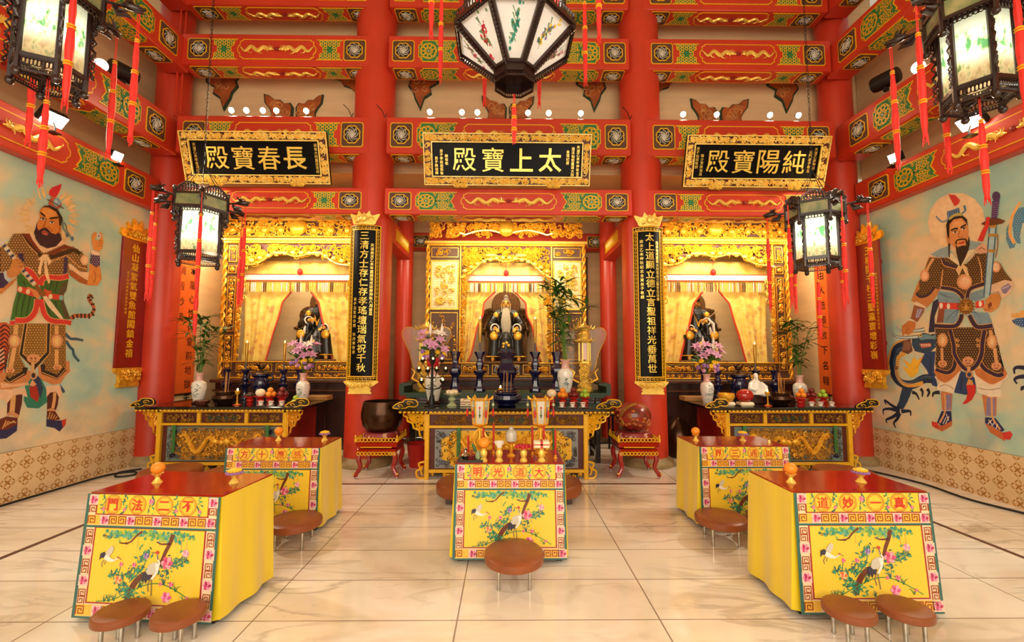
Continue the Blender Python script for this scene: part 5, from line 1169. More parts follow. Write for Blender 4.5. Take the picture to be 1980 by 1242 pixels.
# ================================================================ CLOTH-COVERED OFFERING TABLES
YEL, FRT, TEAL, REDL = 'f2cb36', '9c3f10', '27625a', 'a3201c'
def fx(x): return (x - 525) / 586 * .87
def fz(y): return .752 - (y - 275) / 493 * .715
def F(*pts): return [(fx(x), fz(y)) for x, y in pts]
def fret(g, cx, cz, s, y, col=FRT, flip=1):
    p = [(-.42, -.42), (-.42, .42), (.42, .42), (.42, -.3), (-.16, -.3), (-.16, .16), (.18, .16), (.18, -.06)]
    g.color(col).stroke([(cx + flip * a * s, cz + b * s) for a, b in p], s * .165, y)
def peony(g, cx, cz, r, y, cols=('f0d9cf', 'c9306a', 'e88aa8', 'a01848'), bg=None):
    if bg: g.color(bg).flat([(cx - bg_w * r, cz + b * r) for bg_w, b in ((1.25, -1.25), (-1.25, -1.25), (-1.25, 1.25), (1.25, 1.25))], y)
    for k, (n, rr, pr) in enumerate(((6, .72, .36), (5, .42, .3), (3, .15, .2))):
        for i in range(n): a = 2 * PI * i / n + k; g.color(cols[1 + (i + k) % 3] if k else cols[1 + i % 2]).disc((cx + rr * r * math.cos(a), cz + rr * r * math.sin(a)), pr * r, y - .0003 - .0002 * k - .00002 * i, 8)
def leafy(g, pts, y, cols=('2f7f62', '3d9a6a', '1f5f58'), s=.02, seed=1):
    rnd = random.Random(seed)
    for (x, z) in pts:
        a = rnd.random() * 6.3; l = s * rnd.uniform(.7, 1.3); c, q = math.cos(a), math.sin(a)
        g.color(rnd.choice(cols)).flat([(x - l * c, z - l * q), (x - .35 * l * q, z + .35 * l * c), (x + l * c, z + l * q), (x + .35 * l * q, z - .35 * l * c)], y - rnd.random() * .0004)
def frontal_mesh():
    g = G('embroidery'); y0 = -.002; W = .435
    g.color(TEAL).flat([(-W, .752), (W, .752), (W, .037), (-W, .037)], y0)
    def rect(c, x0, x1, y1, y2, k): g.color(c).flat(F((x0, y1), (x1, y1), (x1, y2), (x0, y2)), y0 - .0006 * k)
    rect('f1d2a8', 246, 806, 277, 402, 1); rect('f1d2a8', 246, 806, 411, 760, 1)
    for a, b in ((412, 703),): rect(REDL, 283, 768, a - 2, b + 6, 2); rect(YEL, 290, 761, a, b, 3)
    rect(REDL, 277, 772, 277, 359, 2); rect(YEL, 283, 766, 276, 354, 3)
    rect('f3bb3a', 246, 806, 361, 400, 2); rect('f3bb3a', 246, 806, 714, 758, 2)
    for i in range(5):
        x = 322 + 115 * i; peony(g, fx(x - 0), fz(380), .024, y0 - .0022, bg='e6c4b4'); peony(g, fx(x + 14), fz(737), .026, y0 - .0022, bg='e6c4b4')
        for q in (36, 78):
            if x + q < 800: fret(g, fx(x + q), fz(380), .054, y0 - .0022, flip=1 if q == 36 else -1); fret(g, fx(x + q + 14), fz(737), .058, y0 - .0022, flip=1 if q == 36 else -1)
    for s, xc in ((1, 264), (-1, 789)):
        fret(g, fx(xc), fz(380), .052, y0 - .0022, flip=s); fret(g, fx(xc), fz(336), .05, y0 - .0022, flip=s); peony(g, fx(xc), fz(299), .024, y0 - .0022, bg='e6c4b4')
        fret(g, fx(xc), fz(737), .056, y0 - .0022, flip=s)
        for j in range(3):
            yy = 412 + 118 * j - (0 if s > 0 else 0)
            for q in (22, 50): fret(g, fx(xc), fz(yy + q), .048, y0 - .0022, flip=s if q == 22 else -s)
            if j < 3 and yy + 90 < 700: peony(g, fx(xc), fz(yy + 91), .025, y0 - .0022, bg='e6c4b4')
    yt = y0 - .003
    for x in (352, 460, 578, 680):
        n = 24; g.color('c98a1e').stroke([(fx(x) + .052 * (1 + .05 * abs(math.sin(4 * a))) * math.cos(a), fz(315) + .052 * (1 + .05 * abs(math.sin(4 * a))) * math.sin(a)) for a in (2 * PI * i / n for i in range(n))], .008, yt, True)
        g.color('e09a30').ring((fx(x), fz(315)), .042, .046, yt, 20)
    for x in (312, 405, 520, 632, 733):
        leafy(g, [(fx(x) + random.Random(x + i).uniform(-.016, .016), fz(315) + .06 * (i / 9 - .5) * 1.7) for i in range(10)], yt - .0005, s=.013, seed=x)
        peony(g, fx(x), fz(300 if x == 520 else 335), .017 if x == 520 else .011, yt - .001, ('', 'e0608a', 'f0a0b0', 'd04a78'))
    # picture: pine, two cranes, blossoms, grassy hill
    rnd = random.Random(8); yp = y0 - .003
    def br(pts, wd, c='6b2f1a', tp=.5, k=0): g.color(c).stroke(smoothpath(F(*pts), 4), wd, yp - .0005 - .0001 * k, False, tp)
    for cx_, cy_, rx, n in ((390, 438, 55, 46), (455, 428, 45, 34), (540, 432, 40, 32), (600, 442, 45, 40), (665, 432, 45, 36)):
        for i in range(n):
            x, y = rnd.gauss(cx_, rx * .5), rnd.gauss(cy_, 9)
            if y > 416: g.color(rnd.choice(('4f9a5a', '7fae4a', '2f8a78', 'a9bb4a', '5aa892'))).disc((fx(x), fz(y)), rnd.uniform(.007, .013), yp - .0003 - i * .000005, 6)
    for x in (430, 455, 480, 575, 590, 640, 668, 690): g.color('c9a860').stroke(F((x, 440), (x + rnd.uniform(-2, 2), 470 + rnd.uniform(0, 25))), .003, yp - .0004)
    br([(628, 428), (620, 460), (602, 500), (590, 535), (578, 560)], .026, tp=.7); br([(556, 585), (520, 590), (488, 620), (468, 660), (460, 690)], .034, tp=1.1, k=1); br([(585, 545), (556, 565), (530, 585)], .022, tp=1.)
    br([(620, 465), (585, 468), (560, 460)], .012); br([(495, 420), (470, 440), (445, 465), (410, 470)], .013); br([(400, 468), (440, 472)], .008); br([(325, 440), (365, 448)], .007); br([(335, 452), (350, 445)], .005)
    for k, st in enumerate(([(470, 690), (450, 660), (420, 640), (412, 600), (418, 560)], [(462, 620), (500, 580), (520, 545), (515, 505)], [(600, 560), (640, 545), (680, 525), (692, 500)], [(480, 590), (478, 560)])): br(st, .007, '2f7f62', .6, 2 + k)
    lp = []
    for (a, b), n in (((412, 600), 16), ((430, 640), 10), ((470, 590), 12), ((500, 575), 12), ((518, 510), 16), ((610, 570), 10), ((650, 540), 14), ((685, 520), 10), ((480, 660), 12), ((440, 655), 8)):
        lp += [(fx(rnd.gauss(a, 14)), fz(rnd.gauss(b, 12))) for _ in range(n)]
    leafy(g, lp + [(q[0] + rnd.gauss(0, .02), q[1] + rnd.gauss(0, .02)) for q in lp], yp - .0012, seed=3, s=.014)
    PK = ('', 'e2557f', 'f2a0b0', 'c8326a')
    for x, y, r, cc in ((615, 540, .036, PK), (690, 500, .022, ('', 'f0a0b8', 'f7c6d0', 'e07a98')), (415, 612, .024, ('', 'f0884a', 'f7c08a', 'd8603a')), (476, 552, .014, PK), (420, 552, .013, PK), (524, 516, .018, ('', '8a6aa8', 'b79ac8', '6a4a90')), (640, 622, .015, PK), (596, 622, .011, PK), (625, 672, .03, ('', 'e86aa0', 'f4a8c8', 'd04a88')), (710, 672, .01, PK)): peony(g, fx(x), fz(y), r, yp - .002, cc)
    br([(330, 700), (400, 690), (470, 655), (545, 625), (610, 625), (680, 655), (738, 690)], .006, '4f8a3a', 1., 3)
    for x, y in ((365, 700), (385, 700), (405, 695), (500, 645), (515, 640), (610, 625), (640, 640), (660, 650), (540, 700), (700, 690), (470, 690)):
        for k in range(5): a = rnd.uniform(-.9, .9); l = rnd.uniform(18, 42); g.color(rnd.choice(('2f7f62', '5a9a3a', '1f6a68'))).stroke(F((x, y), (x + l * .5 * math.sin(a), y - l * .6), (x + l * math.sin(a), y - l * math.cos(a) * .85)), .005, yp - .0013, False, .3)
    yc = yp - .003
    def poly(c, *pts, k=0): g.color(c).flat(F(*pts), yc - .0003 * k)
    # standing crane
    poly('2b2a3f', (530, 575), (516, 585), (514, 600), (519, 620), (526, 608), (533, 624), (540, 606), (548, 612), (553, 596), (548, 580), k=1)
    poly('cfc6b4', (556, 540), (538, 552), (530, 578), (540, 588), (560, 586), (574, 570), (582, 552), (575, 538), k=2)
    poly('f3ece0', (566, 544), (578, 540), (586, 556), (580, 578), (562, 606), (552, 606), (562, 588), (572, 572), k=3)
    g.color('efe6d8').stroke(smoothpath(F((580, 556), (584, 540), (574, 524), (572, 506)), 4), .012, yc - .0012, False, .7)
    g.color('3a3340').stroke(F((576, 528), (571, 508)), .006, yc - .0015)
    poly('c83a2a', (562, 500), (568, 493), (577, 496), (578, 505), (570, 508), k=5); g.color('7a6a3a').stroke(F((563, 502), (545, 500)), .005, yc - .0018)
    g.color('6a6258').stroke(F((556, 604), (560, 640), (562, 668)), .005, yc - .001); g.color('6a6258').stroke(F((550, 604), (543, 628), (548, 652)), .005, yc - .001)
    # flying crane
    poly('f0e8da', (340, 520), (352, 512), (372, 528), (390, 536), (384, 544), (362, 542), (345, 534), k=1); poly('cfc6b4', (345, 515), (358, 492), (372, 480), (382, 488), (378, 505), (366, 522), k=2); poly('2b2a3f', (326, 512), (342, 505), (350, 514), (344, 528), (330, 530), (324, 540), k=3)
    g.color('efe6d8').stroke(F((384, 540), (398, 532), (408, 526)), .008, yc - .0012); g.color('c83a2a').disc((fx(404), fz(525)), .006, yc - .0016, 6); g.color('7a6a3a').stroke(F((408, 526), (420, 534)), .004, yc - .0014)
    g.color('6a6258').stroke(F((345, 535), (336, 552), (340, 566)), .004, yc - .001); g.color('6a6258').stroke(F((352, 540), (348, 556)), .004, yc - .001)
    return g
def flare(g, kx=.022, ky=.038):
    g.v = [(x * (1 + kx * (.752 - z) / .715), y - ky * (.752 - z) / .715, z) for x, y, z in g.v]; return g
FRONTAL = None
def offering_table(label, lab2, x, y, rot, text, where):
    global FRONTAL
    t = thing('offering_table', label, 'table', (x, y, 0), (0, 0, rot))
    G('red_lacquer').box(0, .255, .747, .868, .5, .02, .004).build('tabletop', t)
    for sx in (-1, 1):
        for sy in (.04, .47): G('black_wood').box(0, 0, .367, .05, .05, .734, .005).build('leg', t, (sx * .39, sy, 0))
    c = thing('tablecloth', lab2, 'tablecloth', (x, y, 0), (0, 0, rot), 'yellow cloths over the offering tables')
    g = G('yellow_satin'); W, D = .438, .51
    def edge(u):  # runs back-left, front-left, front-right, back-right, back
        P_ = [(-W, D), (-W, 0), (W, 0), (W, D), (-W, D)]; L = [D, 2 * W, D, 2 * W]; s = u * sum(L); i = 0
        while i < 3 and s > L[i]: s -= L[i]; i += 1
        k = s / L[i]; return P_[i][0] + (P_[i + 1][0] - P_[i][0]) * k, P_[i][1] + (P_[i + 1][1] - P_[i][1]) * k, i
    def fn(u, v):
        px, py, i = edge(u); d = (1 - v); z = .75 - d * .711
        nx, ny = ((-1, 0), (0, -1), (1, 0), (0, 1))[i]
        o = d * (.028 + .009 * math.sin(u * 75) + .006 * math.sin(u * 41 + 2)) if i in (0, 2) else .002 + d * .02
        return (px + nx * o, py + ny * o - (.0 if i != 1 else 0), z)
    g.grid(fn, 180, 10); g.build('skirt', c)
    if FRONTAL is None:
        FRONTAL = flare(frontal_mesh()).mesh('frontal', False)
    f = put(FRONTAL, 'frontal', c, (0, -.008, 0)); f['label'] = 'embroidered front with cranes, pine and meander border'
    g = G('embroidery').color('d0281c')
    for ch, xx in zip(text, (352, 460, 578, 680)): glyphs(g, ch, fx(xx), fz(315), .07, -.0085, bold=.02)
    flare(g).build('lettering', f, smooth=False)
    return t
offering_table('red-topped offering table, nearest on the left', 'yellow cloth with crane embroidery lettered 門法二不', -2.165, 2.81, -.085, '門法二不', '')
offering_table('red-topped offering table behind the nearest left one', 'yellow cloth with crane embroidery lettered 方十應感', -2.165, 4.19, 0, '方十應感', '')
offering_table('red-topped offering table crowded with gold cups in the middle of the hall', 'yellow cloth with crane embroidery lettered 明光道大', .028, 3.58, 0, '明光道大', '')
offering_table('red-topped offering table behind the nearest right one', 'yellow cloth with crane embroidery lettered 界三通誠', 2.265, 4.25, .01, '界三通誠', '')
offering_table('red-topped offering table, nearest on the right', 'yellow cloth with crane embroidery lettered 道妙一真', 2.255, 2.85, 0, '道妙一真', '')
# ---- stools
def stool(label, x, y, r, h, rot=0., th=.045, legs=True, m='leather', sx=1., sy=1.08, lr=.62, group='brown kneeling stools'):
    t = thing('kneeling_stool', label, 'stool', (x, y, 0), (0, 0, rot), group)
    g = G(m); k = th / .045
    g.lathe([(r * .9, h - th), (r * .985, h - th * .85), (r, h - th * .5), (r * .985, h - th * .15), (r * .93, h), (r * .6, h + .004), (.001, h + .006)], 40, sx=sx, sy=sy); g.build('seat', t)
    if legs:
        for a in (.9, 2.24, 4.04, 5.38):
            g = G('chrome'); g.lathe([(.011, 0), (.013, .006), (.011, .02), (.011, h - th * .9)], 10); g.build('leg', t, (r * lr * sx * math.cos(a), r * lr * math.sin(a), 0))
    else:
        for a in (.8, 2.34, 3.94, 5.48): G('dark_wood').box(0, 0, (h - th) / 2, .07, .07, h - th, .006).build('leg', t, (r * .7 * math.cos(a), r * .7 * math.sin(a), 0))
    return t
stool('round brown stool in front of the middle offering table', .057, 3.30, .217, .205, 0, .07, lr=.8)
stool('small brown stool before the nearest left table, left of the pair', -2.15, 2.6, .132, .192, .1, .048, sy=1.)
stool('small brown stool before the nearest left table, right of the pair', -1.822, 2.59, .132, .192, .1, .048, sy=1.)
stool('oval brown stool before the rear left table, nearer the aisle', -1.815, 3.915, .205, .215, .1, .07, sx=1.08, lr=.78)
stool('oval brown stool half hidden behind the nearest left table', -2.28, 3.915, .205, .215, .0, .07, lr=.78)
stool('oval brown stool before the rear right table, nearer the aisle', 1.885, 3.965, .205, .215, -.15, .07, sx=1.05, lr=.78)
stool('oval brown stool half hidden behind the nearest right table', 2.345, 3.965, .205, .215, 0, .07, lr=.78)
stool('small brown stool before the nearest right table, left of the pair', 1.96, 2.61, .132, .192, -.1, .048, sy=1.)
stool('small brown stool before the nearest right table, right of the pair', 2.285, 2.61, .132, .192, -.1, .048, sy=1.)
BG = 'large brown round kneeling cushions on dark feet'
for x, y, lb in ((-.46, 5.1, 'large round brown cushion stool peeking out left behind the middle offering table'), (.52, 5.1, 'large round brown cushion stool peeking out right behind the middle offering table'),
              (-4.15, 5.62, 'large round brown cushion before the left altar, left one'), (-3.35, 5.55, 'large round brown cushion before the left altar, nearer the yellow cloth'),
              (3.45, 5.62, 'large round brown cushion before the right altar, nearer the yellow cloth'), (4.2, 5.55, 'large round brown cushion before the right altar, right one')):
    stool(lb, x, y, .33, .2, 0, .13, False, 'brown_wood' if False else 'leather', group=BG)
# ================================================================ SIGN BOARDS
mat('gilt_frame', 'ffe486', .32, .08, var=.2, scale=20, hex2='f6c24a')  # paler gold: spot light on the frames is put into the colour
mat('sign_black', '0b0908', .34, spec=.1, var=.3)
def name_board(label, cx, w, chars, side_r, side_l, small=.056):
    t = thing('name_board', label, 'sign', (cx, 6.335, 4.115), (math.radians(18.5), 0, 0))
    h = .72; fr = .13
    G('sign_black').box(0, .03, h / 2, w - .04, .04, h - .04).build('board', t)
    g = G('maroon'); frame_rect(g, -w / 2, w / 2, 0, h, fr, -.005, .04)
    g.use('gilt_frame'); frame_rect(g, -w / 2, w / 2, 0, h, .014, -.03, .045); frame_rect(g, -w / 2 + fr - .016, w / 2 - fr + .016, fr - .016, h - fr + .016, .016, -.03, .02)
    g.use('gilt_frame')
    for a, b, c, d, n in ((-w / 2 + .02, w / 2 - .02, h - fr + .02, h - .015, int(125 * w)), (-w / 2 + .02, w / 2 - .02, .015, fr - .02, int(125 * w)), (-w / 2 + .015, -w / 2 + fr - .02, fr, h - fr, 34), (w / 2 - fr + .02, w / 2 - .015, fr, h - fr, 34)):
        filigree(g, a, b, c, d, n, int(n + a * 10), .0095, -.008, None, (.02, .038), .8)
    g.build('openwork_frame', t)
    g = G('gold_bright'); iw = w - 2 * fr
    st = (iw - .5) / 4 if w > 2.2 else (iw - .34) / 4
    glyphs(g, chars, 0, h / 2, .335 if w > 2.2 else .325, .008, step=st, bold=.014, depth=.012); g.build('lettering', t)
    g = G('gold_bright')
    for s, cols in ((1, side_r), (-1, side_l)):
        for i, (tx, z0) in enumerate(cols): glyphs(g, tx, s * (iw / 2 - .05 - i * .075), h - fr - .05 - z0, small * .82, .007, True, small * .92, bold=.01)
    g.build('inscription', t, smooth=False)
    for s in (-1, 1):
        g = G('gold_bright'); g.ell((0, -.03, 0), (.1, .05, .035), 10, 6); filigree(g, -.1, .1, -.04, .04, 14, 5, .011, -.06, None, (.02, .035)); g.build('gilt_bracket', t, (s * w * .28, 0, .0))
        if w > 2.2: G('dark_red').box(0, 0, 0, .05, .08, .04).build('hanger', t, (s * w * .33, .02, h))
name_board('left black name board with gold characters 殿寶春長 in gilt frame', -3.65, 2.1, '殿寶春長', [('邱祖大殿重建落成', 0)], [('天運乙未年吉月敬立', 0)])
name_board('central black name board with gold characters 殿寶上太 in gilt frame', -.005, 2.43, '殿寶上太', [('天運乙未年仲秋吉旦', 0), ('道派仙館重建大殿', .02), ('金禧紀慶', .06)], [('弟子陳德輝', .16), ('弟子李銳祖張敬', .06), ('陳敬敬', .13)])
name_board('right black name board with gold characters 殿寶陽純 in gilt frame', 3.65, 2.1, '殿寶陽純', [('天運乙未仲秋', 0), ('玄門弟子敬立', .04)], [('弟子仙館敬獻', 0), ('陳少芳陳信良', .1)])
def bend(g, R):
    g.v = [((R - y) * math.sin(x / R), -(R - y) * math.cos(x / R), z) for x, y, z in g.v]; return g
def meander(g, x0, x1, z0, z1, s, y):
    """fret border running round a rectangle"""
    p = [(-.5, -.4), (-.5, .4), (.3, .4), (.3, -.1), (-.1, -.1), (-.1, .1)]
    nz = int((z1 - z0) / s); nx = max(1, int((x1 - x0) / s))
    for i in range(nz):
        z = z0 + (i + .5) * (z1 - z0) / nz
        for e, x in ((1, x0), (-1, x1)): g.stroke([(x + e * b * s, z + a * s * .9) for a, b in p], s * .16, y)
    for i in range(nx):
        x = x0 + (i + .5) * (x1 - x0) / nx
        for e, z in ((1, z0), (-1, z1)): g.stroke([(x + a * s * .9, z + e * b * s) for a, b in p], s * .16, y)
def couplet(label, cx, main, right, left):
    t = thing('couplet_board', label, 'sign', (cx, 6.72, 0)); R = .352; z0, z1, w = 1.235, 3.52, .235
    g = G('sign_black'); g.grid(lambda u, v: (-w + 2 * w * u, 0, z0 + (z1 - z0) * v), 14, 2); g.grid(lambda u, v: (-w + 2 * w * u, .03, z0 + (z1 - z0) * v), 14, 2)
    for s in (-1, 1): g.box(s * w, .015, (z0 + z1) / 2, .006, .03, z1 - z0)
    bend(g, R).build('board', t)
    g = G('gold_yellow')
    for s in (-1, 1): g.box(s * (w - .006), -.006, (z0 + z1) / 2, .012, .014, z1 - z0); g.box(s * (w - .068), -.004, (z0 + z1) / 2, .008, .008, z1 - z0 - .12)
    for z in (z0 + .006, z1 - .006, z0 + .068, z1 - .068):
        for i in range(10): g.box(-w + (i + .5) * w / 5, -.005, z, w / 5, .012, .01)
    meander(g, -w + .037, w - .037, z0 + .037, z1 - .037, .056, -.004); bend(g, R).build('fret_border', t, smooth=False)
    g = G('gold_bright'); glyphs(g, main, .005, z1 - .16, .125, -.003, True, .138, bold=.014, depth=.008); bend(g, R).build('lettering', t)
    g = G('gold_bright'); glyphs(g, right[0], .118, z1 - right[1], .05, -.003, True, .056, bold=.012); glyphs(g, left[0], -.115, z1 - left[1], .05, -.003, True, .064, bold=.012); bend(g, R).build('inscription', t, smooth=False)
    g = G('gold_bright')  # bat crown above
    for s in (-1, 1):
        g.prism([(s * x, z) for x, z in smoothpath([(0, .0), (.13, 0), (.16, .06), (.2, .17), (.1, .13), (.07, .2), (.03, .15), (0, .17)], 3)], -.05, -.0)
        g.tube([(s * (.09 + .04 * math.cos(i)), -.06, .07 + .04 * math.sin(i)) for i in range(6)], .012, 5)
    g.ell((0, -.06, .09), (.045, .03, .06), 10, 6); g.v = [(x, y, z + z1) for x, y, z in g.v]; bend(g, R + .0).build('gilt_crown', t)
    g = G('gold_bright'); g.prism([(-.235, 0), (.235, 0), (.235, -.02), (.16, -.075), (.125, -.1), (.15, -.115), (.13, -.14), (.15, -.155), (.15, -.18), (-.15, -.18), (-.15, -.155), (-.13, -.14), (-.15, -.115), (-.125, -.1), (-.16, -.075), (-.235, -.02)], -.05, 0)
    filigree(g, -.16, .16, -.09, -.01, 26, 3, .01, -.055, None, (.02, .035)); g.v = [(x, y, z + z0) for x, y, z in g.v]; bend(g, R).build('gilt_foot', t)
couplet('black couplet board with gold characters 三清方士 on left column', -2.1, '三清方士存仁存孝瑤壇瑞氣祝千秋', ('天運歲次乙未年重建落成誌慶仲秋八月吉旦', .3), ('弟子溫曾瑛恭撰 狄詩華敬書', 1.1))
couplet('black couplet board with gold characters 太上道顯 on right column', 2.1, '太上道顯立德立言聖祖祥光垂萬世', ('道派仙館重建大殿落成三聖登位誌慶', .24), ('歲次乙未仲秋紀念全寅弟子敬題', .22))
def wall_board(label, X, s, yc, z0, z1, text, small):
    t = thing('couplet_plaque', label, 'sign', (X, yc, 0), (0, 0, PI / 2 if s < 0 else -PI / 2)); w = .225 if s < 0 else .195
    g = G('dark_red'); g.box(0, -.015, (z0 + z1) / 2, 2 * w, .04, z1 - z0, .008)
    if s > 0:
        for z in (1.8, 3.0): g.box(0, .065, z, .12, .13, .05)
    g.build('board', t)
    g = G('gold_yellow'); glyphs(g, text, .02 * s, z1 - .13, .12, -.036, True, (z1 - z0 - .2) / len(text), bold=.01, depth=.005); g.build('lettering', t)
    g = G('gold_yellow'); glyphs(g, small, -.12 if s < 0 else .13, z1 - .5, .04, -.036, True, .052, bold=.008); g.build('inscription', t, smooth=False)
    g = G('gold'); out = smoothpath([(-.23, 0), (.23, 0), (.25, .12), (.18, .1), (.17, .22), (.1, .16), (.07, .3), (0, .22), (-.07, .3), (-.1, .16), (-.17, .22), (-.18, .1), (-.25, .12)], 3, True)
    g.prism(out, -.035, 0); filigree(g, -.17, .17, .01, .14, 26, 7, .012, -.04, None, (.025, .045)); g.build('gilt_crown', t, (0, 0, z1))
    g = G('gold'); g.prism([(-.24, 0), (.24, 0), (.22, -.06), (.16, -.09), (.15, -.2), (.17, -.22), (.17, -.27), (-.17, -.27), (-.17, -.22), (-.15, -.2), (-.16, -.09), (-.22, -.06)], -.05, 0); filigree(g, -.17, .17, -.2, -.01, 36, 8, .011, -.055, None, (.025, .045)); g.build('gilt_foot', t, (0, 0, z0))
wall_board('red plaque with gold characters on the left mural by corner column', XL, -1, 6.36, 1.42, 3.27, '仙山凝紫氣雙魚館閣鎮金禧', '道派仙館重建誌慶弟子敬題')
wall_board('red plaque with gold characters on the right mural by corner column', XR - .13, 1, 6.36, 1.42, 3.3, '玉樹開千枝三聖瀛寰增彩嶺', '歲次乙未仲秋道派仙館重建大殿落成')
mat('orange_banner', 'e8641c', .6, var=.12, scale=4)
def banner(label, X, s, yc, z0, z1, c1, c2):
    t = thing('hanging_banner', label, 'banner', (X, yc, 0), (0, 0, PI / 2 if s < 0 else -PI / 2))
    G('orange_banner').box(0, -.012, (z0 + z1) / 2, .56, .012, z1 - z0).build('sheet', t)
    for z in (z0, z1): G('dark_wood').tube([(-.3, -.012, z), (.3, -.012, z)], .018, 8).build('rod', t)
    g = G('black_iron'); glyphs(g, c1, .15 if s > 0 else .13, z1 - .35, .15, -.0195, True, .24, bold=.012); glyphs(g, c2, -.12, z1 - .35, .15, -.0195, True, .26, bold=.012)
    glyphs(g, '弟子敬書歲次乙未', .25 if s > 0 else -.22, z1 - 1.5, .04, -.0195, True, .06); g.build('lettering', t, smooth=False)
banner('orange banner with black calligraphy beside left corner column', XL, -1, 7.42, .95, 3.62, '末本屬心性休會前地獄天', '凡情皆妙境')
banner('orange banner with black calligraphy beside right corner column', XR, 1, 7.42, .95, 3.62, '此處學長生', '品由人造願放下名韁利')
# ================================================================ LANTERNS
def translucent(nt, b, col, k=.3):
    tr = nt.nodes.new('ShaderNodeBsdfTranslucent'); nt.links.new(col, tr.inputs[0]); mx = nt.nodes.new('ShaderNodeMixShader'); mx.inputs[0].default_value = k
    nt.links.new(tr.outputs[0], mx.inputs[1]); nt.links.new(b.outputs[0], mx.inputs[2]); nt.links.new(mx.outputs[0], nt.nodes['Material Output'].inputs[0])
def glass_mat(name, seed, strength):
    m, b, nt, P, N, noise, ramp, mix = node_mat(name, .35)
    mp = nt.nodes.new('ShaderNodeMapping'); nt.links.new(nt.nodes['Texture Coordinate'].outputs['Object'], mp.inputs[0]); mp.inputs['Location'].default_value = (seed, seed * .7, 0); mp.inputs['Scale'].default_value = (1, 1, .45)
    n = nt.nodes.new('ShaderNodeTexNoise'); n.inputs['Scale'].default_value = 24; n.inputs['Detail'].default_value = 6; nt.links.new(mp.outputs[0], n.inputs[0])
    zr = nt.nodes.new('ShaderNodeMapRange'); nt.links.new(P[2], zr.inputs[0]); zr.inputs[1].default_value = 0; zr.inputs[2].default_value = .5
    hill = N('SUBTRACT', N('MULTIPLY', n.outputs[0], 1.5), N('ADD', .56, N('MULTIPLY', N('ABSOLUTE', N('SUBTRACT', zr.outputs[0], .55)), .7)))
    col = ramp(N('MULTIPLY', hill, 3.2), [(.0, 'f6fae8'), (.45, 'eef2d4'), (.75, 'b9cf9a'), (1., '5f9a62')])
    earth = N('MULTIPLY', N('SUBTRACT', N('ADD', .34, N('MULTIPLY', n.outputs[0], .25)), zr.outputs[0]), 4, cl=True)
    col = mix(N('MULTIPLY', earth, .85), col, ramp(n.outputs[0], [(.4, 'b98d52'), (.55, 'e0c890'), (.7, '6a7a3a')]))
    nt.links.new(col, b.inputs['Base Color']); translucent(nt, b, col)
glass_mat('lit_glass', 1.3, .8); glass_mat('lit_glass_white', 4.4, 1.1); mat('dim_glass', '9a8f5c', .3, var=.5, scale=9, hex2='5a6a3a', emis='a8a070', estr=.12)
mat('rosewood', '2c120e', .3, var=.35, scale=14, coat=.4, stretch=(1, 1, .2))
mat('rosewood_light', '5a2f1c', .35, var=.3, scale=12)
def tassel_mesh(L):
    g = G('red_silk'); z = 0
    g.tube([(.006, 0, 0), (.006, 0, -.22 * L)], .0035, 4).tube([(-.006, 0, 0), (-.006, 0, -.22 * L)], .0035, 4)
    segs = [(.22, .47, .013, .02), (.47, .72, .019, .025), (.72, 1.0, .02, .02)]
    for i, (a, b_, r0, r1) in enumerate(segs):
        g.use('red_silk').lathe([(r0 * .5, -a * L), (r0, -a * L - .02), (r1, -(a * .4 + b_ * .6) * L), (r1 * (.8 if i < 2 else .55), -b_ * L)], 9)
        g.use('gold_yellow')
        for dz in (.004, .022): g.lathe([(r0 * 1.0, -a * L - dz + .006), (r0 * 1.35, -a * L - dz), (r0 * 1.0, -a * L - dz - .006)], 9)
    g.use('red_silk')
    for k in range(6): a = k * 1.05; g.tube([(.012 * math.cos(a), .012 * math.sin(a), -.97 * L), (.016 * math.cos(a), .016 * math.sin(a), -(1.02 + .02 * (k % 3)) * L)], .0035, 3)
    return g.mesh('tassel')
def lace(g, a, b_, h, n, r=.0045, up=True, seed=0):
    """fretwork strip hanging under (or standing on) the edge a-b"""
    a, b_ = Vector(a), Vector(b_); d = b_ - a; s = 1 if up else -1
    for i in range(n):
        for q in (.25, .75):
            c = a + d * ((i + q) / n); u = d.normalized(); w_ = d.length / n * .27
            g.tube([c + u * (w_ * math.cos(t)) + Vector((0, 0, s * h * (.5 + .45 * math.sin(t)))) for t in (k * PI / 4 for k in range(8))], r, 3, True)
        c = a + d * ((i + .5) / n); g.tube([c + Vector((0, 0, 0)), c + Vector((0, 0, s * h))], r, 3)
    g.beamto(a, b_, .012, .012)
    return g
def dragon_arm(g, L):
    """carved dragon-head arm pointing along +x"""
    g.tube([(0, 0, 0), (L * .5, 0, .005), (L * .7, 0, .01)], [.012, .012, .02], 6)
    g.ell((L * .8, 0, .015), (.075, .03, .03), 8, 6).ell((L * .98, 0, .018), (.045, .022, .018), 7, 5).ell((L * .96, 0, -.012), (.04, .018, .012), 7, 4)
    for s in (-1, 1):
        g.tube([(L * .72, s * .02, .03), (L * .6, s * .035, .06), (L * .5, s * .03, .075)], [.012, .009, .003], 4)
        g.tube([(L * .8, s * .02, .035), (L * .72, s * .03, .075)], [.01, .003], 4)
        g.tube([(L * .3, s * .02, -.02), (L * .45, s * .03, -.05), (L * .7, s * .02, -.04)], [.012, .016, .006], 5)
    g.tube([(L * .25, 0, -.015), (L * .4, 0, -.07), (L * .65, 0, -.06), (L * .78, 0, -.075)], [.012, .022, .018, .006], 6)
def hexv(R, k, off=0, n=6): a = 2 * PI * k / n + off; return Vector((R * math.cos(a), R * math.sin(a), 0))
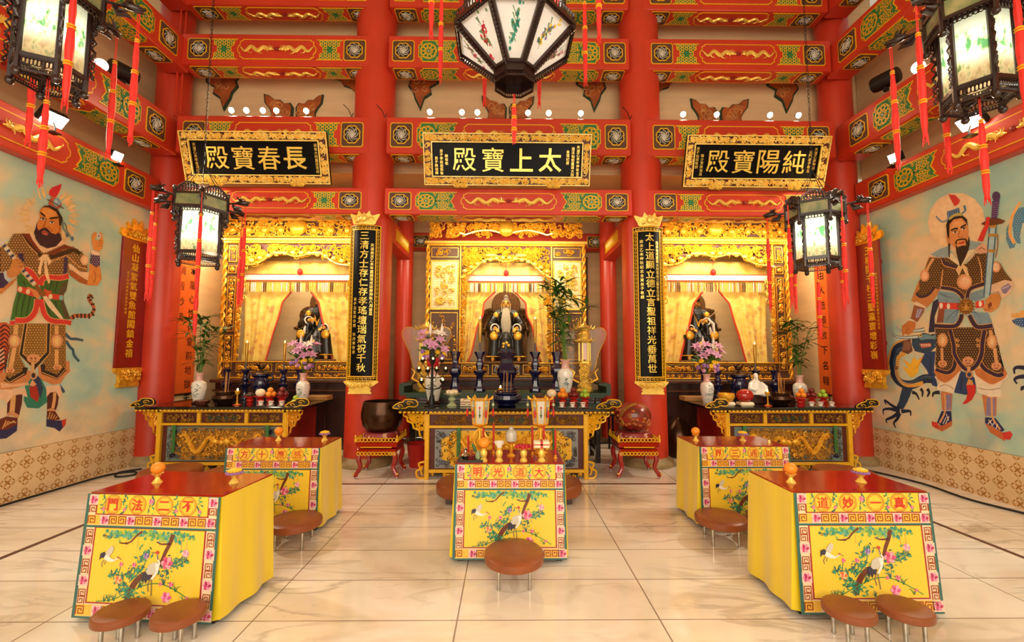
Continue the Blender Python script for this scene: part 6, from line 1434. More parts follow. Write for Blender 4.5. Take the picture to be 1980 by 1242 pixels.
def hex_lantern(label, loc, rot, s, glass, tl, big, chain_to):
    t = thing('palace_lantern', label, 'lantern', loc, (0, 0, rot)); wood = 'rosewood' if big else 'rosewood_light' if False else 'rosewood'
    kx = 1. if big else 1.15; R, H, R2, h2 = .185 * s * kx, .5 * s, .25 * s * kx, .14 * s; zb = 0
    Z = lambda z: Vector((0, 0, z))
    g = G(wood)
    for k in range(6):
        a, b_ = hexv(R, k), hexv(R, k + 1)
        for z in (0, H): g.beamto(a + Z(z), b_ + Z(z), .022 * s, .028 * s)
        g.tube([a + Z(-.1 * s), a + Z(H)], .017 * s, 6)
        g.ell((a.x, a.y, -.12 * s), (.026 * s, .026 * s, .03 * s), 8, 6)
        m_ = (a + b_) * .5
        g.beamto(hexv(R, k) + Z(-.05 * s), Z(-.05 * s), .016 * s, .02 * s)
        # carved bracket strip down the outside of each post
        n = a.normalized()
        g.tube([a + n * (.028 + .014 * math.sin(i * 1.7)) * s + Z(H * (i / 22)) for i in range(23)], .0065 * s, 4)
        g.tube([a + n * (.03 + .014 * math.cos(i * 2.1)) * s + Z(H * (i / 22)) for i in range(23)], .005 * s, 4)
        # upper tier
        c, d = hexv(R2, k), hexv(R2, k + 1)
        for z in (H - .005 * s, H + h2): g.beamto(c + Z(z), d + Z(z), .022 * s, .024 * s)
        g.tube([c + Z(H - .09 * s), c + Z(H + h2 + .04 * s)], .016 * s, 6); g.ell((c.x, c.y, H - .1 * s), (.025 * s,) * 3, 8, 6); g.ell((c.x, c.y, H + h2 + .05 * s), (.02 * s, .02 * s, .03 * s), 8, 6)
        g.beamto(a + Z(H), c + Z(H - .005), .016 * s, .018 * s)
    g.build('frame', t)
    g = G(wood)
    for k in range(6):
        a, b_ = hexv(R, k), hexv(R, k + 1); c, d = hexv(R2, k), hexv(R2, k + 1)
        lace(g, a + Z(-.015 * s), b_ + Z(-.015 * s), .05 * s, 5, .0042 * s, False); lace(g, a * .98 + Z(-.1 * s), b_ * .98 + Z(-.1 * s), .028 * s, 6, .004 * s, True)
        lace(g, c + Z(H - .015 * s), d + Z(H - .015 * s), .05 * s, 5, .0045 * s, False)
        for i in range(10):  # arched crest
            q = (i + .5) / 10; p = c + (d - c) * q; hh = (.03 + .09 * math.sin(PI * q)) * s
            g.tube([p + Z(H + h2), p + Z(H + h2 + hh * .5) + (d - c) * .04, p + Z(H + h2 + hh)], .0075 * s, 4)
            for w_ in (.35, .75): g.tube([p + Z(H + h2 + hh * w_) + (d - c).normalized() * (.014 * s * math.cos(x)) + Z(.014 * s * math.sin(x)) for x in (0, 1.26, 2.5, 3.8, 5.0)], .005 * s, 4, True)
        g.tube([c + (d - c) * (i / 12) + Z(H + h2 + (.03 + .09 * math.sin(PI * i / 12)) * s) for i in range(13)], .009 * s, 4)
    g.build('fretwork', t)
    for k in range(6):
        a, b_ = hexv(R, k), hexv(R, k + 1); c, d = hexv(R2 * .985, k), hexv(R2 * .985, k + 1)
        def pane(name, p, q, z0, z1, m, y):
            u = (q - p).normalized() * .015 * s; g = G(m); nrm = (p + q).normalized() * .004
            vs = [p + u + Z(z0) - nrm, q - u + Z(z0) - nrm, q - u + Z(z1) - nrm, p + u + Z(z1) - nrm]
            g.add(vs, [(0, 1, 2, 3)]); g.build(name, t)
        pane('glass_pane', a * .98, b_ * .98, .012 * s, H - .012 * s, glass, 0)
        pane('upper_pane', c, d, H + .01 * s, H + h2 - .01 * s, 'dim_glass', 0)
    G('grey_metal').bar((0, 0, H * .62), (0, 0, H + h2), .012, 6).build('bulb_holder', t); light('POINT', 'lantern_bulb', (loc[0], loc[1], loc[2] + H * .5), 2.6 if big else 5, (.93, 1, .9), size=.05)
    TM = tassel_mesh(tl)
    for k in range(6):
        g = G(wood); dragon_arm(g, .2 * s); c = hexv(R2, k); a = 2 * PI * k / 6
        o = g.build('dragon_arm', t, (c.x, c.y, H + h2 * .75), (0, 0, a)); put(TM, 'tassel', o, (.2 * s * .98, 0, -.01))
    put(tassel_mesh(tl * .75), 'tassel', t, (0, 0, -.05 * s))
    g = G('black_iron'); z0, z1 = H + h2 + .0, chain_to - loc[2]; n = int((z1 - z0) / .07)
    for k in range(6): g.tube([hexv(R2, k) + Z(H + h2), Z(H + h2 + .42 * s)], .004, 4)
    z0 += .42 * s; n = max(1, int((z1 - z0) / .05)); dz = (z1 - z0) / n
    for i in range(n):
        ax = (1, 0) if i % 2 else (0, 1)
        g.tube([(ax[0] * .012 * math.cos(x), ax[1] * .012 * math.cos(x), z0 + (i + .5) * dz + dz * .6 * math.sin(x)) for x in (0, 1.05, 2.1, 3.14, 4.2, 5.24)], .0035, 3, True)
    g.build('chain', t)
    return t
hex_lantern('dark wooden palace lantern hanging low before left corner column', (-3.53, 5.0, 2.755), math.radians(5), 1.0, 'lit_glass_white', 1.12, False, 8.25)
hex_lantern('dark wooden palace lantern hanging low before right corner column', (3.60, 5.0, 2.73), math.radians(24), 1.0, 'lit_glass_white', 1.12, False, 8.25)
hex_lantern('large dark palace lantern with landscape panes, close by, upper left corner', (-3.24, 3.0, 3.61), math.radians(27), 1.04, 'lit_glass', 1.0, True, 8.25)
hex_lantern('large dark palace lantern with landscape panes, close by, upper right corner', (3.40, 3.0, 3.53), math.radians(6), 1.04, 'lit_glass', 1.0, True, 8.25)
# the big eight-sided lantern in the middle
m, b, nt, P, N, noise, ramp, mix = node_mat('frosted_glass', .5)
zr = nt.nodes.new('ShaderNodeMapRange'); nt.links.new(P[2], zr.inputs[0]); zr.inputs[1].default_value = .05; zr.inputs[2].default_value = .65
c_ = ramp(zr.outputs[0], [(0, 'ffffff'), (1, 'ffffff')]); nt.links.new(c_, b.inputs['Base Color'])
translucent(nt, b, ramp(noise(4, 3), [(.3, 'e6e0d2'), (.7, 'f6f2ea')]), .25)
def octa_lantern(loc, rot):
    t = thing('palace_lantern', 'big eight-sided dark lantern with flower-painted panes, hanging in the middle', 'lantern', loc, (0, 0, rot))
    Z = lambda z: Vector((0, 0, z)); V = lambda R, k, z: hexv(R, k, 0, 8) + Z(z); wood = 'rosewood'
    r0, r1, r2, zb, zm, zt = .175, .525, .44, .06, .36, 1.2
    g = G(wood)
    for k in range(8):
        for R, z, w_ in ((r0, zb, .03), (r0 * 1.0, -.06, .012), (r1, zm, .035), (r2, zm + .05, .03), (r2, zt, .03)): g.beamto(V(R, k, z), V(R, k + 1, z), w_, w_)
        g.beamto(V(r0, k, zb), V(r1, k, zm), .055, .035); g.tube([V(r2, k, zm), V(r2, k, zt)], .022, 6); g.beamto(V(r1, k, zm), V(r2, k, zm + .05), .03, .03)
        g.add([V(r0, k, zb), V(r0, k + 1, zb), V(r0 * 1.02, k + 1, -.02), V(r0 * 1.02, k, -.02)], [(0, 1, 2, 3)])
    g.slab([tuple(V(r0 * .97, k, 0)[:2]) for k in range(8)], .05, .06); g.build('frame', t)  # dark disc added across the open bottom, standing in for its shaded inside
    g = G(wood)
    for k in range(8):
        lace(g, V(r0 * 1.02, k, -.015), V(r0 * 1.02, k + 1, -.015), .05, 4, .005, False); lace(g, V(r1, k, zm + .01), V(r1, k + 1, zm + .01), .085, 6, .0065, True); lace(g, V(r1, k, zm - .01), V(r1, k + 1, zm - .01), .03, 7, .0055, False)
        for i in range(16):  # carved flange down each rib
            q = i / 16; p = V(r0, k, zb).lerp(V(r1, k, zm), q); n_ = hexv(1, k, 0, 8) * .7 - Z(.7)
            g.tube([p + n_ * (.025 + .018 * math.cos(x)) + Z(.018 * math.sin(x)) * 1.2 for x in (0, 1.26, 2.5, 3.8, 5.)], .006, 3, True)
        g.beamto(V(r2 * .97, k, zm + .3), V(r2 * .97, k + 1, zm + .3), .012, .012)
    g.build('fretwork', t)
    rnd = random.Random(4); pal = [('c0283a', 'd84a50'), ('2f8a78', '5aa89a'), ('e8c020', '8a7ab8'), ('c05a7a', '5a8a4a')]
    for k in range(8):
        A, B, D_, E = V(r0, k, zb), V(r0, k + 1, zb), V(r1, k + 1, zm), V(r1, k, zm)
        g = G('frosted_glass'); g.add([A, B, D_, E], [(0, 1, 2, 3)]); o = g.build('glass_pane', t)
        nrm = (B - A).cross(E - A).normalized(); nrm = nrm if nrm.dot(hexv(1, k, PI / 8, 8)) > 0 else -nrm
        g = G('painted')
        pc, gc = pal[k % 4]
        for i in range(34):
            v = rnd.gauss(.58, .16); u = .5 + (v - .6) * .6 + rnd.gauss(0, .06)
            v = min(max(v, .15), .9); u = min(max(u, .2), .8)
            p = A.lerp(B, u).lerp(E.lerp(D_, u), v) + nrm * .003; s_ = rnd.uniform(.006, .014); ax = (B - A).normalized(); ay = nrm.cross(ax)
            g.color(rnd.choice((pc, gc, '6a8a5a', pc))); g.add([p + ax * (s_ * math.cos(x)) + ay * (s_ * 1.5 * math.sin(x)) for x in (0, 1.26, 2.5, 3.8, 5.)], [(0, 1, 2, 3, 4)])
        for i in range(5):
            p = A.lerp(E, .3 + .1 * i) * .5 + B.lerp(D_, .3 + .1 * i) * .5 + nrm * .0025; g.color('6a8a6a'); ax = (B - A).normalized(); q = (E - A).normalized() * .07
            g.add([p, p + q + ax * rnd.uniform(-.03, .03), p + q * 1.02, p + ax * .004], [(0, 1, 2, 3)])
        g.build('flower_painting', o)
        C_, F_, = V(r2 * .97, k, zm + .06), V(r2 * .97, k + 1, zm + .06)
        g = G('frosted_glass'); g.add([C_, F_, F_ + Z(zt - zm - .08), C_ + Z(zt - zm - .08)], [(0, 1, 2, 3)]); g.build('upper_pane', t)
    TM = tassel_mesh(1.0)
    for k in range(8):
        g = G(wood); dragon_arm(g, .3); c = V(r2, k, zt)
        o = g.build('dragon_arm', t, c, (0, 0, 2 * PI * k / 8)); put(TM, 'tassel', o, (.29, 0, -.01))
    g = G('red_silk'); put(tassel_mesh(.42), 'tassel', t, (0, 0, -.13))
    G('black_iron').tube([(0, 0, -.15), (0, 0, .3)], .003, 4).tube([(0, 0, .3), (0, 0, 8.25 - loc[2])], .012, 6).build('hanging_rod', t)
    light('POINT', 'lantern_bulb', (loc[0], loc[1], loc[2] + .85), 11, (1, .95, .86), size=.08)
octa_lantern((.055, 3.62, 3.985), PI / 8 + .02)
# ================================================================ HALL LAMPS
HEAD = None
def spot_lamp(label, p, tgt, r=.05, power=0, group='bulbs on the second beams', ang=95):
    t = thing('spot_lamp', label, 'lamp', p, group=group)
    d = (Vector(tgt) - Vector(p)).normalized(); q = d.to_track_quat('Z', 'Y').to_euler()
    g = G('grey_metal'); g.lathe([(r * .5, -.12), (r * .6, -.1), (r * .7, -.05), (r * 1.05, -.005)], 14, cap=False); g.lathe([(r * .5, -.125), (.001, -.125)], 14, cap=False); g.build('housing', t, rot=q)
    g = G('bulb'); g.ell((0, 0, 0), (r, r, r * .6), 14, 8); g.build('bulb', t, rot=q)
    b_ = Vector(p) - d * .08
    g = G('black_iron'); g.tube([Vector((0, 0, -.12)), Vector((0, .0, -.08)), -d * .09], .008, 6); g.box(0, 0, -.125, .06, .06, .012); g.build('bracket', t)
    if power: light('SPOT', 'spot_light', Vector(p) + d * .08, power, WARM, tgt, .05, ang, .7)
    return t
row = [(447, 'L'), (476, 'L'), (508, 'L'), (534, 'L'), (592, 'L'), (831, 'C'), (893, 'C'), (923, 'C'), (1021, 'C'), (1061, 'C'), (1123, 'C'), (1321, 'R'), (1386, 'R'), (1489, 'R'), (1544, 'R')]
nm = {'L': 'left', 'C': 'middle', 'R': 'right'}; cnt = {}
orde = ['first', 'second', 'third', 'fourth', 'fifth', 'sixth']
for px, bay in row:
    p = at(px, 217 if bay != 'R' else 222, y=6.5); i = cnt.get(bay, 0); cnt[bay] = i + 1
    spot_lamp('bright round bulb on the second beam, ' + orde[i] + ' from left in ' + nm[bay] + ' bay', (p.x, 6.5, 5.335), (p.x * .75, 1.5, 2.3), .04, 60 if i in (0, 2, 4) else 0)
def flood(label, p, tgt, w_, h_, power, col):
    t = thing('floodlight', label, 'floodlight', p); d = (Vector(tgt) - Vector(p)).normalized(); q = d.to_track_quat('-Y', 'Z').to_euler()
    g = G('black_iron'); g.box(0, .05, 0, w_, .08, h_, .012)
    for i in range(6): g.box(-w_ / 2 + (i + .5) * w_ / 6, .1, 0, .008, .03, h_ * .9)
    g.build('housing', t, rot=q)
    G('flood').box(0, .004, 0, w_ * .88, .012, h_ * .86).build('lamp_face', t, rot=q)
    g = G('black_iron'); g.tube([(0, 0, -h_ * .9), (0, .02, -h_ * .6), d * -.06], .012, 6); g.box(0, 0, -h_ * .9, .1, .1, .012); g.build('bracket', t)
    light('SPOT', 'flood_beam', Vector(p) + d * .06, power, col, tgt, .12, 120, .8)
p = at(105, 232, x=-5.2); flood('bright floodlight on left side beam beneath the corner lantern', (-5.2, p.y, p.z), (-1.5, 4.2, .6), .24, .17, 300, (1, .9, .74))
p = at(228, 303, x=-5.25); flood('small warm floodlight on the left mural beam near corner column', (-5.25, p.y, p.z), (0, 5, 2.2), .13, .13, 110, WARM)
p = at(1727, 306, x=5.3); flood('small warm floodlight on the right mural beam near corner column', (5.3, p.y, p.z), (0, 5, 2.2), .13, .13, 110, WARM)
p = at(1875, 238, x=5.25); flood('bright floodlight on right side beam beneath the corner lantern', (5.25, p.y, p.z), (1.5, 4.2, .6), .24, .17, 300, (1, .9, .74))
p = at(197, 110, x=-5.2); spot_lamp('small white spotlight beside the speaker on the left side beam', (-5.2, p.y, 5.302), (-1, 2, 3), .07, 50, 'side beam spotlights')
p = at(1775, 122, x=5.25); spot_lamp('small white spotlight beside the speaker on the right side beam', (5.25, p.y, 5.302), (1, 2, 3), .07, 50, 'side beam spotlights')
def speaker(label, p, rot):
    t = thing('wall_speaker', label, 'speaker', p, (0, 0, rot))
    g = G('black_iron'); g.lathe([(.001, -.16), (.1, -.15), (.11, -.1), (.11, .1), (.1, .15), (.001, .16)], 20); g.v = [(z, y, x) for x, y, z in g.v]; g.build('cabinet', t, rot=(0, 0, .0))
    G('grey_metal').lathe([(.085, .151), (.02, .153)], 20).build('grille', t, rot=(0, PI / 2, 0)); G('black_iron').box(0, 0, -.13, .05, .05, .06).build('bracket', t)
p = at(238, 140, x=-5.2); speaker('black cylindrical speaker on the left side beam', (-5.2, p.y, p.z), 1.2)
p = at(1712, 155, x=5.25); speaker('black cylindrical speaker on the right side beam', (5.25, p.y, p.z), -1.2 + PI)
# ================================================================ MURAL FIGURES (flat paintings on the side walls)
class Painter(G):
    def __init__(s, X, sgn):
        super().__init__('mural_paint'); s.X, s.sg, s.k = X, sgn, 0
    def w(s, p):
        x, y = p
        if s.sg < 0 and -1 < x < 1: x = -34
        if s.sg > 0 and x > 1979: x = 2012
        q = at(x, y, x=s.X); return (q.y if s.sg < 0 else -q.y, q.z)
    def _y(s): s.k += 1; return -.0015 - .00002 * s.k
    def P(s, c, pts): s.color(c).flat([s.w(p) for p in pts], s._y()); return pts
    def S(s, c, wd, pts, taper=None, k=4): s.color(c).stroke([s.w(p) for p in smoothpath(pts, k)], wd / 850 * 6.2, s._y(), False, taper)
    def O(s, c, p, rx, ry=None):
        ry = ry or rx; s.color(c).flat([s.w((p[0] + rx * math.cos(a), p[1] + ry * math.sin(a))) for a in (k * PI / 7 for k in range(14))], s._y())
    def scales(s, pts, c, st=5.6, r=1.7, c2=None):
        xs = [p[0] for p in pts]; ys = [p[1] for p in pts]; row = 0; y = min(ys) + 3; yy = s._y(); y2 = yy - .00004
        while y < max(ys) - 2:
            x = min(xs) + 3 + (st / 2 if row % 2 else 0)
            while x < max(xs) - 2:
                ins = False; n = len(pts)
                for i in range(n):
                    (x0, y0), (x1, y1) = pts[i], pts[i - 1]
                    if (y0 > y) != (y1 > y) and x < (x1 - x0) * (y - y0) / (y1 - y0) + x0: ins = not ins
                if ins:
                    s.color(c2 or '4a2c18').flat([s.w((x + 1.45 * r * math.cos(a), y + 1.6 * r * math.sin(a))) for a in (0, 1.05, 2.1, 3.14, 4.2, 5.24)], yy)
                    s.color(c).flat([s.w((x + r * .8 * math.cos(a), y + r * .95 * math.sin(a))) for a in (0, 1.05, 2.1, 3.14, 4.2, 5.24)], y2)
                x += st
            y += st * .86; row += 1
        s.k += 2
def tr(ox, oy, k): return lambda *q: [(ox + x / k, oy + y / k) for x, y in q]
A, B, D = tr(0, 340, 7.764), tr(0, 490, 7.764), tr(0, 620, 5.173)
p = Painter(XL - .0, -1); rnd = random.Random(4)
c0 = A((735, 610))[0]
for i in range(200):
    a = rnd.random() * 2 * PI; r0, r1 = rnd.uniform(36, 46), rnd.uniform(50, 62); p.S(rnd.choice(('e6bd76', 'e9c587', 'ecca92')), 2.4, [(c0[0] + r0 * math.cos(a), c0[1] + r0 * math.sin(a)), (c0[0] + r1 * math.cos(a + .04), c0[1] + r1 * math.sin(a + .04))], .3, 1); p.k -= .7
# tiger
p.O('c2512c', (-85, 690), 82, 66); p.O('d9a58a', (-70, 725), 50, 28); p.O('c2512c', (-160, 700), 40, 42)
for i in range(6): p.S('3a1a12', 5, [(-140 + 22 * i, 640), (-128 + 22 * i, 690), (-142 + 22 * i, 740)], .4)
p.O('c97a3c', (-34, 575), 17, 26); p.O('8f5f2b', (-32, 520), 18, 40); p.O('2a2c55', (-38, 850), 18, 12); p.O('cc8450', (-36, 742), 12, 20)
p.P('c2512c', D((0, 20), (60, 20), (120, 60), (132, 140), (100, 260), (60, 430), (20, 530), (0, 570))); p.P('d9a58a', D((0, 255), (30, 280), (42, 350), (36, 420), (0, 470)))
for i in range(11): y = 50 + i * 42; p.S('3a1a12', 2.6, D((0, y + 30), (40, y - 4), (88 - 4 * i, y + 26), (110 - 6 * i, y + 80)), .3)
p.S('b8673a', 7, B((1060, 990), (1100, 945), (1200, 935), (1330, 940), (1400, 870), (1400, 800), (1350, 730), (1325, 670), (1345, 630), (1385, 655)), .75, 5)
for (x, y), (u, v) in (((1085, 930), (1105, 990)), ((1150, 910), (1160, 970)), ((1215, 905), (1215, 975)), ((1275, 905), (1270, 975)), ((1330, 905), (1335, 985)), ((1365, 880), (1410, 940)), ((1380, 840), (1430, 850)), ((1360, 770), (1415, 760)), ((1330, 715), (1375, 690)), ((1305, 670), (1350, 660)), ((1350, 625), (1395, 680))): p.S('3f1f1a', 3.2, B((x, y), (u, v)), 1, 1)
for q in (((650, 130), (700, 180), (760, 185), (830, 200)), ((655, 200), (700, 270), (725, 290), (740, 350), (790, 410)), ((590, 650), (620, 690), (640, 720))): p.S('3c5a70', 5, D(*q), .8)
p.P('2f7d66', D((235, 800), (270, 872), (385, 880), (470, 815), (460, 690), (400, 560), (330, 545), (250, 640))); p.P('2b3a5a', D((330, 560), (390, 560), (430, 680), (400, 780), (360, 700), (300, 640)))
# boots
for bt in (((75, 740), (222, 740), (216, 830), (182, 970), (65, 935)), ((470, 715), (592, 715), (576, 840), (552, 910), (468, 900))): p.P('55241a', D(*bt))
p.S('d9a468', 7, D((130, 745), (125, 830), (115, 920))); p.S('d9a468', 5, D((545, 720), (540, 800), (525, 880))); p.S('c98f60', 5, D((68, 945), (120, 930), (180, 965))); p.S('c98f60', 5, D((468, 905), (510, 895), (550, 912)))
for bt in (((40, 690), (250, 680), (272, 770), (205, 738), (130, 750), (66, 830), (30, 790), (0, 800), (0, 700)), ((460, 655), (600, 650), (622, 750), (588, 772), (560, 715), (500, 720), (462, 765))): p.P('e6bd98', D(*bt))
p.P('2a2c55', D((0, 1100), (60, 1090), (172, 1030), (165, 1105), (60, 1180), (0, 1200))); p.P('6a2a1c', D((60, 960), (172, 975), (172, 1040), (60, 1095), (0, 1105), (0, 1060)))
for i in range(5): p.S('d6a25a', 1.6, D((20 + 26 * i, 1085 - 20 * i), (60 + 24 * i, 1000 + 6 * i)))
p.P('2a2c55', D((462, 980), (520, 1000), (600, 1000), (650, 990), (648, 1050), (592, 1112), (540, 1075), (460, 1060))); p.P('6a2a1c', D((468, 905), (548, 908), (602, 990), (520, 1002), (464, 975)))
for i in range(4): p.S('d6a25a', 1.5, D((480 + 22 * i, 985), (500 + 24 * i, 915 + 14 * i)))
p.P('c83a26', D((612, 1000), (660, 982), (656, 1035), (622, 1070)))
p.P('cc8450', D((0, 570), (40, 520), (250, 480), (312, 520), (300, 590), (240, 652), (100, 690), (0, 690))); p.P('cc8450', D((380, 460), (690, 400), (697, 510), (645, 560), (602, 632), (520, 645), (430, 602), (380, 560)))
for i in range(14): x = 10 + i * 20; p.S('e8b892', 2, D((x, 640 - abs(i - 6) * 3), (x + 10, 675 - i * 2)))
# skirt panels
lp = p.P('9a6a30', D((90, 40), (232, 30), (190, 350), (250, 470), (240, 530), (90, 620), (40, 580), (62, 540), (100, 260))); p.scales(lp, 'd0a048')
rp = p.P('9a6a30', D((480, 40), (652, 30), (657, 470), (570, 580), (418, 520), (410, 440), (490, 330))); p.scales(rp, 'd0a048')
p.S('2b2018', 7.5, D((50, 580), (92, 605), (240, 525), (250, 470)), None, 1); p.S('2b2018', 7.5, D((425, 440), (430, 515), (570, 568), (648, 480)), None, 1)
p.P('2b2018', D((240, 30), (502, 30), (492, 330), (342, 495), (186, 342))); cp = p.P('a4742e', D((270, 30), (466, 30), (460, 312), (350, 432), (224, 332))); p.scales(cp, 'e0b452')
for q in (((240, 30), (186, 342), (342, 495), (492, 330), (502, 30)), ((270, 30), (224, 332), (350, 432), (460, 312), (466, 30)), ((40, 580), (90, 620), (242, 532)), ((418, 520), (570, 580), (655, 480))): p.S('d9a45a', 1.2, D(*q), None, 1)
for x, y, u, v in ((160, 40, 150, 140), (140, 275, 100, 480), (562, 50, 562, 140), (565, 290, 560, 440)): p.S('dba868', 6, D((x, y), (u, v)))
for c in ((140, 205), (565, 205)):
    c = D(c)[0]; p.O('c98a5a', c, 12, 14); p.O('e8bd84', c, 8, 10); p.O('d0904e', c, 5.5, 7.5); p.O('ecc67e', c, 4.5, 6.5)
for c, r in (((330, 380), 13), ((95, 500), 9), ((570, 468), 8)):
    c = D(c)[0]; p.O('d99a68', c, r, r * .7); p.O('8a4a2a', (c[0] - r * .3, c[1]), r * .16); p.O('8a4a2a', (c[0] + r * .3, c[1]), r * .16); p.S('8a4a2a', 1.5, [(c[0] - r * .4, c[1] + r * .4), (c[0], c[1] + r * .5), (c[0] + r * .4, c[1] + r * .4)])
p.S('d9a468', 5, D((325, 410), (320, 520))); p.O('d0a078', D((330, 550))[0], 7, 8); p.O('3a2a2a', D((330, 550))[0], 4, 5); p.P('d8a070', D((290, 650), (320, 590), (362, 640), (330, 660))); p.P('ab2d20', D((288, 665), (365, 652), (386, 760), (372, 818), (300, 765)))
# torso, sleeves, arms
p.P('c97a3c', B((0, 560), (130, 450), (245, 360), (250, 330), (300, 300), (200, 440), (20, 605), (0, 620))); p.P('33284a', B((0, 300), (50, 290), (125, 440), (40, 520), (0, 545)))
bd = p.P('8f5f2b', [*A((160, 930), (215, 870), (330, 868), (440, 872), (480, 960), (620, 1130), (720, 1130), (960, 1040), (1120, 1080), (1220, 1150), (1290, 1240)), *B((1312, 220), (1305, 285), (1190, 275), (1040, 135), (1022, 335), (880, 365), (640, 375), (580, 425), (520, 335), (380, 225), (250, 330), (170, 260), (0, 300)), *A((0, 1100), (100, 1060))])
p.scales(bd, 'd2ae6a')
p.S('3a2350', 7, B((300, 0), (310, 60), (330, 130))); p.S('3a2350', 6, B((985, 60), (980, 180), (970, 320))); p.S('3a2418', 7, [*A((330, 880), (430, 1010), (540, 1130), (610, 1200))]); p.S('3a2418', 7, A((740, 1220), (900, 1180), (1100, 1120), (1200, 1180))); p.S('d9a060', 1.4, A((320, 890), (420, 1040), (560, 1180))); p.S('d9a060', 1.6, [*B((760, 120), (880, 80), (960, 40), (1000, 40), (1100, 130), (1200, 210), (1300, 235))])
p.P('7a3018', A((330, 868), (445, 870), (480, 950), (620, 1130), (570, 1150), (440, 1000))); p.P('7a3018', A((700, 1170), (960, 1030), (1110, 1085), (950, 1105), (800, 1195)))
p.P('ecc49a', A((440, 880), (500, 880), (540, 1000), (700, 1095), (930, 960), (985, 1010), (720, 1135), (650, 1160), (590, 1110), (480, 960)))
p.O('e8b488', B((1265, 100))[0], 8, 10); p.O('f0caa0', B((1265, 100))[0], 5, 7)
p.P('ecc59c', B((1020, 150), (1100, 200), (1190, 272), (1330, 290), (1315, 405), (1240, 372), (1150, 335), (1100, 262), (1030, 232)))
p.P('a85a28', B((1030, 240), (1100, 270), (1200, 345), (1310, 410), (1320, 480), (1190, 440), (1040, 330))); p.P('d98a3e', B((1330, 150), (1380, 170), (1490, 190), (1512, 300), (1522, 385), (1455, 485), (1300, 482), (1310, 410), (1330, 290)))
p.S('b0662c', 2, B((1400, 260), (1430, 350), (1400, 450))); bp = p.P('4c3050', B((1365, -20), (1490, 10), (1492, 190), (1435, 212), (1340, 140))); p.scales(bp, 'd8cfd8', 4.6, 1.0, '4c3050'); p.P('ecd2b4', A((1370, 1110), (1495, 1165), (1485, 1200), (1360, 1180)))
p.P('db9248', A((1368, 900), (1400, 850), (1440, 845), (1452, 900), (1420, 955), (1470, 975), (1505, 940), (1488, 835), (1530, 865), (1547, 1000), (1530, 1090), (1470, 1142), (1400, 1112), (1372, 1010))); p.O('d9d4cc', A((1478, 905))[0], 4.6); p.O('6a7090', A((1478, 905))[0], 2)
for y in (985, 1020, 1060): p.S('a8642e', 1.2, A((1470, y), (1530, y - 15)))
# green robe
def robe(): 
    p.P('40702c', B((250, 335), (370, 265), (560, 430), (582, 600), (540, 700), (470, 900), (400, 962), (230, 985), (150, 1012), (200, 740), (255, 560))); p.P('3d6429', B((590, 420), (720, 385), (1022, 385), (992, 560), (950, 620), (950, 720), (1050, 985), (990, 1002), (760, 1002), (660, 900), (610, 760), (600, 600)))
    p.P('57452f', B((1010, 400), (985, 560), (950, 620), (945, 720), (1045, 985), (960, 960), (900, 700), (880, 600), (900, 500)))
    for q in (((290, 600), (250, 780), (230, 950)), ((370, 620), (330, 800), (310, 960)), ((450, 640), (420, 780), (390, 940)), ((340, 420), (380, 500)), ((780, 420), (730, 560)), ((860, 420), (820, 580)), ((700, 800), (760, 950)), ((820, 720), (860, 900))): p.S('28491c', 3, B(*q), .4)
robe()
def hem(c, w_, *q): p.S(c, w_, B(*q))
for c, w_ in (('e8b070', 9.5), ('d43a30', 7.6)):
    hem(c, w_, (360, 235), (450, 280), (530, 380), (565, 480)); hem(c, w_, (600, 480), (630, 385), (720, 355), (880, 370), (1022, 340)); hem(c, w_, (555, 690), (530, 850), (460, 960), (370, 1008), (220, 1008)); hem(c, w_, (605, 690), (640, 860), (700, 970), (800, 1020), (960, 1030), (1060, 1050)); hem(c, w_ * .8, (140, 1050), (215, 1045))
p.P('d6402c', B((255, 490), (400, 520), (525, 580), (520, 655), (420, 632), (250, 572))); p.P('d6402c', B((650, 595), (800, 610), (942, 630), (940, 702), (800, 692), (680, 652)))
for c, col in (((295, 540), 'ecd4a8'), ((410, 577), 'ecd4a8'), ((750, 650), 'ecd4a8'), ((910, 667), '7ab8b0')): p.O(col, B(c)[0], 4, 5.2)
p.P('f0cd9c', B((545, 105), (600, 55), (650, 15), (700, 15), (765, 135), (722, 180), (690, 85), (700, 200), (745, 430), (720, 462), (662, 300), (655, 85), (618, 200), (600, 330), (555, 295), (600, 92)))
# striped staff and blade
p.S('c9a86a', 7, [*A((20, 1010)), *B((190, 40), (330, 260), (520, 480))], None, 6)
a_, b_ = A((20, 1010))[0], B((520, 480))[0]
for i in range(17):
    t0 = i / 17; q = (a_[0] + (b_[0] - a_[0]) * t0, a_[1] + (b_[1] - a_[1]) * t0); p.P('2f3f6a' if i % 2 else 'd8d4cc', [(q[0] - 3.4, q[1] + 1.5), (q[0] + 3, q[1] - 3), (q[0] + 5.4, q[1] + .5), (q[0] - 1, q[1] + 5)])
p.P('cf8a48', B((180, 100), (230, 60), (300, 90), (362, 200), (312, 250), (262, 330), (160, 372), (90, 342), (78, 290), (150, 212)))
for q in (((225, 110), (300, 100)), ((245, 150), (330, 140)), ((262, 195), (350, 190))): p.S('a8642e', 1.4, B(*q))
p.P('b8c0c0', B((40, 280), (85, 258), (100, 350), (182, 402), (122, 442), (60, 382)))
p.P('e6cfa8', B((630, 650), (690, 640), (770, 740), (905, 920), (952, 1002), (880, 972), (720, 802), (700, 770))); p.P('8a5a28', B((510, 510), (560, 480), (680, 620), (625, 660), (540, 600))); p.P('d88a50', B((385, 500), (460, 520), (540, 560), (590, 640), (560, 690), (500, 640), (470, 580))); p.P('d0552e', B((650, 530), (720, 560), (765, 570), (770, 600), (700, 600), (650, 580)))
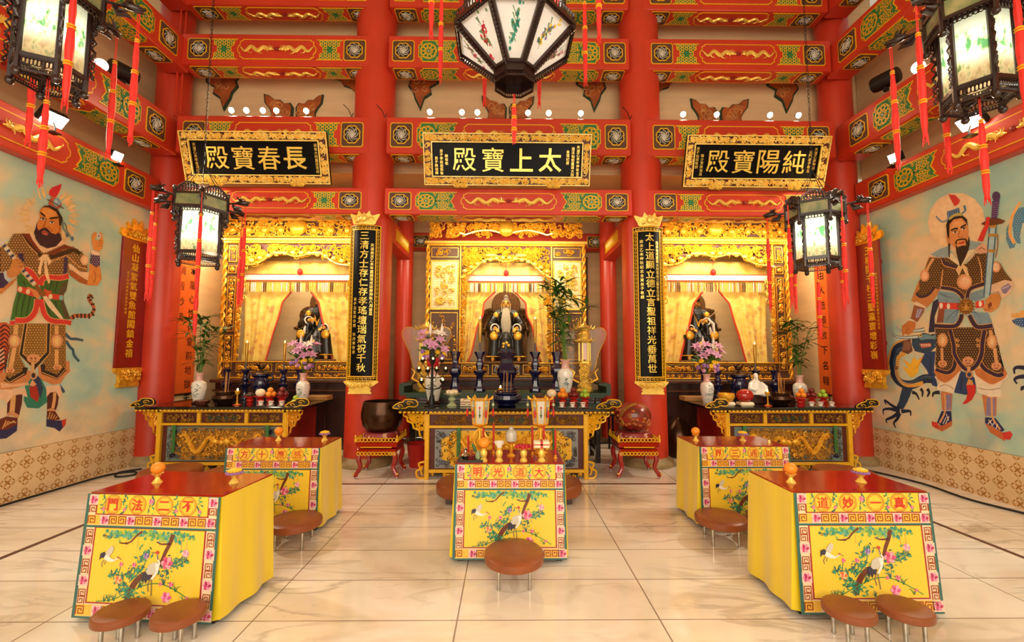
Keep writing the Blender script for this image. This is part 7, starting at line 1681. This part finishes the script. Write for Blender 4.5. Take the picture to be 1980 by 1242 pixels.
# head
p.P('d8853c', A((600, 500), (640, 465), (720, 470), (830, 520), (870, 600), (880, 740), (905, 760), (900, 850), (860, 905), (700, 905), (600, 862), (540, 782), (560, 690), (588, 640), (580, 560)))
p.P('e59a4c', A((640, 490), (740, 500), (830, 560), (840, 610), (740, 620), (690, 650), (660, 600), (620, 560)))
p.P('c06a2e', A((880, 748), (914, 738), (905, 850), (868, 880)))
p.P('27160f', A((600, 505), (650, 452), (735, 443), (855, 500), (932, 632), (912, 742), (880, 748), (872, 622), (832, 540), (720, 476), (640, 472)))
p.P('37182c', A((545, 690), (525, 790), (500, 850), (540, 960), (590, 1040), (700, 1092), (832, 1062), (922, 962), (902, 890), (862, 850), (830, 880), (762, 860), (702, 790), (640, 780), (570, 820), (548, 770)))
for i in range(70): a = rnd.uniform(.1, 3.05); x, y = 710 + 205 * math.cos(a), 850 + 225 * math.sin(a); p.S('37182c', 1.1, A((710 + (x - 710) * .8, 850 + (y - 850) * .8), (x, y)), .2, 1); p.k -= .8
p.P('c8624a', A((610, 850), (650, 818), (722, 860), (700, 895), (640, 882))); p.S('5a1a1a', 1.2, A((625, 852), (670, 850), (715, 868)))
p.S('37182c', 3, A((590, 830), (640, 800), (700, 812), (745, 860)))
p.P('22100c', A((592, 535), (642, 570), (684, 612), (660, 618), (598, 572))); p.P('22100c', A((730, 632), (800, 618), (876, 612), (862, 642), (740, 655)))
for x, y in ((635, 652), (768, 702)): p.O('eadcc8', A((x, y))[0], 4.6, 2.3); p.O('20242a', A((x + 2, y))[0], 2, 2.1); p.S('4a1f10', 1.2, A((x - 42, y - 8), (x, y - 24), (x + 40, y - 2)))
p.S('a8582a', 1.5, A((690, 640), (662, 720), (640, 760), (690, 785))); p.S('a8582a', 1.2, A((715, 760), (760, 810), (770, 850)))
p.P('b4583a', A((720, 402), (762, 312), (830, 342), (905, 390), (914, 452), (872, 502), (760, 442), (720, 442))); p.O('7aa6bc', A((845, 397))[0], 7.4, 8); p.O('a8c8d0', A((832, 385))[0], 3, 3.5); p.S('5a2f1c', 1.6, A((700, 355), (760, 385), (860, 440), (950, 492)), None, 1)
p.P('cf2430', A((820, 332), (728, 292), (728, 230), (770, 180), (840, 150), (915, 122), (902, 190), (862, 272)))
for q in (((930, 650), (940, 780), (975, 840), (1005, 900)), ((955, 700), (985, 760), (1000, 830), (1080, 960))): p.S('4a7a78', 1.8, A(*q))
p.O('4a7088', A((998, 890))[0], 3, 4.5); p.O('4a7088', A((1075, 945))[0], 3, 4.5)
tag(p.build('mural_painting', loc=(XL, 0, 0), rot=(0, 0, PI / 2), smooth=False), 'painted black-bearded warrior in green robe with tiger, on the left wall', 'painting')
# ---------------- right wall
A, B, D = tr(1700, 360, 6.211), tr(1700, 540, 6.9), tr(1690, 680, 6.21)
p = Painter(XR, 1)
c0 = A((930, 430))[0]
for i, (r, c) in enumerate(((56, 'e9cba0'), (53, 'ebcda2'), (50, 'edcfa4'), (46, 'eed1a7'))): p.O(c, c0, r, r * 1.02)
def blue(pts, c='4c88a8'): q = p.P(c, pts); p.scales(q, 'b8d0d8', 5, 1.1, '2f6488')
blue(A((1739, 220), (1680, 262), (1620, 342), (1600, 470), (1620, 620), (1662, 690), (1702, 690), (1690, 600), (1720, 450), (1739, 330))); blue(A((1572, 420), (1530, 520), (1525, 640), (1570, 752), (1620, 740), (1642, 690), (1592, 590)))
p.S('eab066', 4, A((1700, 190), (1640, 280), (1590, 400), (1570, 560), (1600, 640), (1630, 690)))
blue(B((1932, 500), (1850, 520), (1770, 550), (1802, 592), (1880, 632), (1932, 690)), '2f5590'); p.P('e6a858', B((1756, 500), (1780, 448), (1810, 470), (1840, 445), (1862, 462), (1890, 418), (1932, 440), (1932, 500), (1850, 515)))
for q in (((1801, 195), (1720, 190), (1685, 215), (1690, 270)), ((1801, 300), (1730, 310), (1690, 340), (1720, 390)), ((1801, 430), (1780, 440), (1770, 470))): p.S('23284a', 6.5, D(*q), .3)
# cape
p.P('2b2b4c', B((720, 300), (792, 258), (802, 332), (742, 500), (742, 705), (660, 712), (682, 500))); p.P('2a426e', D((560, 120), (620, 0), (742, 0), (722, 200), (768, 430), (700, 405), (640, 232))); p.P('2a426e', D((1040, 230), (1122, 258), (1232, 330), (1222, 500), (1100, 522), (960, 492), (1000, 350)))
for q in (((1060, 300), (1040, 480)), ((1150, 330), (1130, 500)), ((680, 60), (690, 300))): p.S('1c2c50', 3, D(*q), .4)
# dragon
p.S('e8a24a', 13, [*B((345, 850), (215, 900), (135, 1080)), *D((165, 150), (215, 250), (225, 330))], .6)
nb = [*B((380, 880), (240, 930), (190, 1090)), *D((235, 180), (255, 300), (340, 385), (470, 395), (600, 330), (700, 330))]
p.S('1d2f4c', 17, nb, .9, 6); p.S('f0b54e', 8.5, [*B((345, 985), (258, 1050), (235, 1180)), *D((268, 200), (290, 310), (372, 395), (480, 405), (592, 375))], .8, 6)
sp = smoothpath([*B((345, 985), (258, 1050), (235, 1180)), *D((268, 200), (290, 310), (372, 395), (480, 405), (592, 375))], 5)
for i in range(1, len(sp) - 1):
    t_ = (sp[i + 1][0] - sp[i - 1][0], sp[i + 1][1] - sp[i - 1][1]); l = math.hypot(*t_); n_ = (-t_[1] / l * 4, t_[0] / l * 4); p.S('b8702c', .9, [(sp[i][0] - n_[0], sp[i][1] - n_[1]), (sp[i][0] + n_[0], sp[i][1] + n_[1])], None, 1); p.k -= .8
sp = smoothpath(nb, 9)
for i in range(2, len(sp) - 2):
    t_ = (sp[i + 1][0] - sp[i - 1][0], sp[i + 1][1] - sp[i - 1][1]); l = math.hypot(*t_) or 1
    for e in (-4.5, -1.5): p.O('5f8098', (sp[i][0] - t_[1] / l * e, sp[i][1] + t_[0] / l * e), .8); p.k -= .9
lg = p.P('1f3350', D((340, 440), (470, 440), (405, 600), (352, 695), (265, 682), (300, 600))); p.scales(lg, '5f86a0', 3.4, .8, '14233c')
for q in (((310, 700), (220, 650), (130, 585), (150, 640)), ((310, 720), (200, 690), (115, 700), (118, 760)), ((310, 730), (220, 790), (150, 820), (160, 860)), ((310, 740), (280, 810), (240, 860), (262, 915)), ((330, 720), (400, 715), (440, 720), (440, 775))): p.S('1a2a44', 7.5, D(*q), .25, 5)
for q in (((460, 490), (510, 510), (545, 580)), ((560, 450), (585, 480), (580, 545)), ((640, 450), (665, 490), (640, 545)), ((790, 490), (720, 500), (705, 545))): p.S('1c2434', 7, D(*q), .3)
p.P('f2bb32', D((430, 305), (400, 262), (340, 180), (420, 205), (345, 88), (440, 150), (480, 60), (515, 110), (592, 58), (545, 170), (535, 250), (470, 312))); p.P('e2762c', D((345, 88), (400, 130), (430, 165))); p.S('e2762c', 2, D((590, 62), (545, 150), (500, 220)), .3)
p.P('6f4434', B((295, 830), (420, 798), (450, 960), (385, 1002), (290, 962), (330, 900)))
for i in range(8): p.S('9a6a52', 1.3, B((310 + 14 * i, 960 - i * 2), (340 + 12 * i, 830)))
p.P('2b4660', B((440, 800), (520, 748), (600, 716), (700, 742), (800, 718), (832, 800), (802, 882), (760, 902), (700, 962), (600, 992), (480, 962), (440, 880))); p.P('6f96a6', B((520, 770), (610, 730), (700, 752), (800, 735), (820, 790), (740, 800), (640, 800), (560, 815)))
p.P('c46a50', B((535, 860), (690, 852), (700, 900), (640, 912), (570, 922)))
for i in range(6): x = 560 + 22 * i; p.P('f0e6d0', B((x, 872), (x + 16, 870), (x + 8, 900)))
p.O('e6b84a', B((550, 752))[0], 3.2); p.O('1a1410', B((552, 752))[0], 1.5); p.O('16202c', B((715, 745))[0], 2.4, 1.8)
for q in (((520, 770), (380, 780), (250, 770), (185, 735), (168, 708)), ((610, 672), (480, 690), (330, 692), (260, 670), (230, 632))):
    p.S('22384a', 7, B(*q), .3, 5); p.S('c3cfca', 4.6, B(*q), .3, 5)
for i in range(12): a = i * .5; p.S('7fa2ac', 1.6, B((770 + 30 * math.cos(a), 830 + 60 * math.sin(a)), (800 + 60 * math.cos(a), 830 + 95 * math.sin(a))), .2)
# legs
def leg(sh, pu, ft, so, to, c1, c2):
    p.P('c87d4a', D(*sh)); p.P('8a7ea4', D(*pu)); p.P('252c5c', D(*ft)); p.P('c46a3c', D(*so)); p.P('cf3a30', D(*to)); p.S('dba066', 3, D(*c1)); p.S('e8d8c0', 1.4, D(*c2))
leg(((805, 480), (945, 480), (935, 705), (820, 705)), ((865, 520), (930, 520), (925, 700), (840, 700)), ((815, 715), (930, 715), (940, 860), (820, 900), (760, 850)), ((700, 862), (820, 892), (938, 832), (936, 892), (820, 962), (722, 912)), ((695, 838), (762, 852), (792, 932), (700, 897)), ((850, 500), (860, 620), (850, 740), (790, 860)), ((870, 750), (900, 830)))
leg(((1300, 520), (1475, 540), (1470, 775), (1340, 775)), ((1360, 560), (1460, 560), (1455, 770), (1345, 770)), ((1338, 790), (1462, 800), (1572, 942), (1540, 965), (1430, 900), (1338, 860)), ((1336, 862), (1430, 905), (1540, 968), (1600, 1000), (1572, 1078), (1400, 972)), ((1545, 975), (1640, 958), (1668, 1000), (1635, 1062), (1560, 1050)), ((1415, 550), (1420, 690), (1430, 800), (1520, 940)), ((1380, 820), (1420, 880)))
for q in (((830, 870), (870, 790)), ((860, 870), (905, 780)), ((1370, 870), (1420, 820)), ((1420, 900), (1450, 850)), ((1470, 930), (1490, 870))): p.S('d8d0c8', 1.4, D(*q))
p.P('eadcc4', D((790, 380), (1045, 225), (972, 460), (962, 512), (882, 490), (770, 465), (758, 420))); p.P('eadcc4', D((1200, 250), (1292, 330), (1562, 340), (1522, 430), (1542, 542), (1400, 548), (1250, 492), (1222, 380)))
for q in (((790, 420), (870, 400), (960, 450)), ((1250, 440), (1380, 460), (1520, 440))): p.S('b8a088', 1.6, D(*q))
p.P('c9783e', D((718, 240), (760, 188), (1055, 120), (1045, 230), (950, 332), (860, 384), (772, 332))); p.P('c9783e', D((1208, 210), (1560, 178), (1612, 292), (1562, 332), (1430, 402), (1330, 362), (1230, 292)))
p.S('ecd0b0', 2.5, D((735, 300), (790, 365), (860, 384), (950, 332), (1040, 240))); p.S('ecd0b0', 2.5, D((1225, 290), (1330, 365), (1430, 404), (1570, 335), (1612, 280)))
GP = 'b4893c'
sk = p.P('452c24', [*B((750, 650), (1522, 640), (1600, 900), (1652, 1180)), *D((1500, 20), (1562, 190), (1552, 290), (1480, 302), (1330, 222), (1270, 140), (1180, 215), (1060, 150), (985, 80), (960, 220), (880, 272), (760, 242), (738, 150), (750, 0)), *B((760, 1000), (770, 880))]); p.scales(sk, GP, 5.2, 1.5, '2a1a1c')
for q in ([*D((745, 215), (880, 255), (960, 200), (985, 80))], [*D((1275, 130), (1340, 215), (1480, 285), (1555, 270))], B((950, 680), (1000, 880), (1010, 1000), (1100, 1150), (1190, 1210), (1300, 1150), (1370, 1000), (1380, 860), (1410, 690))): p.S('d49a54', 8, q); p.S('38243e', 6, q)
for x, y in ((1045, 810), (1050, 880), (1320, 810), (1325, 880)): c = B((x, y))[0]; p.S('d49a54', 1.6, [(c[0] + 4 * (1 - .1 * i) * math.cos(i * .9), c[1] + 4 * (1 - .1 * i) * math.sin(i * .9)) for i in range(9)], None, 1)
for c in ((850, 815), (1510, 835)):
    c = B(c)[0]; p.O('c48652', c, 10.5, 14); p.O('e2b07a', c, 8, 11); p.O('c98c52', c, 5.6, 8); p.O('eac48c', c, 4.6, 7)
for q in (B((840, 920), (845, 1080)), B((1545, 920), (1570, 1110)), B((1490, 680), (1500, 760)), D((1145, 180), (1140, 260))): p.S('d8a06a', 5, q)
for c, r in ((B((850, 1130))[0], 9), (B((1570, 1160))[0], 10), (B((1190, 1095))[0], 11)): p.O('d9986a', c, r, r * .8); p.O('8a4a30', (c[0] - r * .35, c[1] - 1), r * .15); p.O('8a4a30', (c[0] + r * .35, c[1] - 1), r * .15); p.S('8a4a30', 1.3, [(c[0] - r * .4, c[1] + r * .35), (c[0], c[1] + r * .45), (c[0] + r * .4, c[1] + r * .35)])
p.O('c88a50', D((1148, 280))[0], 7, 7); p.O('2a426e', D((1148, 278))[0], 4, 4.5); p.P('d49a5a', D((1110, 405), (1140, 330), (1180, 345), (1202, 400))); p.P('cc2f2a', D((1112, 400), (1225, 400), (1222, 500), (1180, 580), (1120, 625), (1062, 632), (1110, 570), (1130, 500)))
# torso and arms
p.P('c4814a', [*A((600, 850), (560, 960), (490, 1242)), *B((540, 0), (480, 150), (430, 292), (540, 332), (600, 372), (640, 382), (720, 300), (822, 140), (850, 0)), *A((760, 1000), (760, 860))])
sl = p.P('553622', [*A((610, 860), (750, 870), (760, 1000), (730, 1242)), *B((740, 120), (660, 222), (560, 252), (490, 192), (545, 130), (540, 30)), *A((520, 1100))]); p.scales(sl, GP, 5, 1.4, '2e1c18'); p.S('d8a470', 5, A((655, 870), (600, 960), (540, 1090))); p.O('d8986a', A((550, 1075))[0], 9, 12); p.O('ecc09a', A((550, 1075))[0], 5.5, 8); p.S('38243e', 5, B((500, 195), (560, 235), (660, 205), (740, 110)))
p.P('e8d0b4', B((450, 330), (500, 300), (560, 330), (630, 370), (610, 420), (540, 370))); p.P('9a5a3a', B((470, 345), (612, 385), (600, 440), (512, 572), (420, 542))); p.P('8a80a8', B((520, 390), (592, 402), (542, 512), (480, 522))); p.S('e8d8c4', 3, B((400, 535), (450, 550), (505, 590))); p.S('d8cfd8', 1.2, B((520, 400), (500, 510))); p.S('d8cfd8', 1.2, B((565, 400), (520, 510)))
p.P('c97b3e', B((310, 622), (400, 555), (492, 572), (490, 642), (450, 712), (390, 752), (352, 722), (320, 765), (308, 700))); p.S('8a4a22', 1.3, B((400, 660), (370, 690), (360, 730)))
to = p.P('523420', [*A((740, 860), (830, 860), (960, 960), (1060, 930), (1170, 810), (1282, 800), (1345, 1050), (1300, 1242)), *B((1412, 60), (1200, 132), (1160, 242), (1080, 202), (1000, 152), (830, 112), (840, 0)), *A((760, 1100))]); p.scales(to, GP, 5, 1.4, '2a1918')
p.S('38243e', 7, A((760, 870), (790, 930), (880, 960), (960, 985))); p.S('d49a54', 1.4, A((750, 880), (780, 950), (880, 985), (960, 1000))); p.S('d8a060', 1.6, A((1190, 850), (1230, 1000), (1240, 1200))); p.S('d8a060', 1.6, A((770, 1000), (750, 1200)))
p.S('d49a54', 7.5, B((830, 112), (1000, 140), (1090, 200), (1130, 260))); p.S('38243e', 5.6, B((830, 112), (1000, 140), (1090, 200), (1130, 260))); p.S('d49a54', 7.5, B((1412, 60), (1260, 110), (1200, 160), (1180, 250))); p.S('38243e', 5.6, B((1412, 60), (1260, 110), (1200, 160), (1180, 250)))
p.P('7c9aac', B((800, 160), (1000, 182), (1090, 252), (1060, 322), (800, 312), (780, 222))); p.P('7c9aac', B((1220, 190), (1400, 130), (1412, 252), (1290, 292), (1210, 262))); p.P('8a4a34', B((800, 400), (880, 400), (860, 580), (770, 582))); p.P('7c9aac', B((880, 400), (1060, 400), (1060, 542), (1000, 592), (860, 582))); p.P('7c9aac', B((1250, 430), (1460, 450), (1512, 582), (1320, 602), (1230, 522)))
for q in (((1060, 410), (980, 460), (890, 560)), ((1060, 430), (1000, 520)), ((1270, 430), (1340, 490)), ((820, 190), (900, 230), (980, 250))): p.S('4c6a80', 2, B(*q), .3)
for q in (B((745, 622), (1000, 630), (1080, 560), (1110, 470)), B((1210, 480), (1260, 580), (1330, 640), (1520, 622))): p.S('d49a54', 8.4, q); p.S('38243e', 6.4, q)
p.P('d63f2e', B((800, 310), (1060, 320), (1060, 405), (800, 395))); p.P('d63f2e', B((1290, 300), (1402, 280), (1412, 372), (1290, 390)))
for x, y in ((832, 355), (930, 362), (1355, 330)): p.O('efe4d0', B((x, y))[0], 3.2, 5.6)
c = B((1165, 365))[0]
for i in range(16): a = i * PI / 8; p.P('7a4c18', [(c[0] + 13 * math.cos(a - .22), c[1] + 13 * math.sin(a - .22)), (c[0] + 18.5 * math.cos(a), c[1] + 17.5 * math.sin(a)), (c[0] + 13 * math.cos(a + .22), c[1] + 13 * math.sin(a + .22))])
p.O('8f5d1f', c, 14.5, 14.5); p.O('b27d30', (c[0], c[1] - 2), 9, 8); p.O('b27d30', (c[0], c[1] + 7), 7, 4); p.O('d0a050', (c[0], c[1] + 2), 3, 4)
for s in (-1, 1): p.O('2a1608', (c[0] + s * 5.5, c[1] - 2), 2.2, 1.4); p.S('4a2c0c', 1.6, [(c[0] + s * 2, c[1] - 5), (c[0] + s * 9, c[1] - 7)])
p.S('4a2c0c', 1.5, [(c[0] - 6, c[1] + 9), (c[0], c[1] + 10), (c[0] + 6, c[1] + 9)])
p.O('d8986a', A((1030, 1150))[0], 15, 15); p.O('e8b48a', A((1035, 1150))[0], 11.5, 11.5); p.O('efc6a0', A((1042, 1142))[0], 7, 7)
p.P('e8c48e', A((950, 962), (1000, 928), (1062, 980), (1092, 1102), (1045, 1062), (1005, 985), (965, 1082), (928, 1012)))
p.P('8fa9b2', A((618, 822), (735, 755), (835, 718), (905, 852), (700, 855))); p.P('8fa9b2', A((1090, 650), (1242, 690), (1190, 742), (1075, 775))); p.P('ecdcb8', A((870, 800), (960, 900), (1090, 770), (1150, 760), (1010, 940), (950, 945), (830, 860)))
p.P('dba98e', A((1165, 770), (1190, 722), (1245, 690), (1302, 722), (1302, 800), (1210, 815))); p.S('9a6248', 1.4, A((1200, 760), (1240, 740), (1280, 770)))
rs = p.P('6b452a', [*A((1350, 900), (1450, 920), (1532, 1050), (1600, 1130), (1560, 1242), (1335, 1242)), *B((1500, 60), (1480, 0))]); p.scales(rs, GP, 5, 1.4, '2e1c18'); p.O('d8986a', A((1410, 970))[0], 9, 11); p.O('ecc8a0', A((1410, 970))[0], 6, 8)
p.P('e4c2a2', B((1490, 80), (1600, 40), (1680, 10), (1780, 30), (1802, 82), (1742, 202), (1640, 262), (1600, 162), (1500, 182))); p.P('8c7c9c', B((1630, 120), (1730, 55), (1775, 100), (1700, 195), (1660, 190))); p.S('d8cfd8', 1.3, B((1650, 130), (1740, 90)))
p.P('a8cad2', [*A((1335, 470), (1412, 470), (1345, 1242)), *B((1478, 240), (1405, 240)), *A((1272, 1242))])
p.S('39698a', 1.8, [*A((1335, 470), (1272, 1242)), *B((1405, 240))], None, 1); p.S('39698a', 1.8, [*A((1412, 470), (1345, 1242)), *B((1478, 240))], None, 1)
for q in (((1320, 590), (1430, 590)), ((1308, 775), (1400, 785)), ((1330, 480), (1412, 485))): p.S('b98a3c', 4.5, A(*q))
p.S('8a4a3a', 1.2, A((1430, 590), (1430, 720), (1405, 860)))
p.P('6a3a1e', A((1228, 452), (1300, 410), (1370, 370), (1450, 388), (1525, 420), (1480, 452), (1400, 468), (1280, 478))); p.P('4a3060', A((1365, 180), (1452, 170), (1420, 390), (1355, 390))); p.O('4a3060', A((1412, 125))[0], 7.8, 10)
for i in range(7): p.S('8a6a98', 1.1, A((1362, 210 + 26 * i), (1440, 195 + 26 * i)))
p.S('d6302c', 5, A((1315, 370), (1300, 470), (1260, 560), (1222, 660)), 1.7)
p.P('d28c4a', B((1500, 200), (1600, 180), (1635, 262), (1602, 372), (1512, 442), (1420, 432), (1385, 382), (1440, 312), (1420, 290))); p.P('7a3a22', B((1455, 340), (1500, 300), (1515, 350), (1470, 400))); p.S('9a5a2a', 1.3, B((1400, 400), (1470, 410), (1530, 380)))
# head
p.P('dd955a', A((850, 470), (900, 400), (1000, 370), (1050, 420), (1066, 480), (1082, 540), (1076, 622), (1060, 702), (1000, 762), (930, 752), (860, 692), (845, 600))); p.P('e8a970', A((890, 440), (990, 400), (1040, 450), (1020, 490), (960, 520), (880, 520)))
p.P('c9824c', A((812, 590), (846, 588), (852, 695), (826, 695)))
p.P('211410', A((810, 470), (828, 410), (900, 360), (1000, 348), (1060, 398), (1072, 480), (1050, 440), (1000, 382), (900, 402), (852, 462), (848, 640), (822, 590)))
p.P('30201c', A((925, 700), (950, 735), (1000, 715), (1050, 712), (1090, 600), (1095, 700), (1080, 765), (1040, 862), (980, 972), (955, 885), (930, 785))); p.S('30201c', 4, A((848, 690), (846, 780), (850, 860)), .4)
p.S('30201c', 2.6, A((930, 700), (938, 655), (1000, 638), (1048, 645), (1058, 700))); p.P('c4452e', A((955, 682), (1000, 668), (1042, 660), (1022, 692), (970, 698)))
p.S('20120c', 3, A((868, 535), (910, 512), (955, 512))); p.S('20120c', 3, A((985, 500), (1015, 480), (1052, 462)))
for x, y in ((915, 553), (1020, 514)): p.O('efe6d8', A((x, y))[0], 4.6, 2.3); p.O('1a1410', A((x + 4, y))[0], 1.9, 2.2); p.S('3a1a10', 1.1, A((x - 30, y), (x, y - 18), (x + 30, y - 8)))
p.S('b06a38', 1.5, A((975, 530), (958, 600), (975, 615), (1010, 605)))
p.P('5c80a2', A((818, 305), (890, 285), (962, 258), (980, 330), (1000, 350), (900, 372), (830, 412)))
for i in range(5): p.S('34557c', 1.4, A((850 + 28 * i, 300 - 8 * i), (860 + 26 * i, 370 - 8 * i)))
p.S('bcae58', 4.5, A((850, 395), (920, 345), (1000, 342))); p.P('d63a36', A((838, 100), (920, 108), (978, 172), (955, 220), (912, 242), (880, 182)))
p.S('7f93a4', 2.6, A((830, 405), (770, 430), (720, 400), (690, 360))); p.S('5c80a2', 3, A((1000, 330), (1040, 290), (1025, 232)))
tag(p.build('mural_painting', loc=(XR, 0, 0), rot=(0, 0, -PI / 2), smooth=False), 'painted armoured warrior holding sword, beside a blue dragon, on the right wall', 'painting')
# ================================================================ SMALL FITTINGS
def cable(label, pts, r=.012, m='cable', name='cable'): return tag(G(m).tube(smoothpath(pts, 5), r, 6).build(name), label, 'cable')
cable('black cable on the floor along the left tiled wall', [(-5.36, 3.6, .013), (-5.34, 4.6, .013), (-5.33, 5.4, .013), (-5.3, 6.0, .013), (-5.1, 6.2, .013), (-4.95, 6.05, .013), (-5.1, 5.95, .013), (-5.25, 6.15, .013), (-5.1, 6.35, .013)])
cable('black cable on the floor along the right tiled wall', [(5.3, 3.6, .013), (5.34, 4.4, .013), (5.2, 5.0, .013), (5.25, 5.6, .013), (5.1, 6.2, .013), (4.9, 6.6, .013)])
for s, x, sd in ((-1, -4.98, 'left'),):
    cable('thin red conduit pipe bent down the left corner column, outer one', [(-5.1, 6.53, 8.0), (-5.1, 6.53, 5.5), (-5.1, 6.53, 5.3), (-5.0, 6.5, 5.22)], .014, 'red_paint', 'conduit_pipe'); cable('thin red conduit pipe bent down the left corner column, inner one', [(-5.05, 6.57, 8.0), (-5.05, 6.57, 5.5), (-5.04, 6.57, 5.35), (-4.93, 6.55, 5.25)], .014, 'red_paint', 'conduit_pipe')
cable('thin dark pipe on the wall right of the central shrine', [(1.62, 8.825, 3.6), (1.62, 8.825, 1.6), (1.58, 8.825, 1.45), (1.45, 8.825, 1.3)], .02, 'brown_wood', 'pipe')
p = at(374, 722, y=8.83)
t = thing('switch_box', 'pale electric switch box on wall beside the left orange banner', 'switch box', (-5.02, 8.8, 1.3)); G('porcelain').box(0, 0, 0, .36, .08, .4, .01).build('case', t)
for i in range(4): G('wax_red' if i % 2 else 'grey_metal').box(-.11 + .075 * i, -.045, -.06, .04, .02, .05).build('switch', t)
t = thing('bucket', 'red plastic bucket in shadow left of the central altar', 'bucket', (-1.28, 6.55, 0)); G('wax_red').lathe([(.13, 0), (.17, .32), (.18, .33), (.165, .32), (.001, .02)], 24).build('body', t); G('chrome').tube([(.17 * math.cos(a), 0, .31 + .0 + .1 * math.sin(a)) for a in (k * PI / 10 for k in range(11))], .005, 5).build('handle', t)
t = thing('stool_frame', 'dark metal frame stool in shadow right of the central altar', 'stool', (1.62, 7.6, 0))
for sx in (-1, 1):
    for sy in (-1, 1): G('black_iron').box(sx * .16, sy * .14, .3, .03, .03, .6).build('leg', t)
G('black_iron').box(0, 0, .61, .38, .34, .03, .005).build('seat', t); G('black_iron').box(0, -.14, .15, .32, .02, .02).build('rung', t)
tag(G('bronze').lathe([(.2, 0), (.23, .02), (.24, .2), (.22, .38), (.15, .52), (.06, .6), (.03, .63), (.001, .64)], 24).build('bronze_jar', loc=(2.78, 7.2, 0)), 'dark pointed bronze jar on the floor beside the right altar', 'jar')
for x, y, sd in ((-1.86, 6.42, 'left'), (1.86, 6.42, 'right'), (-2.36, 6.42, 'left bay'),):
    tag(G('black_iron').tube([(x, y, 5.2), (x - .04, y - .02, 5.3), (x - .12, y - .03, 5.38)], .006, 5).tube([(x, y, 5.2), (x + .03, y - .01, 5.26)], .006, 5).build('loose_wire'), 'loose dark wire sticking up from the second beam, ' + sd + ' of a centre column', 'wire')
